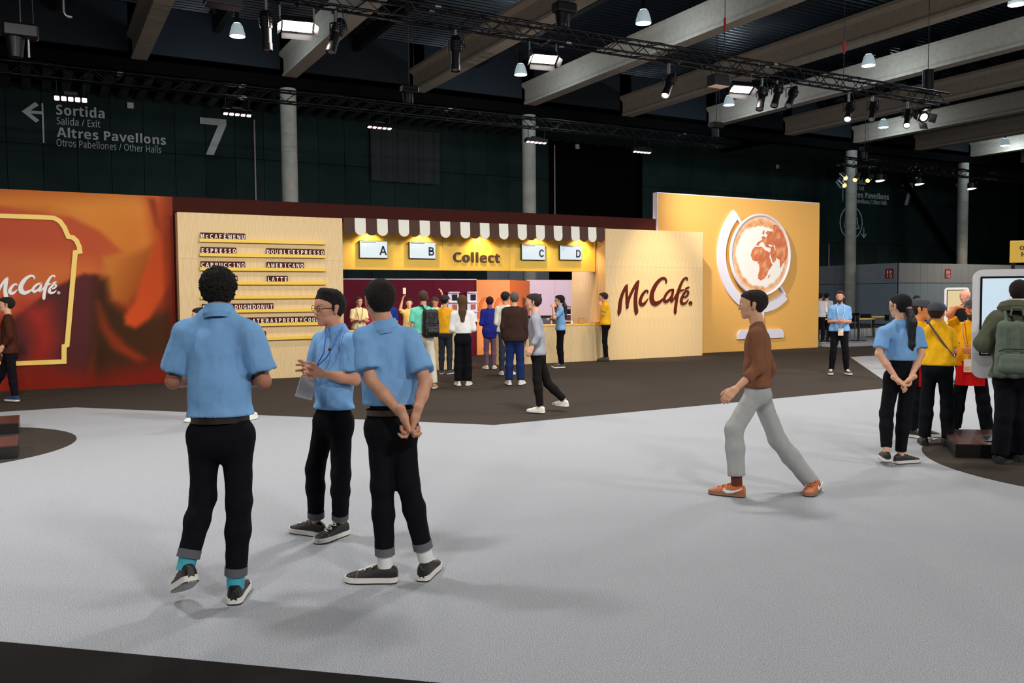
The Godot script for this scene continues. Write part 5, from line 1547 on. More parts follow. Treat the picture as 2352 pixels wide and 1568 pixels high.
func person(label: String, jw: Array, bf: Vector3, hf: Vector3, o: Dictionary) -> Node3D:
	if fold_noise == null:
		fold_noise = FastNoiseLite.new(); fold_noise.seed = 11; fold_noise.frequency = 1.0; fold_noise.fractal_octaves = 2
		hair_noise = FastNoiseLite.new(); hair_noise.seed = 12; hair_noise.frequency = 1.0; hair_noise.fractal_octaves = 2
	var base: Vector3 = (jw[12] + jw[13]) / 2
	base.y = o.get("ground", 0.0)
	var root := thing("person", label, "person", base, o.get("group", ""))
	var J := []
	for p in jw:
		J.append(p - base)
	var up := Vector3.UP
	var s: float = o.get("s", 1.0)
	var g: float = o.get("g", 1.0)
	var far: bool = o.get("far", true)
	var cell: float = 0.019 if far else 0.0125
	var cf: float = 0.0085 if far else 0.0045
	var sk: Array = o.get("skin", [214, 160, 128])
	var skin := plain(sk[0], sk[1], sk[2], 0.55)
	var hc: Vector3 = J[0]
	var nk: Vector3 = J[1]
	var ms: Vector3 = (J[2] + J[3]) / 2
	var hm: Vector3 = (J[8] + J[9]) / 2
	var rt := up.cross(hf).normalized()          # across the head
	var hu: Vector3 = (up + hf * o.get("nod", 0.0)).normalized()
	hf = (hf - hu * hf.dot(hu)).normalized()
	# --- skin: trunk and limbs, then head and hands on finer grids, all one mesh
	var tr := [pr(nk - up * 0.2 * s, hm, 0.105 * s * g, 0.095 * s * g, 0.05, bf, 1.5), pr(J[2] - up * 0.03, J[3] - up * 0.03, 0.03 * s, 0.03 * s, 0.04), pr(nk - up * 0.03, hc - hu * 0.07 * s - hf * 0.012, 0.058 * s, 0.05 * s, 0.04)]
	for i in 2:
		tr.append(pr(lerp(J[2 + i], J[4 + i], 0.3), J[4 + i], 0.044 * s, 0.037 * s, 0.03))
		tr.append(pr(J[2 + i] - up * 0.02, lerp(J[2 + i], J[4 + i], 0.3), 0.032 * s, 0.04 * s, 0.03))
		tr.append(pr(J[4 + i], lerp(J[4 + i], J[6 + i], 0.4), 0.037 * s, 0.037 * s, 0.02))
		tr.append(pr(lerp(J[4 + i], J[6 + i], 0.4), J[6 + i], 0.036 * s, 0.023 * s, 0.02))
		tr.append(pr(J[8 + i], J[10 + i], 0.07 * s, 0.045 * s, 0.04))
		tr.append(pr(J[10 + i], J[12 + i], 0.045 * s, 0.034 * s, 0.03))
	var hd := []
	var h0: Vector3 = hc + hu * 0.032 * s
	hd.append(pr(h0 - hf * 0.03 * s, h0 + hf * 0.022 * s, 0.084 * s, 0.078 * s, 0.03, rt, 1.14))
	hd.append(pr(hc + hf * 0.035 * s + hu * 0.01 * s, hc + hf * 0.042 * s - hu * 0.055 * s, 0.058 * s, 0.046 * s, 0.03, rt, 1.06))
	hd.append(pr(hc + hf * 0.05 * s - hu * 0.075 * s, hc + hf * 0.064 * s - hu * 0.097 * s, 0.036 * s, 0.02 * s, 0.03))
	hd.append(pr(hc - hf * 0.012 * s - hu * 0.05 * s, nk + up * 0.02, 0.052 * s, 0.054 * s, 0.03))
	hd.append(pr(hc + hf * 0.088 * s + hu * 0.012 * s, hc + hf * 0.106 * s - hu * 0.03 * s, 0.0075 * s, 0.012 * s, 0.012))
	hd.append(pr(hc + hf * 0.088 * s - hu * 0.034 * s - rt * 0.012 * s, hc + hf * 0.088 * s - hu * 0.034 * s + rt * 0.012 * s, 0.008 * s, 0.008 * s, 0.008))
	for sd in [-1.0, 1.0]:
		hd.append(pr(hc + rt * sd * 0.078 * s - hf * 0.012 * s + hu * 0.016 * s, hc + rt * sd * 0.074 * s - hf * 0.006 * s - hu * 0.026 * s, 0.019 * s, 0.012 * s, 0.006, rt, 1.9))
		hd.append(pr(hc + hf * 0.078 * s + hu * 0.03 * s + rt * sd * 0.014 * s, hc + hf * 0.066 * s + hu * 0.028 * s + rt * sd * 0.042 * s, 0.012 * s, 0.011 * s, 0.014))
		hd.append(pr(hc + hf * 0.062 * s - hu * 0.018 * s + rt * sd * 0.036 * s, hc + hf * 0.06 * s - hu * 0.03 * s + rt * sd * 0.034 * s, 0.022 * s, 0.02 * s, 0.02))
	hd.append(pr(hc + hf * 0.086 * s - hu * 0.06 * s - rt * 0.016 * s, hc + hf * 0.086 * s - hu * 0.06 * s + rt * 0.016 * s, 0.0085 * s, 0.0085 * s, 0.008))
	var grids := [{"prims": tr, "cell": cell}, {"prims": hd, "cell": cf}]
	var curls: Array = o.get("curl", [0.5, 0.5])
	for i in 2:
		var fd: Vector3 = (J[6 + i] - J[4 + i]).normalized()
		if o.has("hdir") and o.hdir[i] != Vector3.ZERO:
			fd = o.hdir[i].normalized()
		var pn: Vector3 = (hm - J[6 + i]).normalized()
		if o.has("palm") and o.palm[i] != Vector3.ZERO:
			pn = o.palm[i]
		pn = (pn - fd * pn.dot(fd)).normalized()
		var th := bf
		if absf(bf.dot(fd)) > 0.75:
			th = up
		grids.append({"prims": hand(J[6 + i], fd, pn, th, s * 0.97, curls[i]) + [pr(J[6 + i] - fd * 0.05 * s, J[6 + i] + fd * 0.01 * s, 0.027 * s, 0.023 * s, 0.02, pn, 1.2)], "cell": 0.0085 if far else 0.0042})
	later(root, "body", skin, grids)
	# --- shirt
	var shc: Array = o.get("shirt", [100, 150, 205])
	var smat := cloth(shc[0], shc[1], shc[2])
	var sl: float = o.get("sleeve", 0.75)
	var hem: float = o.get("hem", hm.y + base.y + o.get("hemo", 0.0)) - base.y
	var wst: Vector3 = lerp(ms, hm, 0.55)
	var sp := [pr(lerp(J[2], ms, 0.12) - up * 0.024, lerp(J[3], ms, 0.12) - up * 0.024, 0.054 * s, 0.054 * s, 0.05), pr(ms - up * 0.11 * s, wst, 0.158 * s * g, 0.146 * s * g, 0.06, bf, 1.42), pr(wst, hm - up * 0.12, 0.146 * s * g, o.get("hemr", 0.158) * s * g, 0.06, bf, 1.3), pr(J[8] + up * 0.02, J[9] + up * 0.02, 0.122 * s * g, 0.122 * s * g, 0.06, bf, 1.08), pr(nk - up * 0.07 * s, nk - up * 0.2 * s, 0.07 * s, 0.1 * s, 0.05, bf, 1.1)]
	for i in 2:
		sp.append(pr(lerp(J[2 + i], nk, 0.1) - up * 0.012, lerp(J[2 + i], nk, 0.8), 0.046 * s, 0.05 * s, 0.05))
		var lw: float = o.get("sw", 0.06)
		if sl <= 1.0:
			var e: Vector3 = lerp(J[2 + i], J[4 + i], sl)
			sp.append(pr(J[2 + i] - up * 0.012, J[4 + i], (lw - 0.006) * s, (lw + 0.007) * s, 0.03, Vector3.ZERO, 1.0, e, (J[4 + i] - J[2 + i]).normalized()))
		else:
			sp.append(pr(J[2 + i], J[4 + i], lw * s * g, (lw - 0.006) * s * g, 0.035))
			var e: Vector3 = lerp(J[4 + i], J[6 + i], sl - 1.0)
			sp.append(pr(J[4 + i], J[6 + i], (lw - 0.006) * s * g, 0.044 * s, 0.025, Vector3.ZERO, 1.0, e, (J[6 + i] - J[4 + i]).normalized()))
	var hemn: Vector3 = o.get("hemn", Vector3.DOWN)
	later(root, o.get("top", "shirt"), smat, [{"prims": sp, "cell": cell, "cuts": [[Vector3(0, hem, 0), hemn]], "amp": o.get("amp", 0.011), "nf": Vector3(11, 5, 11), "noise": fold_noise}])
	# --- trousers
	var tc: Array = o.get("trousers", [20, 20, 26])
	var tw: float = o.get("tw", 0.0)
	var tp := [pr(J[8], J[9], 0.088 * s * g, 0.088 * s * g, 0.05, bf, 1.0), pr(hm, hm + up * 0.16 * s, 0.132 * s * g, 0.122 * s * g, 0.06, bf, 1.36), pr(lerp(J[8], hm, 0.35) - bf * 0.03 * s - up * 0.04, lerp(J[9], hm, 0.35) - bf * 0.03 * s - up * 0.04, 0.082 * s * g, 0.082 * s * g, 0.05)]
	var te: float = o.get("cut", 0.97)
	for i in 2:
		tp.append(pr(J[8 + i], J[10 + i], 0.084 * s * g, (0.064 + tw * 0.5) * s, 0.035))
		var e: Vector3 = lerp(J[10 + i], J[12 + i], te)
		tp.append(pr(J[10 + i], lerp(J[10 + i], J[12 + i], 0.35), (0.064 + tw * 0.5) * s, (0.063 + tw * 0.7) * s, 0.03))
		tp.append(pr(lerp(J[10 + i], J[12 + i], 0.35), lerp(J[10 + i], J[12 + i], 1.12), (0.063 + tw * 0.7) * s, (0.05 + tw) * s, 0.03, Vector3.ZERO, 1.0, e, (J[12 + i] - J[10 + i]).normalized()))
	later(root, "trousers", cloth(tc[0], tc[1], tc[2], 0.3), [{"prims": tp, "cell": cell, "cuts": [[Vector3(0, minf(hm.y + 0.2 * s, hem + 0.05), 0), Vector3.UP]], "amp": 0.0045, "nf": Vector3(18, 8, 18), "noise": fold_noise}])
	if o.has("cuff"):
		for i in 2:
			var ax: Vector3 = (J[12 + i] - J[10 + i]).normalized()
			var e: Vector3 = lerp(J[10 + i], J[12 + i], te)
			part(root, "trouser_cuff", tubem(e - ax * 0.045, e, (0.059 + tw) * s, (0.059 + tw) * s, 18), plain(o.cuff[0], o.cuff[1], o.cuff[2], 0.9))
	if o.has("sock"):
		for i in 2:
			var ax: Vector3 = (J[12 + i] - J[10 + i]).normalized()
			part(root, "sock", tubem(J[12 + i] - ax * 0.11, J[12 + i] + ax * 0.03, 0.047 * s, 0.045 * s, 14), plain(o.sock[0], o.sock[1], o.sock[2], 0.9))
	for i in 2:
		shoe(root, J[12 + i], J[14 + i], s * o.get("ss", 1.05), o)
	# --- collar, belt
	if o.get("collar", false):
		var cb := facing((hc - nk).normalized(), bf)
		var turn := Basis(cb.x, cb.z, -cb.y)
		var m := MB.new()
		m.lathe([Vector2(0.08 * s, -0.05), Vector2(0.084 * s, -0.022), Vector2(0.073 * s, 0.028), Vector2(0.066 * s, 0.03), Vector2(0.066 * s, -0.02)], 22)
		part(root, "collar", m.done(), smat, nk - up * 0.005, turn)
	if o.has("hood"):
		var hb: Array = o.hood
		var m := MB.new()
		m.lathe([Vector2(0.07, -0.03), Vector2(0.15, -0.05), Vector2(0.165, 0.0), Vector2(0.14, 0.05), Vector2(0.1, 0.065), Vector2(0.075, 0.05)], 22)
		part(root, "hood", m.done(), smat, nk - bf * 0.025 + up * 0.0, Basis(up.cross(bf).normalized(), 0.22))
		m = MB.new()
		m.lathe([Vector2(0.07, 0.0), Vector2(0.1, 0.01), Vector2(0.1, 0.055), Vector2(0.075, 0.075), Vector2(0.066, 0.05)], 22)
		part(root, "fleece_collar", m.done(), plain(hb[0], hb[1], hb[2], 0.95), nk + up * 0.02)
	if o.has("belt"):
		var m := MB.new()
		for i in 24:
			var a0 := TAU * i / 24
			var a1 := TAU * (i + 1) / 24
			var sd := up.cross(bf)
			var c0 := sd * cos(a0) * 0.148 * s * g + bf * sin(a0) * 0.113 * s * g
			var c1 := sd * cos(a1) * 0.148 * s * g + bf * sin(a1) * 0.113 * s * g
			var n0 := c0.normalized()
			var n1 := c1.normalized()
			m.quad(c0, c1, c1 + up * 0.032, c0 + up * 0.032, n0, n1, n1, n0)
			m.quad(c0 * 0.94, c1 * 0.94, c1 * 0.94 + up * 0.032, c0 * 0.94 + up * 0.032, -n0, -n1, -n1, -n0)
		part(root, "belt", m.done(), plain(o.belt[0], o.belt[1], o.belt[2], 0.5), hm + up * 0.075 * s)
	# --- hair and headwear
	var hrc: Array = o.get("hair", [28, 22, 20])
	var style: String = o.get("style", "short")
	if style != "bald":
		var e := 0.009 if style == "short" else 0.016
		if style == "curly": e = 0.017
		if style == "crop": e = 0.005
		if style == "quiff": e = 0.007
		if far: e += 0.005
		# the crown down to the hairline, the back of the head behind the ears, a short sideburn
		var line: Vector3 = hc + hu * (0.028 if style != "curly" else 0.036) * s
		var ln := (hf * 0.42 - hu * 0.9).normalized()
		var hp := [pr(h0 - hf * 0.034 * s, h0 + hf * 0.022 * s, (0.084 + e) * s, (0.078 + e) * s, 0.012, rt, 1.1, line, ln),
			pr(h0 - hf * 0.034 * s, h0 + hf * 0.01 * s, (0.084 + e) * s, (0.08 + e) * s, 0.012, rt, 1.1, hc - hf * 0.016 * s, (hf * 0.93 - hu * 0.36).normalized()),
			pr(hc - hf * 0.03 * s - hu * 0.02 * s, hc - hf * 0.025 * s - hu * 0.05 * s, (0.062 + e) * s, (0.046 + e) * s, 0.012, Vector3.ZERO, 1.0, hc - hf * 0.016 * s, (hf * 0.93 - hu * 0.36).normalized())]
		for sd in [-1.0, 1.0]:
			hp.append(pr(hc + rt * sd * 0.068 * s + hu * 0.05 * s + hf * 0.01 * s, hc + rt * sd * 0.069 * s + hf * 0.012 * s - hu * 0.004 * s, 0.014 * s, 0.008 * s, 0.01))
		if style == "quiff":
			hp.append(pr(hc + hu * 0.092 * s - hf * 0.03 * s, hc + hu * 0.112 * s + hf * 0.045 * s, 0.044 * s, 0.034 * s, 0.03, rt, 0.72))
		var cuts := [[hc - hu * 0.062 * s, -hu]]
		if style == "long":
			hp.append(pr(hc - hf * 0.06 * s, nk - bf * 0.06 - up * 0.02, 0.075 * s, 0.07 * s, 0.04))
			hp.append(pr(nk - bf * 0.07, nk - bf * 0.1 - up * 0.17, 0.068 * s, 0.04 * s, 0.04))
			cuts = []
		later(root, "hair", plain(hrc[0] * 3 / 4, hrc[1] * 3 / 4, hrc[2] * 3 / 4, 0.97), [{"prims": hp, "cell": cf * 1.1, "cuts": cuts, "amp": 0.014 if style == "curly" else (0.004 if not far else 0.003), "nf": Vector3.ONE * (60.0 if style == "curly" else 42.0), "noise": hair_noise}])
	if o.has("beard"):
		var bp := [pr(hc + hf * 0.04 * s - hu * 0.055 * s, hc + hf * 0.066 * s - hu * 0.102 * s, 0.058 * s, 0.034 * s, 0.03, rt, 1.0), pr(hc + hf * 0.02 * s - hu * 0.03 * s - rt * 0.05 * s, hc + hf * 0.06 * s - hu * 0.09 * s, 0.03 * s, 0.028 * s, 0.02), pr(hc + hf * 0.02 * s - hu * 0.03 * s + rt * 0.05 * s, hc + hf * 0.06 * s - hu * 0.09 * s, 0.03 * s, 0.028 * s, 0.02)]
		later(root, "beard", plain(o.beard[0], o.beard[1], o.beard[2], 0.8), [{"prims": bp, "cell": cf, "cuts": [[hc - hu * 0.042 * s, (hu + hf * 0.25).normalized()]]}])
	if o.has("pony"):
		var pc: Vector3 = hc - hf * 0.1 * s - hu * 0.02 * s
		var ln: float = o.pony
		var pq := [pr(pc, pc - hf * 0.05 - up * ln * 0.3, 0.035 * s, 0.042 * s, 0.02), pr(pc - hf * 0.05 - up * ln * 0.3, pc - hf * 0.045 - up * ln * 0.8, 0.042 * s, 0.034 * s, 0.02), pr(pc - hf * 0.045 - up * ln * 0.8, pc - hf * 0.04 - up * ln, 0.034 * s, 0.012 * s, 0.02)]
		later(root, "ponytail", plain(hrc[0], hrc[1], hrc[2], 0.5), [{"prims": pq, "cell": cf * 1.2, "amp": 0.006, "nf": Vector3(50, 8, 50), "noise": hair_noise}])
		part(root, "hair_tie", ball(0.036 * s, 6), plain(206, 140, 170, 0.8), pc - hf * 0.005, Basis.from_scale(Vector3(1, 0.6, 1)))
	if o.has("cap"):
		var c: Array = o.cap
		var cm := plain(c[0], c[1], c[2], 0.85)
		var cp := [pr(h0 - hf * 0.032 * s, h0 + hf * 0.02 * s, 0.102 * s, 0.096 * s, 0.03, rt, 1.1)]
		var fwd: Vector3 = hf * (-1.0 if o.get("cap_back", false) else 1.0)
		later(root, "cap", cm, [{"prims": cp, "cell": cf, "cuts": [[hc + hu * 0.034 * s, (-hu + fwd * 0.12).normalized()]]}])
		later(root, "cap_brim", cm, [{"prims": [pr(hc + hu * 0.05 * s + fwd * 0.07 * s - rt * 0.045 * s, hc + hu * 0.035 * s + fwd * 0.125 * s - rt * 0.028 * s, 0.03 * s, 0.03 * s, 0.03, hu, 4.0), pr(hc + hu * 0.05 * s + fwd * 0.07 * s + rt * 0.045 * s, hc + hu * 0.035 * s + fwd * 0.125 * s + rt * 0.028 * s, 0.03 * s, 0.03 * s, 0.03, hu, 4.0), pr(hc + hu * 0.05 * s + fwd * 0.07 * s, hc + hu * 0.033 * s + fwd * 0.14 * s, 0.035 * s, 0.03 * s, 0.03, hu, 4.0)], "cell": cf}])
	# --- face
	if o.get("face", true):
		for sd in [-1.0, 1.0]:
			var ep: Vector3 = hc + hf * 0.0845 * s + hu * 0.006 * s + rt * sd * 0.031 * s
			var ey := part(root, "eye", ball(0.0115 * s, 6), M.face_white, ep)
			part(ey, "iris", ball(0.0062 * s, 5), M.eye_dark, hf * 0.0066 * s)
			part(root, "eyebrow", tubem(hc + hf * 0.0965 * s + hu * 0.028 * s + rt * sd * 0.014 * s, hc + hf * 0.083 * s + hu * 0.031 * s + rt * sd * 0.047 * s, 0.0045 * s, 0.0035 * s, 6), plain(hrc[0], hrc[1], hrc[2], 0.7))
		part(root, "mouth", tubem(hc + hf * 0.0935 * s - hu * 0.06 * s - rt * 0.02 * s, hc + hf * 0.0935 * s - hu * 0.06 * s + rt * 0.02 * s, 0.004 * s, -1, 6), M.lip)
	if o.has("glasses"):
		var fm: Material = M.bezel
		var gl := part(root, "glasses", tubem(-rt * 0.012 * s, rt * 0.012 * s, 0.002, -1, 5), fm, hc + hf * 0.104 * s + hu * 0.006 * s)
		for sd in [-1.0, 1.0]:
			var rg := []
			for i in 17:
				rg.append(rt * (sd * 0.034 + 0.022 * cos(TAU * i / 16)) * s + hu * 0.019 * sin(TAU * i / 16) * s)
			part(gl, "rim", pathm(rg, 0.0018 * s, 5), fm)
			part(gl, "temple", tubem(rt * sd * 0.056 * s, rt * sd * 0.083 * s - hf * 0.11 * s, 0.002 * s, -1, 5), fm)
	# --- lanyard with badge
	if o.has("lanyard"):
		var lc: Array = o.lanyard
		var lm := plain(lc[0], lc[1], lc[2], 0.8)
		var sd := up.cross(bf)
		var bt: Vector3 = lerp(ms, hm, o.get("badge_at", 0.7)) + bf * 0.145 * s * g
		for k in [-1.0, 1.0]:
			part(root, "lanyard", pathm([nk - bf * 0.05 + sd * k * 0.05, nk + sd * k * 0.075 + up * 0.03 + bf * 0.01, ms + sd * k * 0.075 + bf * 0.11 * s * g + up * 0.03, ms + sd * k * 0.06 + bf * 0.15 * s * g - up * 0.08, bt], 0.006, 5), lm)
		if o.get("badge", true):
			var bb := facing(bf)
			var bd := part(root, "badge", boxm(Vector3(0.1, 0.145, 0.006), 0.002), plain(236, 230, 224, 0.4), bt - up * 0.08 + bf * 0.012, bb)
			part(bd, "print", boxm(Vector3(0.08, 0.05, 0.002)), plain(236, 190, 140, 0.5), Vector3(0, -0.03, 0.003))
	if o.has("sash"):
		var lc: Array = o.sash
		var sd := up.cross(bf)
		var pts := []
		for i in 13:
			var t := i / 12.0
			var y := lerpf(nk.y - 0.0, lerp(ms, hm, 0.7).y, t)
			var wx := lerpf(0.09, -0.17, t) * s
			var dz: float = 0.125 * s * g * sqrt(maxf(1.0 - pow(wx / (0.2 * s * g), 2.0), 0.05)) + 0.03
			pts.append(Vector3(nk.x, y, nk.z) + sd * wx - bf * dz)
		part(root, "lanyard", pathm(pts, 0.011, 6), plain(lc[0], lc[1], lc[2], 0.8))
	if o.has("apron"):
		var ac: Array = o.apron
		var sd := up.cross(bf)
		var m := MB.new()
		for i in 10:
			for k in 4:
				var q := []
				var nn := []
				for c in [[0, 0], [1, 0], [1, 1], [0, 1]]:
					var a: float = (i + c[0]) / 10.0 * 2.2 - 1.1
					var y: float = -(k + c[1]) / 4.0 * 0.28
					var r: float = 1.0 + 0.12 * (k + c[1]) / 4.0
					q.append(sd * sin(a) * 0.168 * s * g * r + bf * cos(a) * 0.138 * s * g * r + up * y)
					nn.append((sd * sin(a) + bf * cos(a)).normalized())
				m.quad(q[0], q[1], q[2], q[3], nn[0], nn[1], nn[2], nn[3])
				for z in 4: q[z] -= nn[z] * 0.006
				m.quad(q[0], q[1], q[2], q[3], -nn[0], -nn[1], -nn[2], -nn[3])
		part(root, "apron", m.done(), cloth(ac[0], ac[1], ac[2]), hm + up * 0.06)
	return root
func backpack(label: String, at: Vector3, out: Vector3, k: Vector3, mt: Material, lean := 0.0) -> void:
	var t := thing("backpack", label, "backpack", at)
	var b := facing(out) * Basis(Vector3.RIGHT, lean) * Basis(Vector3.BACK, 0.0)
	t.basis = b
	var q := []
	for x in [-0.085, 0.0, 0.085]:
		for z in [-0.015, 0.045]:
			q.append(pr(Vector3(x, -0.15, z) * k, Vector3(x * 0.9, 0.13, z) * k, 0.05 * k.x, 0.045 * k.x, 0.03))
	later(t, "main_bag", mt, [{"prims": q, "cell": 0.011, "amp": 0.006, "nf": Vector3(16, 10, 16), "noise": fold_noise}])
	later(t, "front_pocket", mt, [{"prims": [pr(Vector3(-0.065, -0.12, 0.085) * k, Vector3(0.065, -0.12, 0.085) * k, 0.045 * k.x, 0.045 * k.x, 0.03), pr(Vector3(-0.06, -0.07, 0.08) * k, Vector3(0.06, -0.07, 0.08) * k, 0.04 * k.x, 0.04 * k.x, 0.04)], "cell": 0.009, "amp": 0.003, "nf": Vector3(20, 14, 20), "noise": fold_noise}])
	part(t, "zip", pathm([Vector3(-0.1, -0.02, 0.1) * k, Vector3(-0.06, -0.005, 0.118) * k, Vector3(0.06, -0.005, 0.118) * k, Vector3(0.1, -0.02, 0.1) * k], 0.004, 5), M.bezel)
	part(t, "carry_handle", pathm([Vector3(-0.04, 0.2, -0.02) * k, Vector3(-0.03, 0.25, -0.02) * k, Vector3(0.03, 0.25, -0.02) * k, Vector3(0.04, 0.2, -0.02) * k], 0.009, 6), mt)
	for sd in [-1.0, 1.0]:
		part(t, "shoulder_strap", pathm([Vector3(sd * 0.07, 0.16, -0.05) * k, Vector3(sd * 0.08, 0.22, -0.12) * k, Vector3(sd * 0.085, 0.2, -0.2) * k], 0.018, 7), mt)
func people() -> void:
	person("man in light blue shirt seen from behind, head bowed, nearest the camera", [Vector3(0.874, 1.681, -4.903), Vector3(0.868, 1.591, -4.878), Vector3(0.710, 1.474, -4.958), Vector3(1.015, 1.471, -4.790), Vector3(0.640, 1.202, -5.004), Vector3(1.076, 1.198, -4.763), Vector3(0.802, 1.197, -5.200), Vector3(1.000, 1.201, -5.091), Vector3(0.779, 0.909, -4.887), Vector3(0.935, 0.908, -4.801), Vector3(0.759, 0.582, -4.856), Vector3(0.928, 0.545, -4.760), Vector3(0.653, 0.243, -4.780), Vector3(0.902, 0.109, -4.772), Vector3(0.625, 0.020, -5.045), Vector3(0.971, 0.006, -4.956)], Vector3(0.185, -0.000, -0.983), Vector3(0.219, -0.000, -0.976), {"shirt": [124, 172, 222], "collar": true, "trousers": [17, 17, 22], "far": false, "s": 1.03, "g": 1.0, "style": "curly", "hair": [24, 18, 17], "skin": [176, 118, 92], "nod": 0.35, "sleeve": 0.8, "sw": 0.078, "hemr": 0.182, "hemo": 0.11, "cut": 0.9, "cuff": [92, 92, 98], "sock": [70, 170, 190], "belt": [44, 32, 24], "curl": [0.9, 0.9], "face": false, "shoe": [24, 24, 26], "sole": [228, 225, 218], "lace": [232, 228, 214]})
	var walker := person("young man with glasses, blue shirt and blue lanyard walking left", [Vector3(1.741, 1.579, -5.724), Vector3(1.778, 1.437, -5.695), Vector3(1.725, 1.370, -5.869), Vector3(1.829, 1.364, -5.548), Vector3(1.683, 1.113, -5.911), Vector3(1.840, 1.107, -5.504), Vector3(1.584, 1.162, -5.728), Vector3(1.621, 1.159, -5.537), Vector3(1.708, 0.808, -5.742), Vector3(1.771, 0.820, -5.605), Vector3(1.632, 0.492, -5.754), Vector3(1.757, 0.464, -5.580), Vector3(1.651, 0.109, -5.824), Vector3(1.790, 0.110, -5.724), Vector3(1.524, 0.000, -6.022), Vector3(1.681, 0.000, -5.665)], Vector3(-0.857, 0.000, 0.515), Vector3(-0.966, 0.000, 0.259), {"shirt": [124, 172, 222], "collar": true, "trousers": [17, 17, 22], "far": false, "s": 0.99, "g": 0.93, "style": "quiff", "hair": [26, 20, 18], "skin": [206, 146, 116], "sleeve": 0.78, "sw": 0.072, "hemr": 0.155, "hemo": 0.09, "glasses": true, "cut": 0.93, "cuff": [92, 92, 98], "curl": [1.15, 1.0], "palm": [Vector3(0.234, 0.200, -0.765), Vector3(0.287, 0.500, 0.088)], "shoe": [24, 24, 26], "sole": [228, 225, 218], "lace": [232, 228, 214]})
	var lw: Vector3 = walker.position
	part(walker, "lanyard", pathm([Vector3(1.719, 1.455, -5.648), Vector3(1.667, 1.392, -5.570), Vector3(1.642, 1.294, -5.533), Vector3(1.597, 1.215, -5.541)], 0.0045, 6), plain(58, 96, 190, 0.7), -lw)
	part(walker, "lanyard", pathm([Vector3(1.784, 1.455, -5.578), Vector3(1.704, 1.350, -5.502), Vector3(1.651, 1.266, -5.503), Vector3(1.599, 1.210, -5.529)], 0.0045, 6), plain(58, 96, 190, 0.7), -lw)
	part(walker, "pin", ball(0.012, 5), plain(90, 60, 30, 0.4), Vector3(1.671, 1.317, -5.501) - lw)
	var pouch := thing("plastic_pouch", "clear plastic pouch hanging from the young man's hands", "pouch", Vector3(1.531, 1.139, -5.676))
	var pm := MB.new()
	var pn := Vector3(-0.292, 0.000, 0.956)
	pm.quad(Vector3(-0.004, 0.000, 0.011), Vector3(0.075, -0.012, 0.055), Vector3(0.050, -0.163, 0.050), Vector3(-0.043, -0.136, -0.003), pn * 0.012)
	pm.quad(Vector3(0.004, 0.000, -0.011), Vector3(0.082, -0.012, 0.032), Vector3(0.057, -0.163, 0.028), Vector3(-0.036, -0.136, -0.025), -pn * 0.012)
	part(pouch, "film", pm.done(), M.glass_bag)
	part(pouch, "seam", pathm([Vector3(0.000, 0.000, 0.000), Vector3(0.078, -0.012, 0.044), Vector3(0.053, -0.163, 0.039), Vector3(-0.040, -0.136, -0.014), Vector3(0.000, 0.000, 0.000)], 0.004, 5), plain(200, 204, 208))
	person("man seen from behind in a light blue shirt with hands clasped behind his back", [Vector3(1.735, 1.635, -4.735), Vector3(1.757, 1.497, -4.714), Vector3(1.651, 1.431, -4.746), Vector3(1.889, 1.419, -4.671), Vector3(1.647, 1.187, -4.642), Vector3(1.927, 1.173, -4.510), Vector3(1.767, 0.990, -4.450), Vector3(1.829, 0.993, -4.428), Vector3(1.721, 0.906, -4.699), Vector3(1.831, 0.905, -4.639), Vector3(1.708, 0.565, -4.652), Vector3(1.842, 0.586, -4.591), Vector3(1.720, 0.125, -4.654), Vector3(1.945, 0.143, -4.599), Vector3(1.512, 0.000, -4.782), Vector3(2.104, 0.000, -4.792)], Vector3(0.193, 0.000, -0.981), Vector3(-0.015, 0.000, -1.000), {"shirt": [124, 172, 222], "collar": true, "trousers": [17, 17, 22], "far": false, "s": 1.0, "g": 0.98, "style": "short", "hair": [34, 24, 20], "skin": [206, 150, 122], "sleeve": 0.8, "sw": 0.075, "hemo": 0.13, "cut": 0.9, "cuff": [100, 100, 106], "sock": [228, 228, 226], "belt": [70, 54, 38], "face": false, "curl": [1.1, 1.1], "palm": [Vector3(-0.327, 0.000, 0.945), Vector3(-0.327, 0.000, 0.945)], "hdir": [Vector3(0.331, -1.000, 0.115), Vector3(-0.331, -1.000, -0.115)], "shoe": [24, 24, 26], "sole": [228, 225, 218], "lace": [232, 228, 214]})
	person("person in pale grey trousers and tan sneakers striding left across the carpet", [Vector3(5.181, 1.570, -5.268), Vector3(5.217, 1.404, -5.239), Vector3(5.080, 1.336, -5.116), Vector3(5.342, 1.321, -5.359), Vector3(5.062, 1.065, -5.075), Vector3(5.439, 1.030, -5.323), Vector3(4.869, 0.903, -5.127), Vector3(5.394, 0.803, -5.391), Vector3(5.132, 0.866, -5.163), Vector3(5.261, 0.848, -5.273), Vector3(4.953, 0.560, -5.232), Vector3(5.388, 0.440, -5.179), Vector3(4.965, 0.135, -5.211), Vector3(5.650, 0.045, -5.011), Vector3(4.859, 0.000, -5.394), Vector3(5.249, 0.000, -4.810)], Vector3(-0.721, 0.000, -0.693), Vector3(-0.768, 0.000, -0.641), {"far": false, "shirt": [126, 84, 62], "trousers": [168, 170, 170], "shoe": [190, 104, 52], "sole": [150, 110, 88], "swoosh": true, "lace": [200, 120, 70], "sock": [96, 42, 24], "style": "short", "hair": [40, 30, 26], "s": 0.99, "sleeve": 1.55, "tw": 0.018, "cut": 0.9, "g": 0.95, "hem": 0.9})
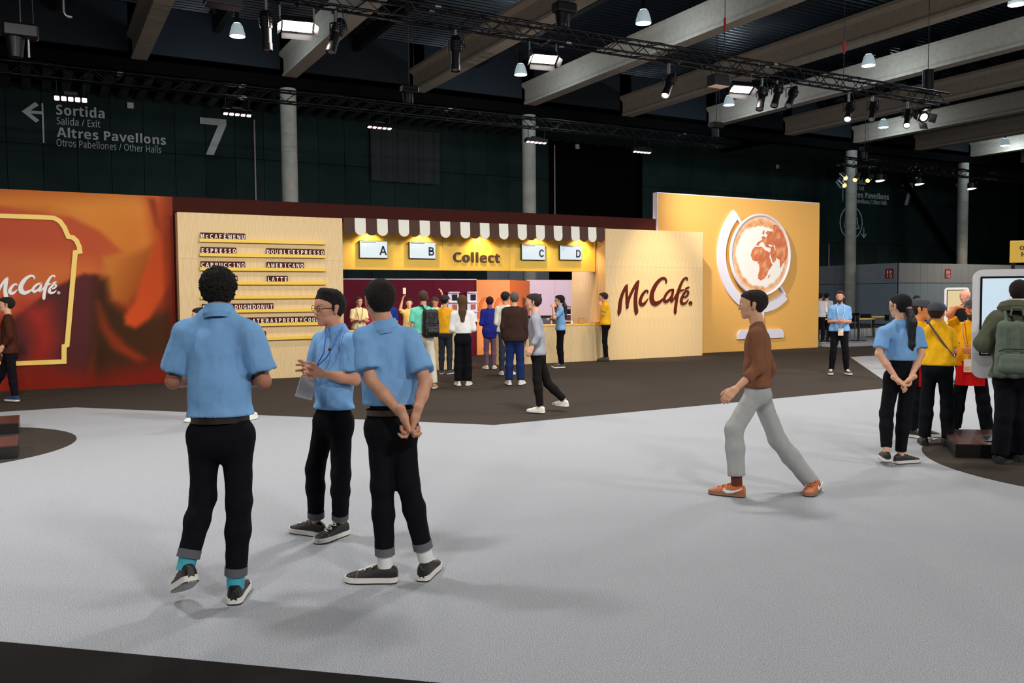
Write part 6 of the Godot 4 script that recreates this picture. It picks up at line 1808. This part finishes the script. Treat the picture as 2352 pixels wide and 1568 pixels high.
	person("person in a pale grey top and black trousers striding left in white sneakers", [Vector3(6.187, 1.573, -10.582), Vector3(6.214, 1.411, -10.558), Vector3(6.120, 1.335, -10.411), Vector3(6.309, 1.326, -10.695), Vector3(6.134, 1.098, -10.354), Vector3(6.360, 1.080, -10.686), Vector3(6.045, 0.942, -10.372), Vector3(6.311, 0.904, -10.703), Vector3(6.176, 0.829, -10.453), Vector3(6.269, 0.818, -10.584), Vector3(6.165, 0.478, -10.438), Vector3(6.376, 0.412, -10.501), Vector3(6.191, 0.096, -10.401), Vector3(6.576, 0.173, -10.376), Vector3(6.103, 0.000, -10.596), Vector3(6.551, 0.020, -10.480)], Vector3(-0.861, 0.000, -0.509), Vector3(-0.861, 0.000, -0.509), {"shirt": [150, 152, 162], "trousers": [24, 22, 22], "shoe": [230, 228, 220], "sole": [236, 234, 226], "style": "short", "hair": [50, 38, 32], "sleeve": 1.8, "s": 0.97})
	person("person in dark clothes and blue sneakers walking out of the left edge", [Vector3(-0.437, 1.584, -16.375), Vector3(-0.417, 1.413, -16.354), Vector3(-0.421, 1.331, -16.157), Vector3(-0.413, 1.323, -16.540), Vector3(-0.398, 1.078, -16.094), Vector3(-0.396, 1.062, -16.550), Vector3(-0.501, 0.912, -16.119), Vector3(-0.466, 0.874, -16.577), Vector3(-0.410, 0.790, -16.221), Vector3(-0.402, 0.780, -16.399), Vector3(-0.384, 0.435, -16.186), Vector3(-0.552, 0.422, -16.461), Vector3(-0.351, 0.094, -16.148), Vector3(-0.763, 0.116, -16.559), Vector3(-0.565, 0.000, -16.434), Vector3(-0.972, 0.000, -17.203)], Vector3(-1.000, 0.000, 0.028), Vector3(-1.000, 0.000, 0.028), {"shirt": [70, 36, 26], "trousers": [20, 18, 26], "shoe": [40, 70, 120], "sole": [232, 232, 228], "style": "short", "sleeve": 1.8})
	person("dark-haired person mostly hidden behind the nearest man", [Vector3(1.935, 1.422, -12.301), Vector3(1.982, 1.279, -12.266), Vector3(1.951, 1.209, -12.085), Vector3(2.019, 1.196, -12.435), Vector3(1.999, 0.965, -12.009), Vector3(2.079, 0.941, -12.421), Vector3(1.939, 0.764, -12.008), Vector3(2.035, 0.719, -12.432), Vector3(2.062, 0.664, -12.094), Vector3(2.101, 0.650, -12.255), Vector3(1.976, 0.371, -12.124), Vector3(2.290, 0.351, -12.133), Vector3(1.900, 0.077, -12.149), Vector3(2.553, 0.068, -11.971), Vector3(1.733, 0.000, -12.162), Vector3(2.397, 0.000, -11.843)], Vector3(-0.985, 0.000, -0.171), Vector3(-0.985, 0.000, -0.171), {"shirt": [36, 38, 44], "trousers": [20, 20, 26], "shoe": [210, 214, 200], "sole": [236, 236, 230], "style": "short", "sleeve": 1.8, "s": 0.93})
	person("man in a yellow shirt leaning by the counter with a hand at his face", [Vector3(12.636, 1.620, -18.077), Vector3(12.659, 1.474, -18.001), Vector3(12.747, 1.419, -18.145), Vector3(12.554, 1.419, -17.870), Vector3(12.681, 1.004, -18.279), Vector3(12.513, 1.192, -17.902), Vector3(12.533, 0.962, -18.301), Vector3(12.528, 1.411, -17.998), Vector3(12.703, 0.926, -18.064), Vector3(12.615, 0.926, -17.939), Vector3(12.695, 0.507, -18.088), Vector3(12.590, 0.507, -17.938), Vector3(12.728, 0.093, -18.065), Vector3(12.623, 0.093, -17.915), Vector3(12.566, 0.000, -18.241), Vector3(12.403, 0.000, -18.008)], Vector3(-0.818, 0.000, -0.575), Vector3(-0.765, 0.000, -0.644), {"shirt": [240, 184, 40], "trousers": [18, 18, 22], "style": "short", "hair": [60, 40, 30], "sleeve": 0.7, "g": 1.1, "shoe": [20, 20, 22], "sole": [30, 30, 32]})
	person("woman in blue shirt at the counter, hand at her mouth", [Vector3(10.546, 1.562, -16.840), Vector3(10.573, 1.391, -16.829), Vector3(10.624, 1.339, -16.979), Vector3(10.504, 1.339, -16.686), Vector3(10.555, 1.109, -17.064), Vector3(10.341, 1.159, -16.716), Vector3(10.358, 1.142, -16.937), Vector3(10.398, 1.394, -16.858), Vector3(10.600, 0.874, -16.895), Vector3(10.546, 0.874, -16.762), Vector3(10.588, 0.479, -16.916), Vector3(10.523, 0.479, -16.756), Vector3(10.623, 0.087, -16.901), Vector3(10.558, 0.087, -16.741), Vector3(10.437, 0.000, -17.029), Vector3(10.336, 0.000, -16.780)], Vector3(-0.926, 0.000, -0.376), Vector3(-0.865, 0.000, -0.502), {"shirt": [124, 172, 222], "collar": true, "trousers": [17, 17, 22], "style": "pony", "pony": 0.42, "hair": [24, 18, 18], "skin": [226, 172, 142], "s": 0.95, "g": 0.95, "sleeve": 0.75, "glasses": true, "shoe": [24, 24, 26], "sole": [228, 225, 218], "lace": [232, 228, 214]})
	person("broad man in brown jacket and blue jeans seen from behind", [Vector3(7.824, 1.618, -14.067), Vector3(7.809, 1.441, -14.041), Vector3(7.955, 1.387, -13.965), Vector3(7.673, 1.387, -14.134), Vector3(7.973, 1.096, -13.919), Vector3(7.624, 1.096, -14.129), Vector3(8.013, 0.853, -13.976), Vector3(7.656, 0.853, -14.192), Vector3(7.873, 0.905, -14.003), Vector3(7.745, 0.905, -14.080), Vector3(7.904, 0.496, -14.007), Vector3(7.734, 0.496, -14.110), Vector3(7.892, 0.090, -13.968), Vector3(7.705, 0.090, -14.081), Vector3(8.053, 0.000, -14.138), Vector3(7.780, 0.000, -14.302)], Vector3(0.516, -0.000, -0.856), Vector3(0.455, 0.000, -0.890), {"shirt": [58, 40, 36], "top": "jacket", "trousers": [28, 46, 92], "style": "crop", "hair": [120, 108, 100], "sleeve": 1.95, "g": 1.28, "hem": 0.82, "shoe": [225, 225, 222], "sole": [240, 240, 236], "lace": [60, 60, 70], "tw": 0.02, "face": false})
	person("person in a cream jacket and black cap beside the brown jacket man", [Vector3(8.633, 1.637, -15.892), Vector3(8.615, 1.457, -15.868), Vector3(8.755, 1.403, -15.777), Vector3(8.488, 1.403, -15.974), Vector3(8.771, 1.118, -15.740), Vector3(8.448, 1.118, -15.979), Vector3(8.821, 1.126, -16.028), Vector3(8.708, 1.126, -16.112), Vector3(8.676, 0.915, -15.823), Vector3(8.555, 0.915, -15.913), Vector3(8.700, 0.502, -15.830), Vector3(8.555, 0.502, -15.938), Vector3(8.676, 0.092, -15.798), Vector3(8.531, 0.092, -15.905), Vector3(8.854, -0.000, -15.954), Vector3(8.628, -0.000, -16.121)], Vector3(0.595, -0.000, -0.804), Vector3(0.853, -0.000, -0.522), {"shirt": [232, 232, 216], "top": "jacket", "trousers": [60, 66, 84], "cap": [20, 20, 24], "style": "crop", "hair": [26, 22, 22], "sleeve": 1.95, "shoe": [236, 236, 234], "sole": [240, 240, 238]})
	person("woman with long brown hair, white blouse and black trousers", [Vector3(6.933, 1.562, -14.459), Vector3(6.921, 1.391, -14.433), Vector3(7.068, 1.339, -14.373), Vector3(6.782, 1.339, -14.510), Vector3(7.090, 1.067, -14.341), Vector3(6.744, 1.067, -14.507), Vector3(7.085, 1.075, -14.620), Vector3(6.964, 1.075, -14.679), Vector3(6.986, 0.874, -14.402), Vector3(6.856, 0.874, -14.464), Vector3(7.007, 0.479, -14.413), Vector3(6.851, 0.479, -14.488), Vector3(6.991, 0.087, -14.378), Vector3(6.835, 0.087, -14.453), Vector3(7.129, -0.000, -14.557), Vector3(6.887, -0.000, -14.673)], Vector3(0.432, -0.000, -0.902), Vector3(0.432, -0.000, -0.902), {"shirt": [236, 234, 232], "top": "blouse", "trousers": [14, 14, 18], "style": "long", "hair": [104, 74, 44], "sleeve": 1.7, "sw": 0.07, "tw": 0.03, "hem": 0.98, "shoe": [230, 226, 214], "sole": [236, 232, 222], "s": 0.97, "face": false})
	person("person in a mustard yellow shirt and dark cap facing the counter", [Vector3(7.648, 1.581, -16.794), Vector3(7.629, 1.408, -16.772), Vector3(7.759, 1.355, -16.677), Vector3(7.512, 1.355, -16.881), Vector3(7.773, 1.079, -16.641), Vector3(7.473, 1.079, -16.888), Vector3(7.836, 1.088, -16.916), Vector3(7.731, 1.088, -17.003), Vector3(7.685, 0.884, -16.726), Vector3(7.573, 0.884, -16.818), Vector3(7.709, 0.484, -16.731), Vector3(7.574, 0.484, -16.842), Vector3(7.684, 0.088, -16.701), Vector3(7.549, 0.088, -16.812), Vector3(7.864, 0.000, -16.843), Vector3(7.654, 0.000, -17.016)], Vector3(0.636, -0.000, -0.772), Vector3(0.814, -0.000, -0.581), {"shirt": [232, 170, 36], "trousers": [44, 50, 60], "cap": [44, 28, 34], "style": "crop", "sleeve": 0.75, "shoe": [60, 62, 76], "sole": [190, 190, 196], "face": false})
	person("man in mint green polo and pale trousers facing the counter", [Vector3(6.141, 1.655, -14.430), Vector3(6.125, 1.474, -14.404), Vector3(6.274, 1.419, -14.326), Vector3(5.986, 1.419, -14.499), Vector3(6.294, 1.130, -14.290), Vector3(5.945, 1.130, -14.500), Vector3(6.317, 1.139, -14.585), Vector3(6.195, 1.139, -14.658), Vector3(6.190, 0.926, -14.365), Vector3(6.059, 0.926, -14.443), Vector3(6.234, 0.635, -14.335), Vector3(6.101, 0.610, -14.465), Vector3(6.245, 0.088, -14.240), Vector3(6.089, 0.059, -14.496), Vector3(6.506, 0.000, -14.715), Vector3(6.415, 0.000, -15.357)], Vector3(0.516, -0.000, -0.857), Vector3(0.455, -0.000, -0.891), {"shirt": [120, 226, 196], "trousers": [206, 200, 186], "style": "crop", "hair": [96, 72, 58], "skin": [214, 150, 120], "g": 1.18, "sleeve": 0.75, "sw": 0.075, "tw": 0.016, "hem": 1.0, "shoe": [170, 140, 100], "sole": [214, 200, 180], "face": false, "collar": true})
	backpack("black backpack hanging from the mint polo man's right shoulder", Vector3(6.178, 1.207, -14.228), Vector3(0.121, 0.000, 0.993), Vector3(1.15, 1.4, 1.0), plain(22, 22, 24, 0.5))
	person("balding man in a dark blue polo facing the counter", [Vector3(6.368, 1.637, -16.926), Vector3(6.356, 1.457, -16.898), Vector3(6.513, 1.403, -16.843), Vector3(6.207, 1.403, -16.971), Vector3(6.538, 1.118, -16.811), Vector3(6.167, 1.118, -16.966), Vector3(6.518, 1.126, -17.103), Vector3(6.388, 1.126, -17.157), Vector3(6.426, 0.915, -16.869), Vector3(6.286, 0.915, -16.927), Vector3(6.447, 0.502, -16.882), Vector3(6.280, 0.502, -16.951), Vector3(6.432, 0.092, -16.845), Vector3(6.265, 0.092, -16.914), Vector3(6.567, 0.000, -17.039), Vector3(6.307, 0.000, -17.147)], Vector3(0.385, -0.000, -0.923), Vector3(0.319, 0.000, -0.948), {"shirt": [30, 56, 140], "trousers": [30, 32, 44], "style": "crop", "hair": [70, 58, 52], "skin": [182, 124, 100], "g": 1.15, "sleeve": 0.75, "face": false})
	person("man with glasses in a cream shirt behind the left counter", [Vector3(7.016, 1.562, -20.573), Vector3(7.020, 1.391, -20.602), Vector3(6.862, 1.339, -20.617), Vector3(7.176, 1.339, -20.568), Vector3(6.822, 1.075, -20.574), Vector3(7.201, 1.075, -20.515), Vector3(7.067, 1.109, -20.400), Vector3(6.918, 1.126, -20.443), Vector3(6.949, 0.874, -20.613), Vector3(7.092, 0.874, -20.591), Vector3(6.932, 0.479, -20.596), Vector3(7.103, 0.479, -20.570), Vector3(6.938, 0.087, -20.634), Vector3(7.109, 0.087, -20.607), Vector3(6.857, 0.000, -20.423), Vector3(7.122, 0.000, -20.382)], Vector3(-0.153, 0.000, 0.988), Vector3(0.194, 0.000, 0.981), {"shirt": [240, 222, 160], "trousers": [40, 40, 46], "style": "short", "hair": [70, 58, 52], "glasses": true, "lanyard": [60, 60, 70], "sleeve": 0.8})
	person("grey-haired man in a red shirt behind the cream shirt man", [Vector3(7.627, 1.600, -21.492), Vector3(7.645, 1.424, -21.515), Vector3(7.514, 1.371, -21.611), Vector3(7.764, 1.371, -21.404), Vector3(7.502, 1.084, -21.659), Vector3(7.813, 1.084, -21.402), Vector3(7.455, 0.843, -21.609), Vector3(7.773, 0.843, -21.346), Vector3(7.588, 0.894, -21.562), Vector3(7.702, 0.894, -21.468), Vector3(7.565, 0.490, -21.556), Vector3(7.701, 0.490, -21.444), Vector3(7.590, 0.089, -21.587), Vector3(7.726, 0.089, -21.474), Vector3(7.408, 0.000, -21.444), Vector3(7.620, 0.000, -21.268)], Vector3(-0.637, 0.000, 0.771), Vector3(-0.983, 0.000, 0.181), {"shirt": [200, 40, 70], "trousers": [40, 40, 46], "style": "short", "hair": [150, 140, 134], "glasses": true, "sleeve": 0.8})
	person("staff member in a pale yellow shirt raising an order slip overhead", [Vector3(8.336, 1.507, -20.522), Vector3(8.346, 1.341, -20.548), Vector3(8.201, 1.291, -20.597), Vector3(8.484, 1.291, -20.482), Vector3(8.101, 1.338, -20.558), Vector3(8.521, 1.029, -20.487), Vector3(8.150, 1.582, -20.523), Vector3(8.319, 1.037, -20.309), Vector3(8.282, 0.842, -20.574), Vector3(8.410, 0.842, -20.522), Vector3(8.262, 0.462, -20.562), Vector3(8.416, 0.462, -20.499), Vector3(8.276, 0.084, -20.596), Vector3(8.430, 0.084, -20.534), Vector3(8.153, 0.000, -20.416), Vector3(8.393, 0.000, -20.319)], Vector3(-0.376, 0.000, 0.926), Vector3(-0.376, 0.000, 0.926), {"shirt": [236, 200, 110], "trousers": [40, 40, 46], "style": "short", "sleeve": 0.75, "skin": [232, 176, 136]})
	var slip := thing("order_slip", "pale paper slip held up over the counter", "paper", Vector3(8.195, 1.824, -20.478))
	part(slip, "paper", boxm(Vector3(0.075, 0.16, 0.004)), plain(246, 232, 190), Vector3(0, 0.0, 0), facing(Vector3(-0.376, 0.000, 0.926)))
	person("staff member in a cream shirt with one arm up behind the mustard shirt", [Vector3(8.841, 1.544, -20.018), Vector3(8.853, 1.374, -20.044), Vector3(8.706, 1.323, -20.099), Vector3(8.992, 1.323, -19.972), Vector3(8.649, 1.046, -20.124), Vector3(9.011, 1.494, -19.839), Vector3(8.687, 1.029, -19.858), Vector3(8.928, 1.743, -19.793), Vector3(8.788, 0.863, -20.073), Vector3(8.918, 0.863, -20.015), Vector3(8.767, 0.473, -20.061), Vector3(8.923, 0.473, -19.992), Vector3(8.782, 0.086, -20.096), Vector3(8.938, 0.086, -20.027), Vector3(8.651, 0.000, -19.915), Vector3(8.894, 0.000, -19.808)], Vector3(-0.404, 0.000, 0.915), Vector3(-0.067, 0.000, 0.998), {"shirt": [240, 214, 140], "trousers": [40, 40, 46], "style": "short", "hair": [90, 66, 44], "sleeve": 0.75, "cap": [70, 40, 44]})
	person("person in royal blue jacket in the gap between the counters", [Vector3(9.053, 1.544, -17.446), Vector3(9.042, 1.374, -17.419), Vector3(9.191, 1.323, -17.368), Vector3(8.901, 1.323, -17.488), Vector3(9.214, 1.054, -17.338), Vector3(8.863, 1.054, -17.483), Vector3(9.194, 1.062, -17.613), Vector3(9.071, 1.062, -17.664), Vector3(9.108, 0.863, -17.392), Vector3(8.977, 0.863, -17.446), Vector3(9.128, 0.473, -17.404), Vector3(8.971, 0.473, -17.469), Vector3(9.114, 0.086, -17.369), Vector3(8.956, 0.086, -17.434), Vector3(9.241, 0.000, -17.553), Vector3(8.996, 0.000, -17.654)], Vector3(0.382, 0.000, -0.924), Vector3(0.300, 0.000, -0.954), {"shirt": [38, 46, 140], "top": "jacket", "trousers": [120, 96, 116], "style": "short", "hair": [60, 24, 40], "skin": [150, 90, 100], "hem": 0.72, "sleeve": 1.9, "shoe": [236, 236, 236], "sole": [240, 240, 240], "s": 0.95, "face": false})
	person("bearded man in blue shirt with badge right of the globe wall", [Vector3(14.436, 1.600, -12.208), Vector3(14.455, 1.424, -12.230), Vector3(14.328, 1.371, -12.331), Vector3(14.570, 1.371, -12.115), Vector3(14.315, 1.092, -12.368), Vector3(14.608, 1.092, -12.107), Vector3(14.240, 1.101, -12.093), Vector3(14.343, 1.101, -12.001), Vector3(14.400, 0.894, -12.279), Vector3(14.510, 0.894, -12.181), Vector3(14.354, 0.490, -12.294), Vector3(14.530, 0.490, -12.137), Vector3(14.358, 0.089, -12.343), Vector3(14.578, 0.089, -12.147), Vector3(14.171, 0.000, -12.207), Vector3(14.464, 0.000, -11.945)], Vector3(-0.666, 0.000, 0.746), Vector3(-0.864, 0.000, 0.503), {"shirt": [124, 172, 222], "collar": true, "trousers": [17, 17, 22], "style": "short", "hair": [34, 24, 20], "beard": [40, 28, 24], "skin": [208, 146, 120], "g": 1.12, "sleeve": 0.8, "lanyard": [220, 220, 226], "badge_at": 0.85, "shoe": [24, 24, 26], "sole": [228, 225, 218], "lace": [232, 228, 214]})
	person("woman with long black ponytail and blue shirt, hands clasped behind her back", [Vector3(7.331, 1.532, -5.493), Vector3(7.342, 1.384, -5.478), Vector3(7.165, 1.294, -5.536), Vector3(7.499, 1.289, -5.420), Vector3(7.092, 1.078, -5.530), Vector3(7.484, 1.072, -5.359), Vector3(7.145, 0.832, -5.360), Vector3(7.247, 0.839, -5.304), Vector3(7.233, 0.847, -5.484), Vector3(7.401, 0.841, -5.436), Vector3(7.170, 0.493, -5.498), Vector3(7.331, 0.477, -5.430), Vector3(7.090, 0.146, -5.430), Vector3(7.293, 0.084, -5.428), Vector3(7.378, 0.000, -5.740), Vector3(7.406, 0.000, -5.405)], Vector3(0.908, -0.000, -0.418), Vector3(0.022, 0.000, -1.000), {"shirt": [124, 172, 222], "collar": true, "trousers": [17, 17, 22], "far": false, "style": "short", "pony": 0.44, "hair": [18, 15, 17], "skin": [226, 172, 140], "s": 0.95, "g": 0.95, "sleeve": 0.78, "sw": 0.07, "hem": 1.01, "cut": 0.9, "glasses": true, "curl": [0.8, 0.9], "palm": [Vector3(-0.801, 0.000, 0.598), Vector3(-0.801, 0.000, 0.598)], "hdir": [Vector3(0.478, -0.600, 0.641), Vector3(-0.478, -0.600, -0.641)], "shoe": [24, 24, 26], "sole": [228, 225, 218], "lace": [232, 228, 214]})
	person("worker in yellow shirt and grey cap in profile behind ponytail woman", [Vector3(8.846, 1.469, -6.339), Vector3(8.839, 1.308, -6.366), Vector3(8.698, 1.259, -6.316), Vector3(8.984, 1.259, -6.397), Vector3(8.679, 1.011, -6.264), Vector3(9.027, 1.011, -6.362), Vector3(8.957, 1.043, -6.211), Vector3(8.813, 1.059, -6.190), Vector3(8.773, 0.822, -6.347), Vector3(8.904, 0.822, -6.384), Vector3(8.765, 0.450, -6.326), Vector3(8.922, 0.450, -6.370), Vector3(8.756, 0.082, -6.361), Vector3(8.912, 0.082, -6.405), Vector3(8.768, 0.000, -6.149), Vector3(9.012, 0.000, -6.217)], Vector3(0.271, 0.000, 0.963), Vector3(0.434, 0.000, 0.901), {"far": false, "shirt": [244, 184, 30], "trousers": [20, 24, 28], "cap": [58, 62, 68], "cap_back": true, "style": "crop", "hair": [50, 36, 30], "skin": [226, 150, 96], "sleeve": 0.75, "apron": [206, 24, 34], "shoe": [24, 24, 26], "sole": [228, 225, 218], "lace": [232, 228, 214]})
	person("worker in yellow shirt seen from behind with lanyard across the back", [Vector3(8.556, 1.444, -5.941), Vector3(8.557, 1.350, -5.934), Vector3(8.674, 1.235, -5.863), Vector3(8.451, 1.247, -5.987), Vector3(8.719, 1.026, -5.849), Vector3(8.437, 1.029, -6.005), Vector3(8.614, 1.096, -6.045), Vector3(8.675, 1.112, -5.905), Vector3(8.526, 0.863, -5.821), Vector3(8.453, 0.863, -5.944), Vector3(8.557, 0.473, -5.807), Vector3(8.455, 0.473, -5.978), Vector3(8.532, 0.086, -5.775), Vector3(8.415, 0.086, -5.971), Vector3(8.743, 0.000, -5.846), Vector3(8.579, 0.000, -6.123)], Vector3(0.860, -0.000, -0.511), Vector3(0.967, -0.000, -0.254), {"far": false, "shirt": [244, 184, 30], "trousers": [14, 18, 22], "cap": [58, 62, 68], "style": "short", "hair": [66, 36, 24], "skin": [216, 150, 110], "g": 0.98, "s": 0.96, "tw": 0.012, "sleeve": 0.78, "hem": 0.88, "sash": [96, 78, 92], "face": false, "shoe": [16, 16, 18], "sole": [18, 18, 20]})
	person("worker in yellow shirt and red apron, arm raised to his head", [Vector3(9.354, 1.469, -6.061), Vector3(9.379, 1.308, -6.071), Vector3(9.317, 1.259, -6.206), Vector3(9.424, 1.259, -5.928), Vector3(9.232, 1.410, -6.261), Vector3(9.452, 1.003, -5.905), Vector3(9.296, 1.489, -6.219), Vector3(9.191, 1.011, -5.931), Vector3(9.355, 0.822, -6.134), Vector3(9.403, 0.822, -6.007), Vector3(9.317, 0.450, -6.182), Vector3(9.407, 0.450, -5.946), Vector3(9.335, 0.082, -6.237), Vector3(9.457, 0.082, -5.917), Vector3(9.124, 0.000, -6.205), Vector3(9.279, 0.000, -5.800)], Vector3(-0.934, 0.000, 0.357), Vector3(-0.907, 0.000, 0.421), {"far": false, "shirt": [246, 182, 28], "trousers": [16, 20, 24], "cap": [58, 62, 68], "style": "crop", "hair": [30, 22, 20], "skin": [222, 140, 90], "beard": [50, 30, 24], "s": 0.93, "tw": 0.022, "sleeve": 0.72, "hem": 0.82, "hdir": [Vector3(0.544, 0.200, 0.839), Vector3.ZERO], "apron": [214, 26, 30], "lanyard": [190, 150, 130], "badge_at": 0.8, "shoe": [24, 24, 26], "sole": [228, 225, 218], "lace": [232, 228, 214]})
	person("bald man in a black shirt behind the raised arm", [Vector3(14.635, 1.600, -9.626), Vector3(14.664, 1.424, -9.633), Vector3(14.617, 1.371, -9.788), Vector3(14.692, 1.371, -9.473), Vector3(14.637, 1.084, -9.833), Vector3(14.729, 1.084, -9.441), Vector3(14.569, 0.843, -9.822), Vector3(14.664, 0.843, -9.421), Vector3(14.647, 0.894, -9.704), Vector3(14.681, 0.894, -9.561), Vector3(14.624, 0.490, -9.714), Vector3(14.665, 0.490, -9.542), Vector3(14.663, 0.089, -9.723), Vector3(14.703, 0.089, -9.551), Vector3(14.431, 0.000, -9.719), Vector3(14.495, 0.000, -9.451)], Vector3(-0.973, 0.000, 0.230), Vector3(-0.998, 0.000, 0.058), {"shirt": [24, 24, 28], "trousers": [24, 24, 30], "style": "bald", "skin": [222, 150, 128], "sleeve": 1.9})
	person("man in an olive parka with a green backpack using the large kiosk", [Vector3(8.319, 1.654, -4.912), Vector3(8.289, 1.503, -4.920), Vector3(8.098, 1.392, -4.985), Vector3(8.472, 1.374, -4.869), Vector3(8.009, 1.169, -5.055), Vector3(8.538, 1.111, -4.817), Vector3(8.195, 1.096, -5.108), Vector3(8.491, 1.063, -4.966), Vector3(8.168, 0.815, -4.946), Vector3(8.304, 0.813, -4.871), Vector3(8.125, 0.448, -4.925), Vector3(8.281, 0.444, -4.862), Vector3(8.100, 0.076, -4.940), Vector3(8.362, 0.089, -4.910), Vector3(8.414, 0.000, -5.167), Vector3(9.084, 0.000, -5.280)], Vector3(0.931, -0.000, -0.366), Vector3(0.917, -0.000, -0.398), {"far": false, "shirt": [88, 92, 76], "top": "parka", "trousers": [16, 18, 24], "style": "short", "hair": [34, 28, 24], "skin": [196, 140, 116], "sleeve": 1.95, "sw": 0.085, "g": 1.15, "hem": 0.84, "tw": 0.025, "hood": [206, 190, 164], "shoe": [22, 30, 40], "sole": [24, 26, 30], "face": false})
	backpack("grey-green backpack on the olive parka man", Vector3(8.034, 1.140, -4.765), Vector3(-0.887, 0.000, 0.461), Vector3(1.32, 1.5, 1.25), cloth(104, 116, 104))
	person("person in a white shirt just right of the globe wall in the seating area", [Vector3(21.948, 1.588, -19.327), Vector3(21.925, 1.425, -19.312), Vector3(22.011, 1.375, -19.188), Vector3(21.854, 1.375, -19.446), Vector3(22.012, 1.116, -19.152), Vector3(21.822, 1.116, -19.464), Vector3(22.153, 1.124, -19.377), Vector3(22.087, 1.124, -19.486), Vector3(21.961, 0.932, -19.254), Vector3(21.889, 0.932, -19.371), Vector3(21.983, 0.556, -19.252), Vector3(21.898, 0.556, -19.392), Vector3(21.952, 0.183, -19.233), Vector3(21.866, 0.183, -19.373), Vector3(22.155, 0.100, -19.303), Vector3(22.022, 0.100, -19.522)], Vector3(0.854, -0.000, -0.521), Vector3(0.931, -0.000, -0.364), {"shirt": [224, 222, 224], "hair": [30, 24, 22], "trousers": [24, 24, 30], "sleeve": 1.8, "face": false, "s": 0.95, "ground": 0.1})
	person("dark-haired person in a pale shirt farther back in the seating area", [Vector3(24.304, 1.588, -21.115), Vector3(24.281, 1.425, -21.101), Vector3(24.366, 1.375, -20.976), Vector3(24.211, 1.375, -21.235), Vector3(24.367, 1.116, -20.939), Vector3(24.179, 1.116, -21.253), Vector3(24.510, 1.124, -21.163), Vector3(24.444, 1.124, -21.273), Vector3(24.316, 0.932, -21.042), Vector3(24.246, 0.932, -21.159), Vector3(24.339, 0.556, -21.040), Vector3(24.254, 0.556, -21.181), Vector3(24.308, 0.183, -21.021), Vector3(24.223, 0.183, -21.162), Vector3(24.511, 0.100, -21.090), Vector3(24.380, 0.100, -21.309)], Vector3(0.857, -0.000, -0.515), Vector3(0.934, -0.000, -0.358), {"shirt": [214, 216, 222], "hair": [16, 14, 16], "trousers": [24, 24, 30], "sleeve": 1.8, "face": false, "s": 0.95, "ground": 0.1})
	person("distant dark-haired person above the ponytail woman", [Vector3(19.285, 1.488, -13.950), Vector3(19.261, 1.325, -13.938), Vector3(19.335, 1.275, -13.806), Vector3(19.203, 1.275, -14.078), Vector3(19.332, 1.016, -13.769), Vector3(19.173, 1.016, -14.098), Vector3(19.494, 1.024, -13.980), Vector3(19.438, 1.024, -14.095), Vector3(19.291, 0.832, -13.876), Vector3(19.231, 0.832, -14.000), Vector3(19.313, 0.456, -13.872), Vector3(19.241, 0.456, -14.020), Vector3(19.280, 0.083, -13.856), Vector3(19.208, 0.083, -14.004), Vector3(19.489, 0.000, -13.907), Vector3(19.377, 0.000, -14.137)], Vector3(0.900, -0.000, -0.437), Vector3(0.962, -0.000, -0.274), {"shirt": [40, 42, 48], "hair": [24, 20, 20], "trousers": [24, 24, 30], "sleeve": 1.8, "face": false, "s": 0.95, "ground": 0.0})
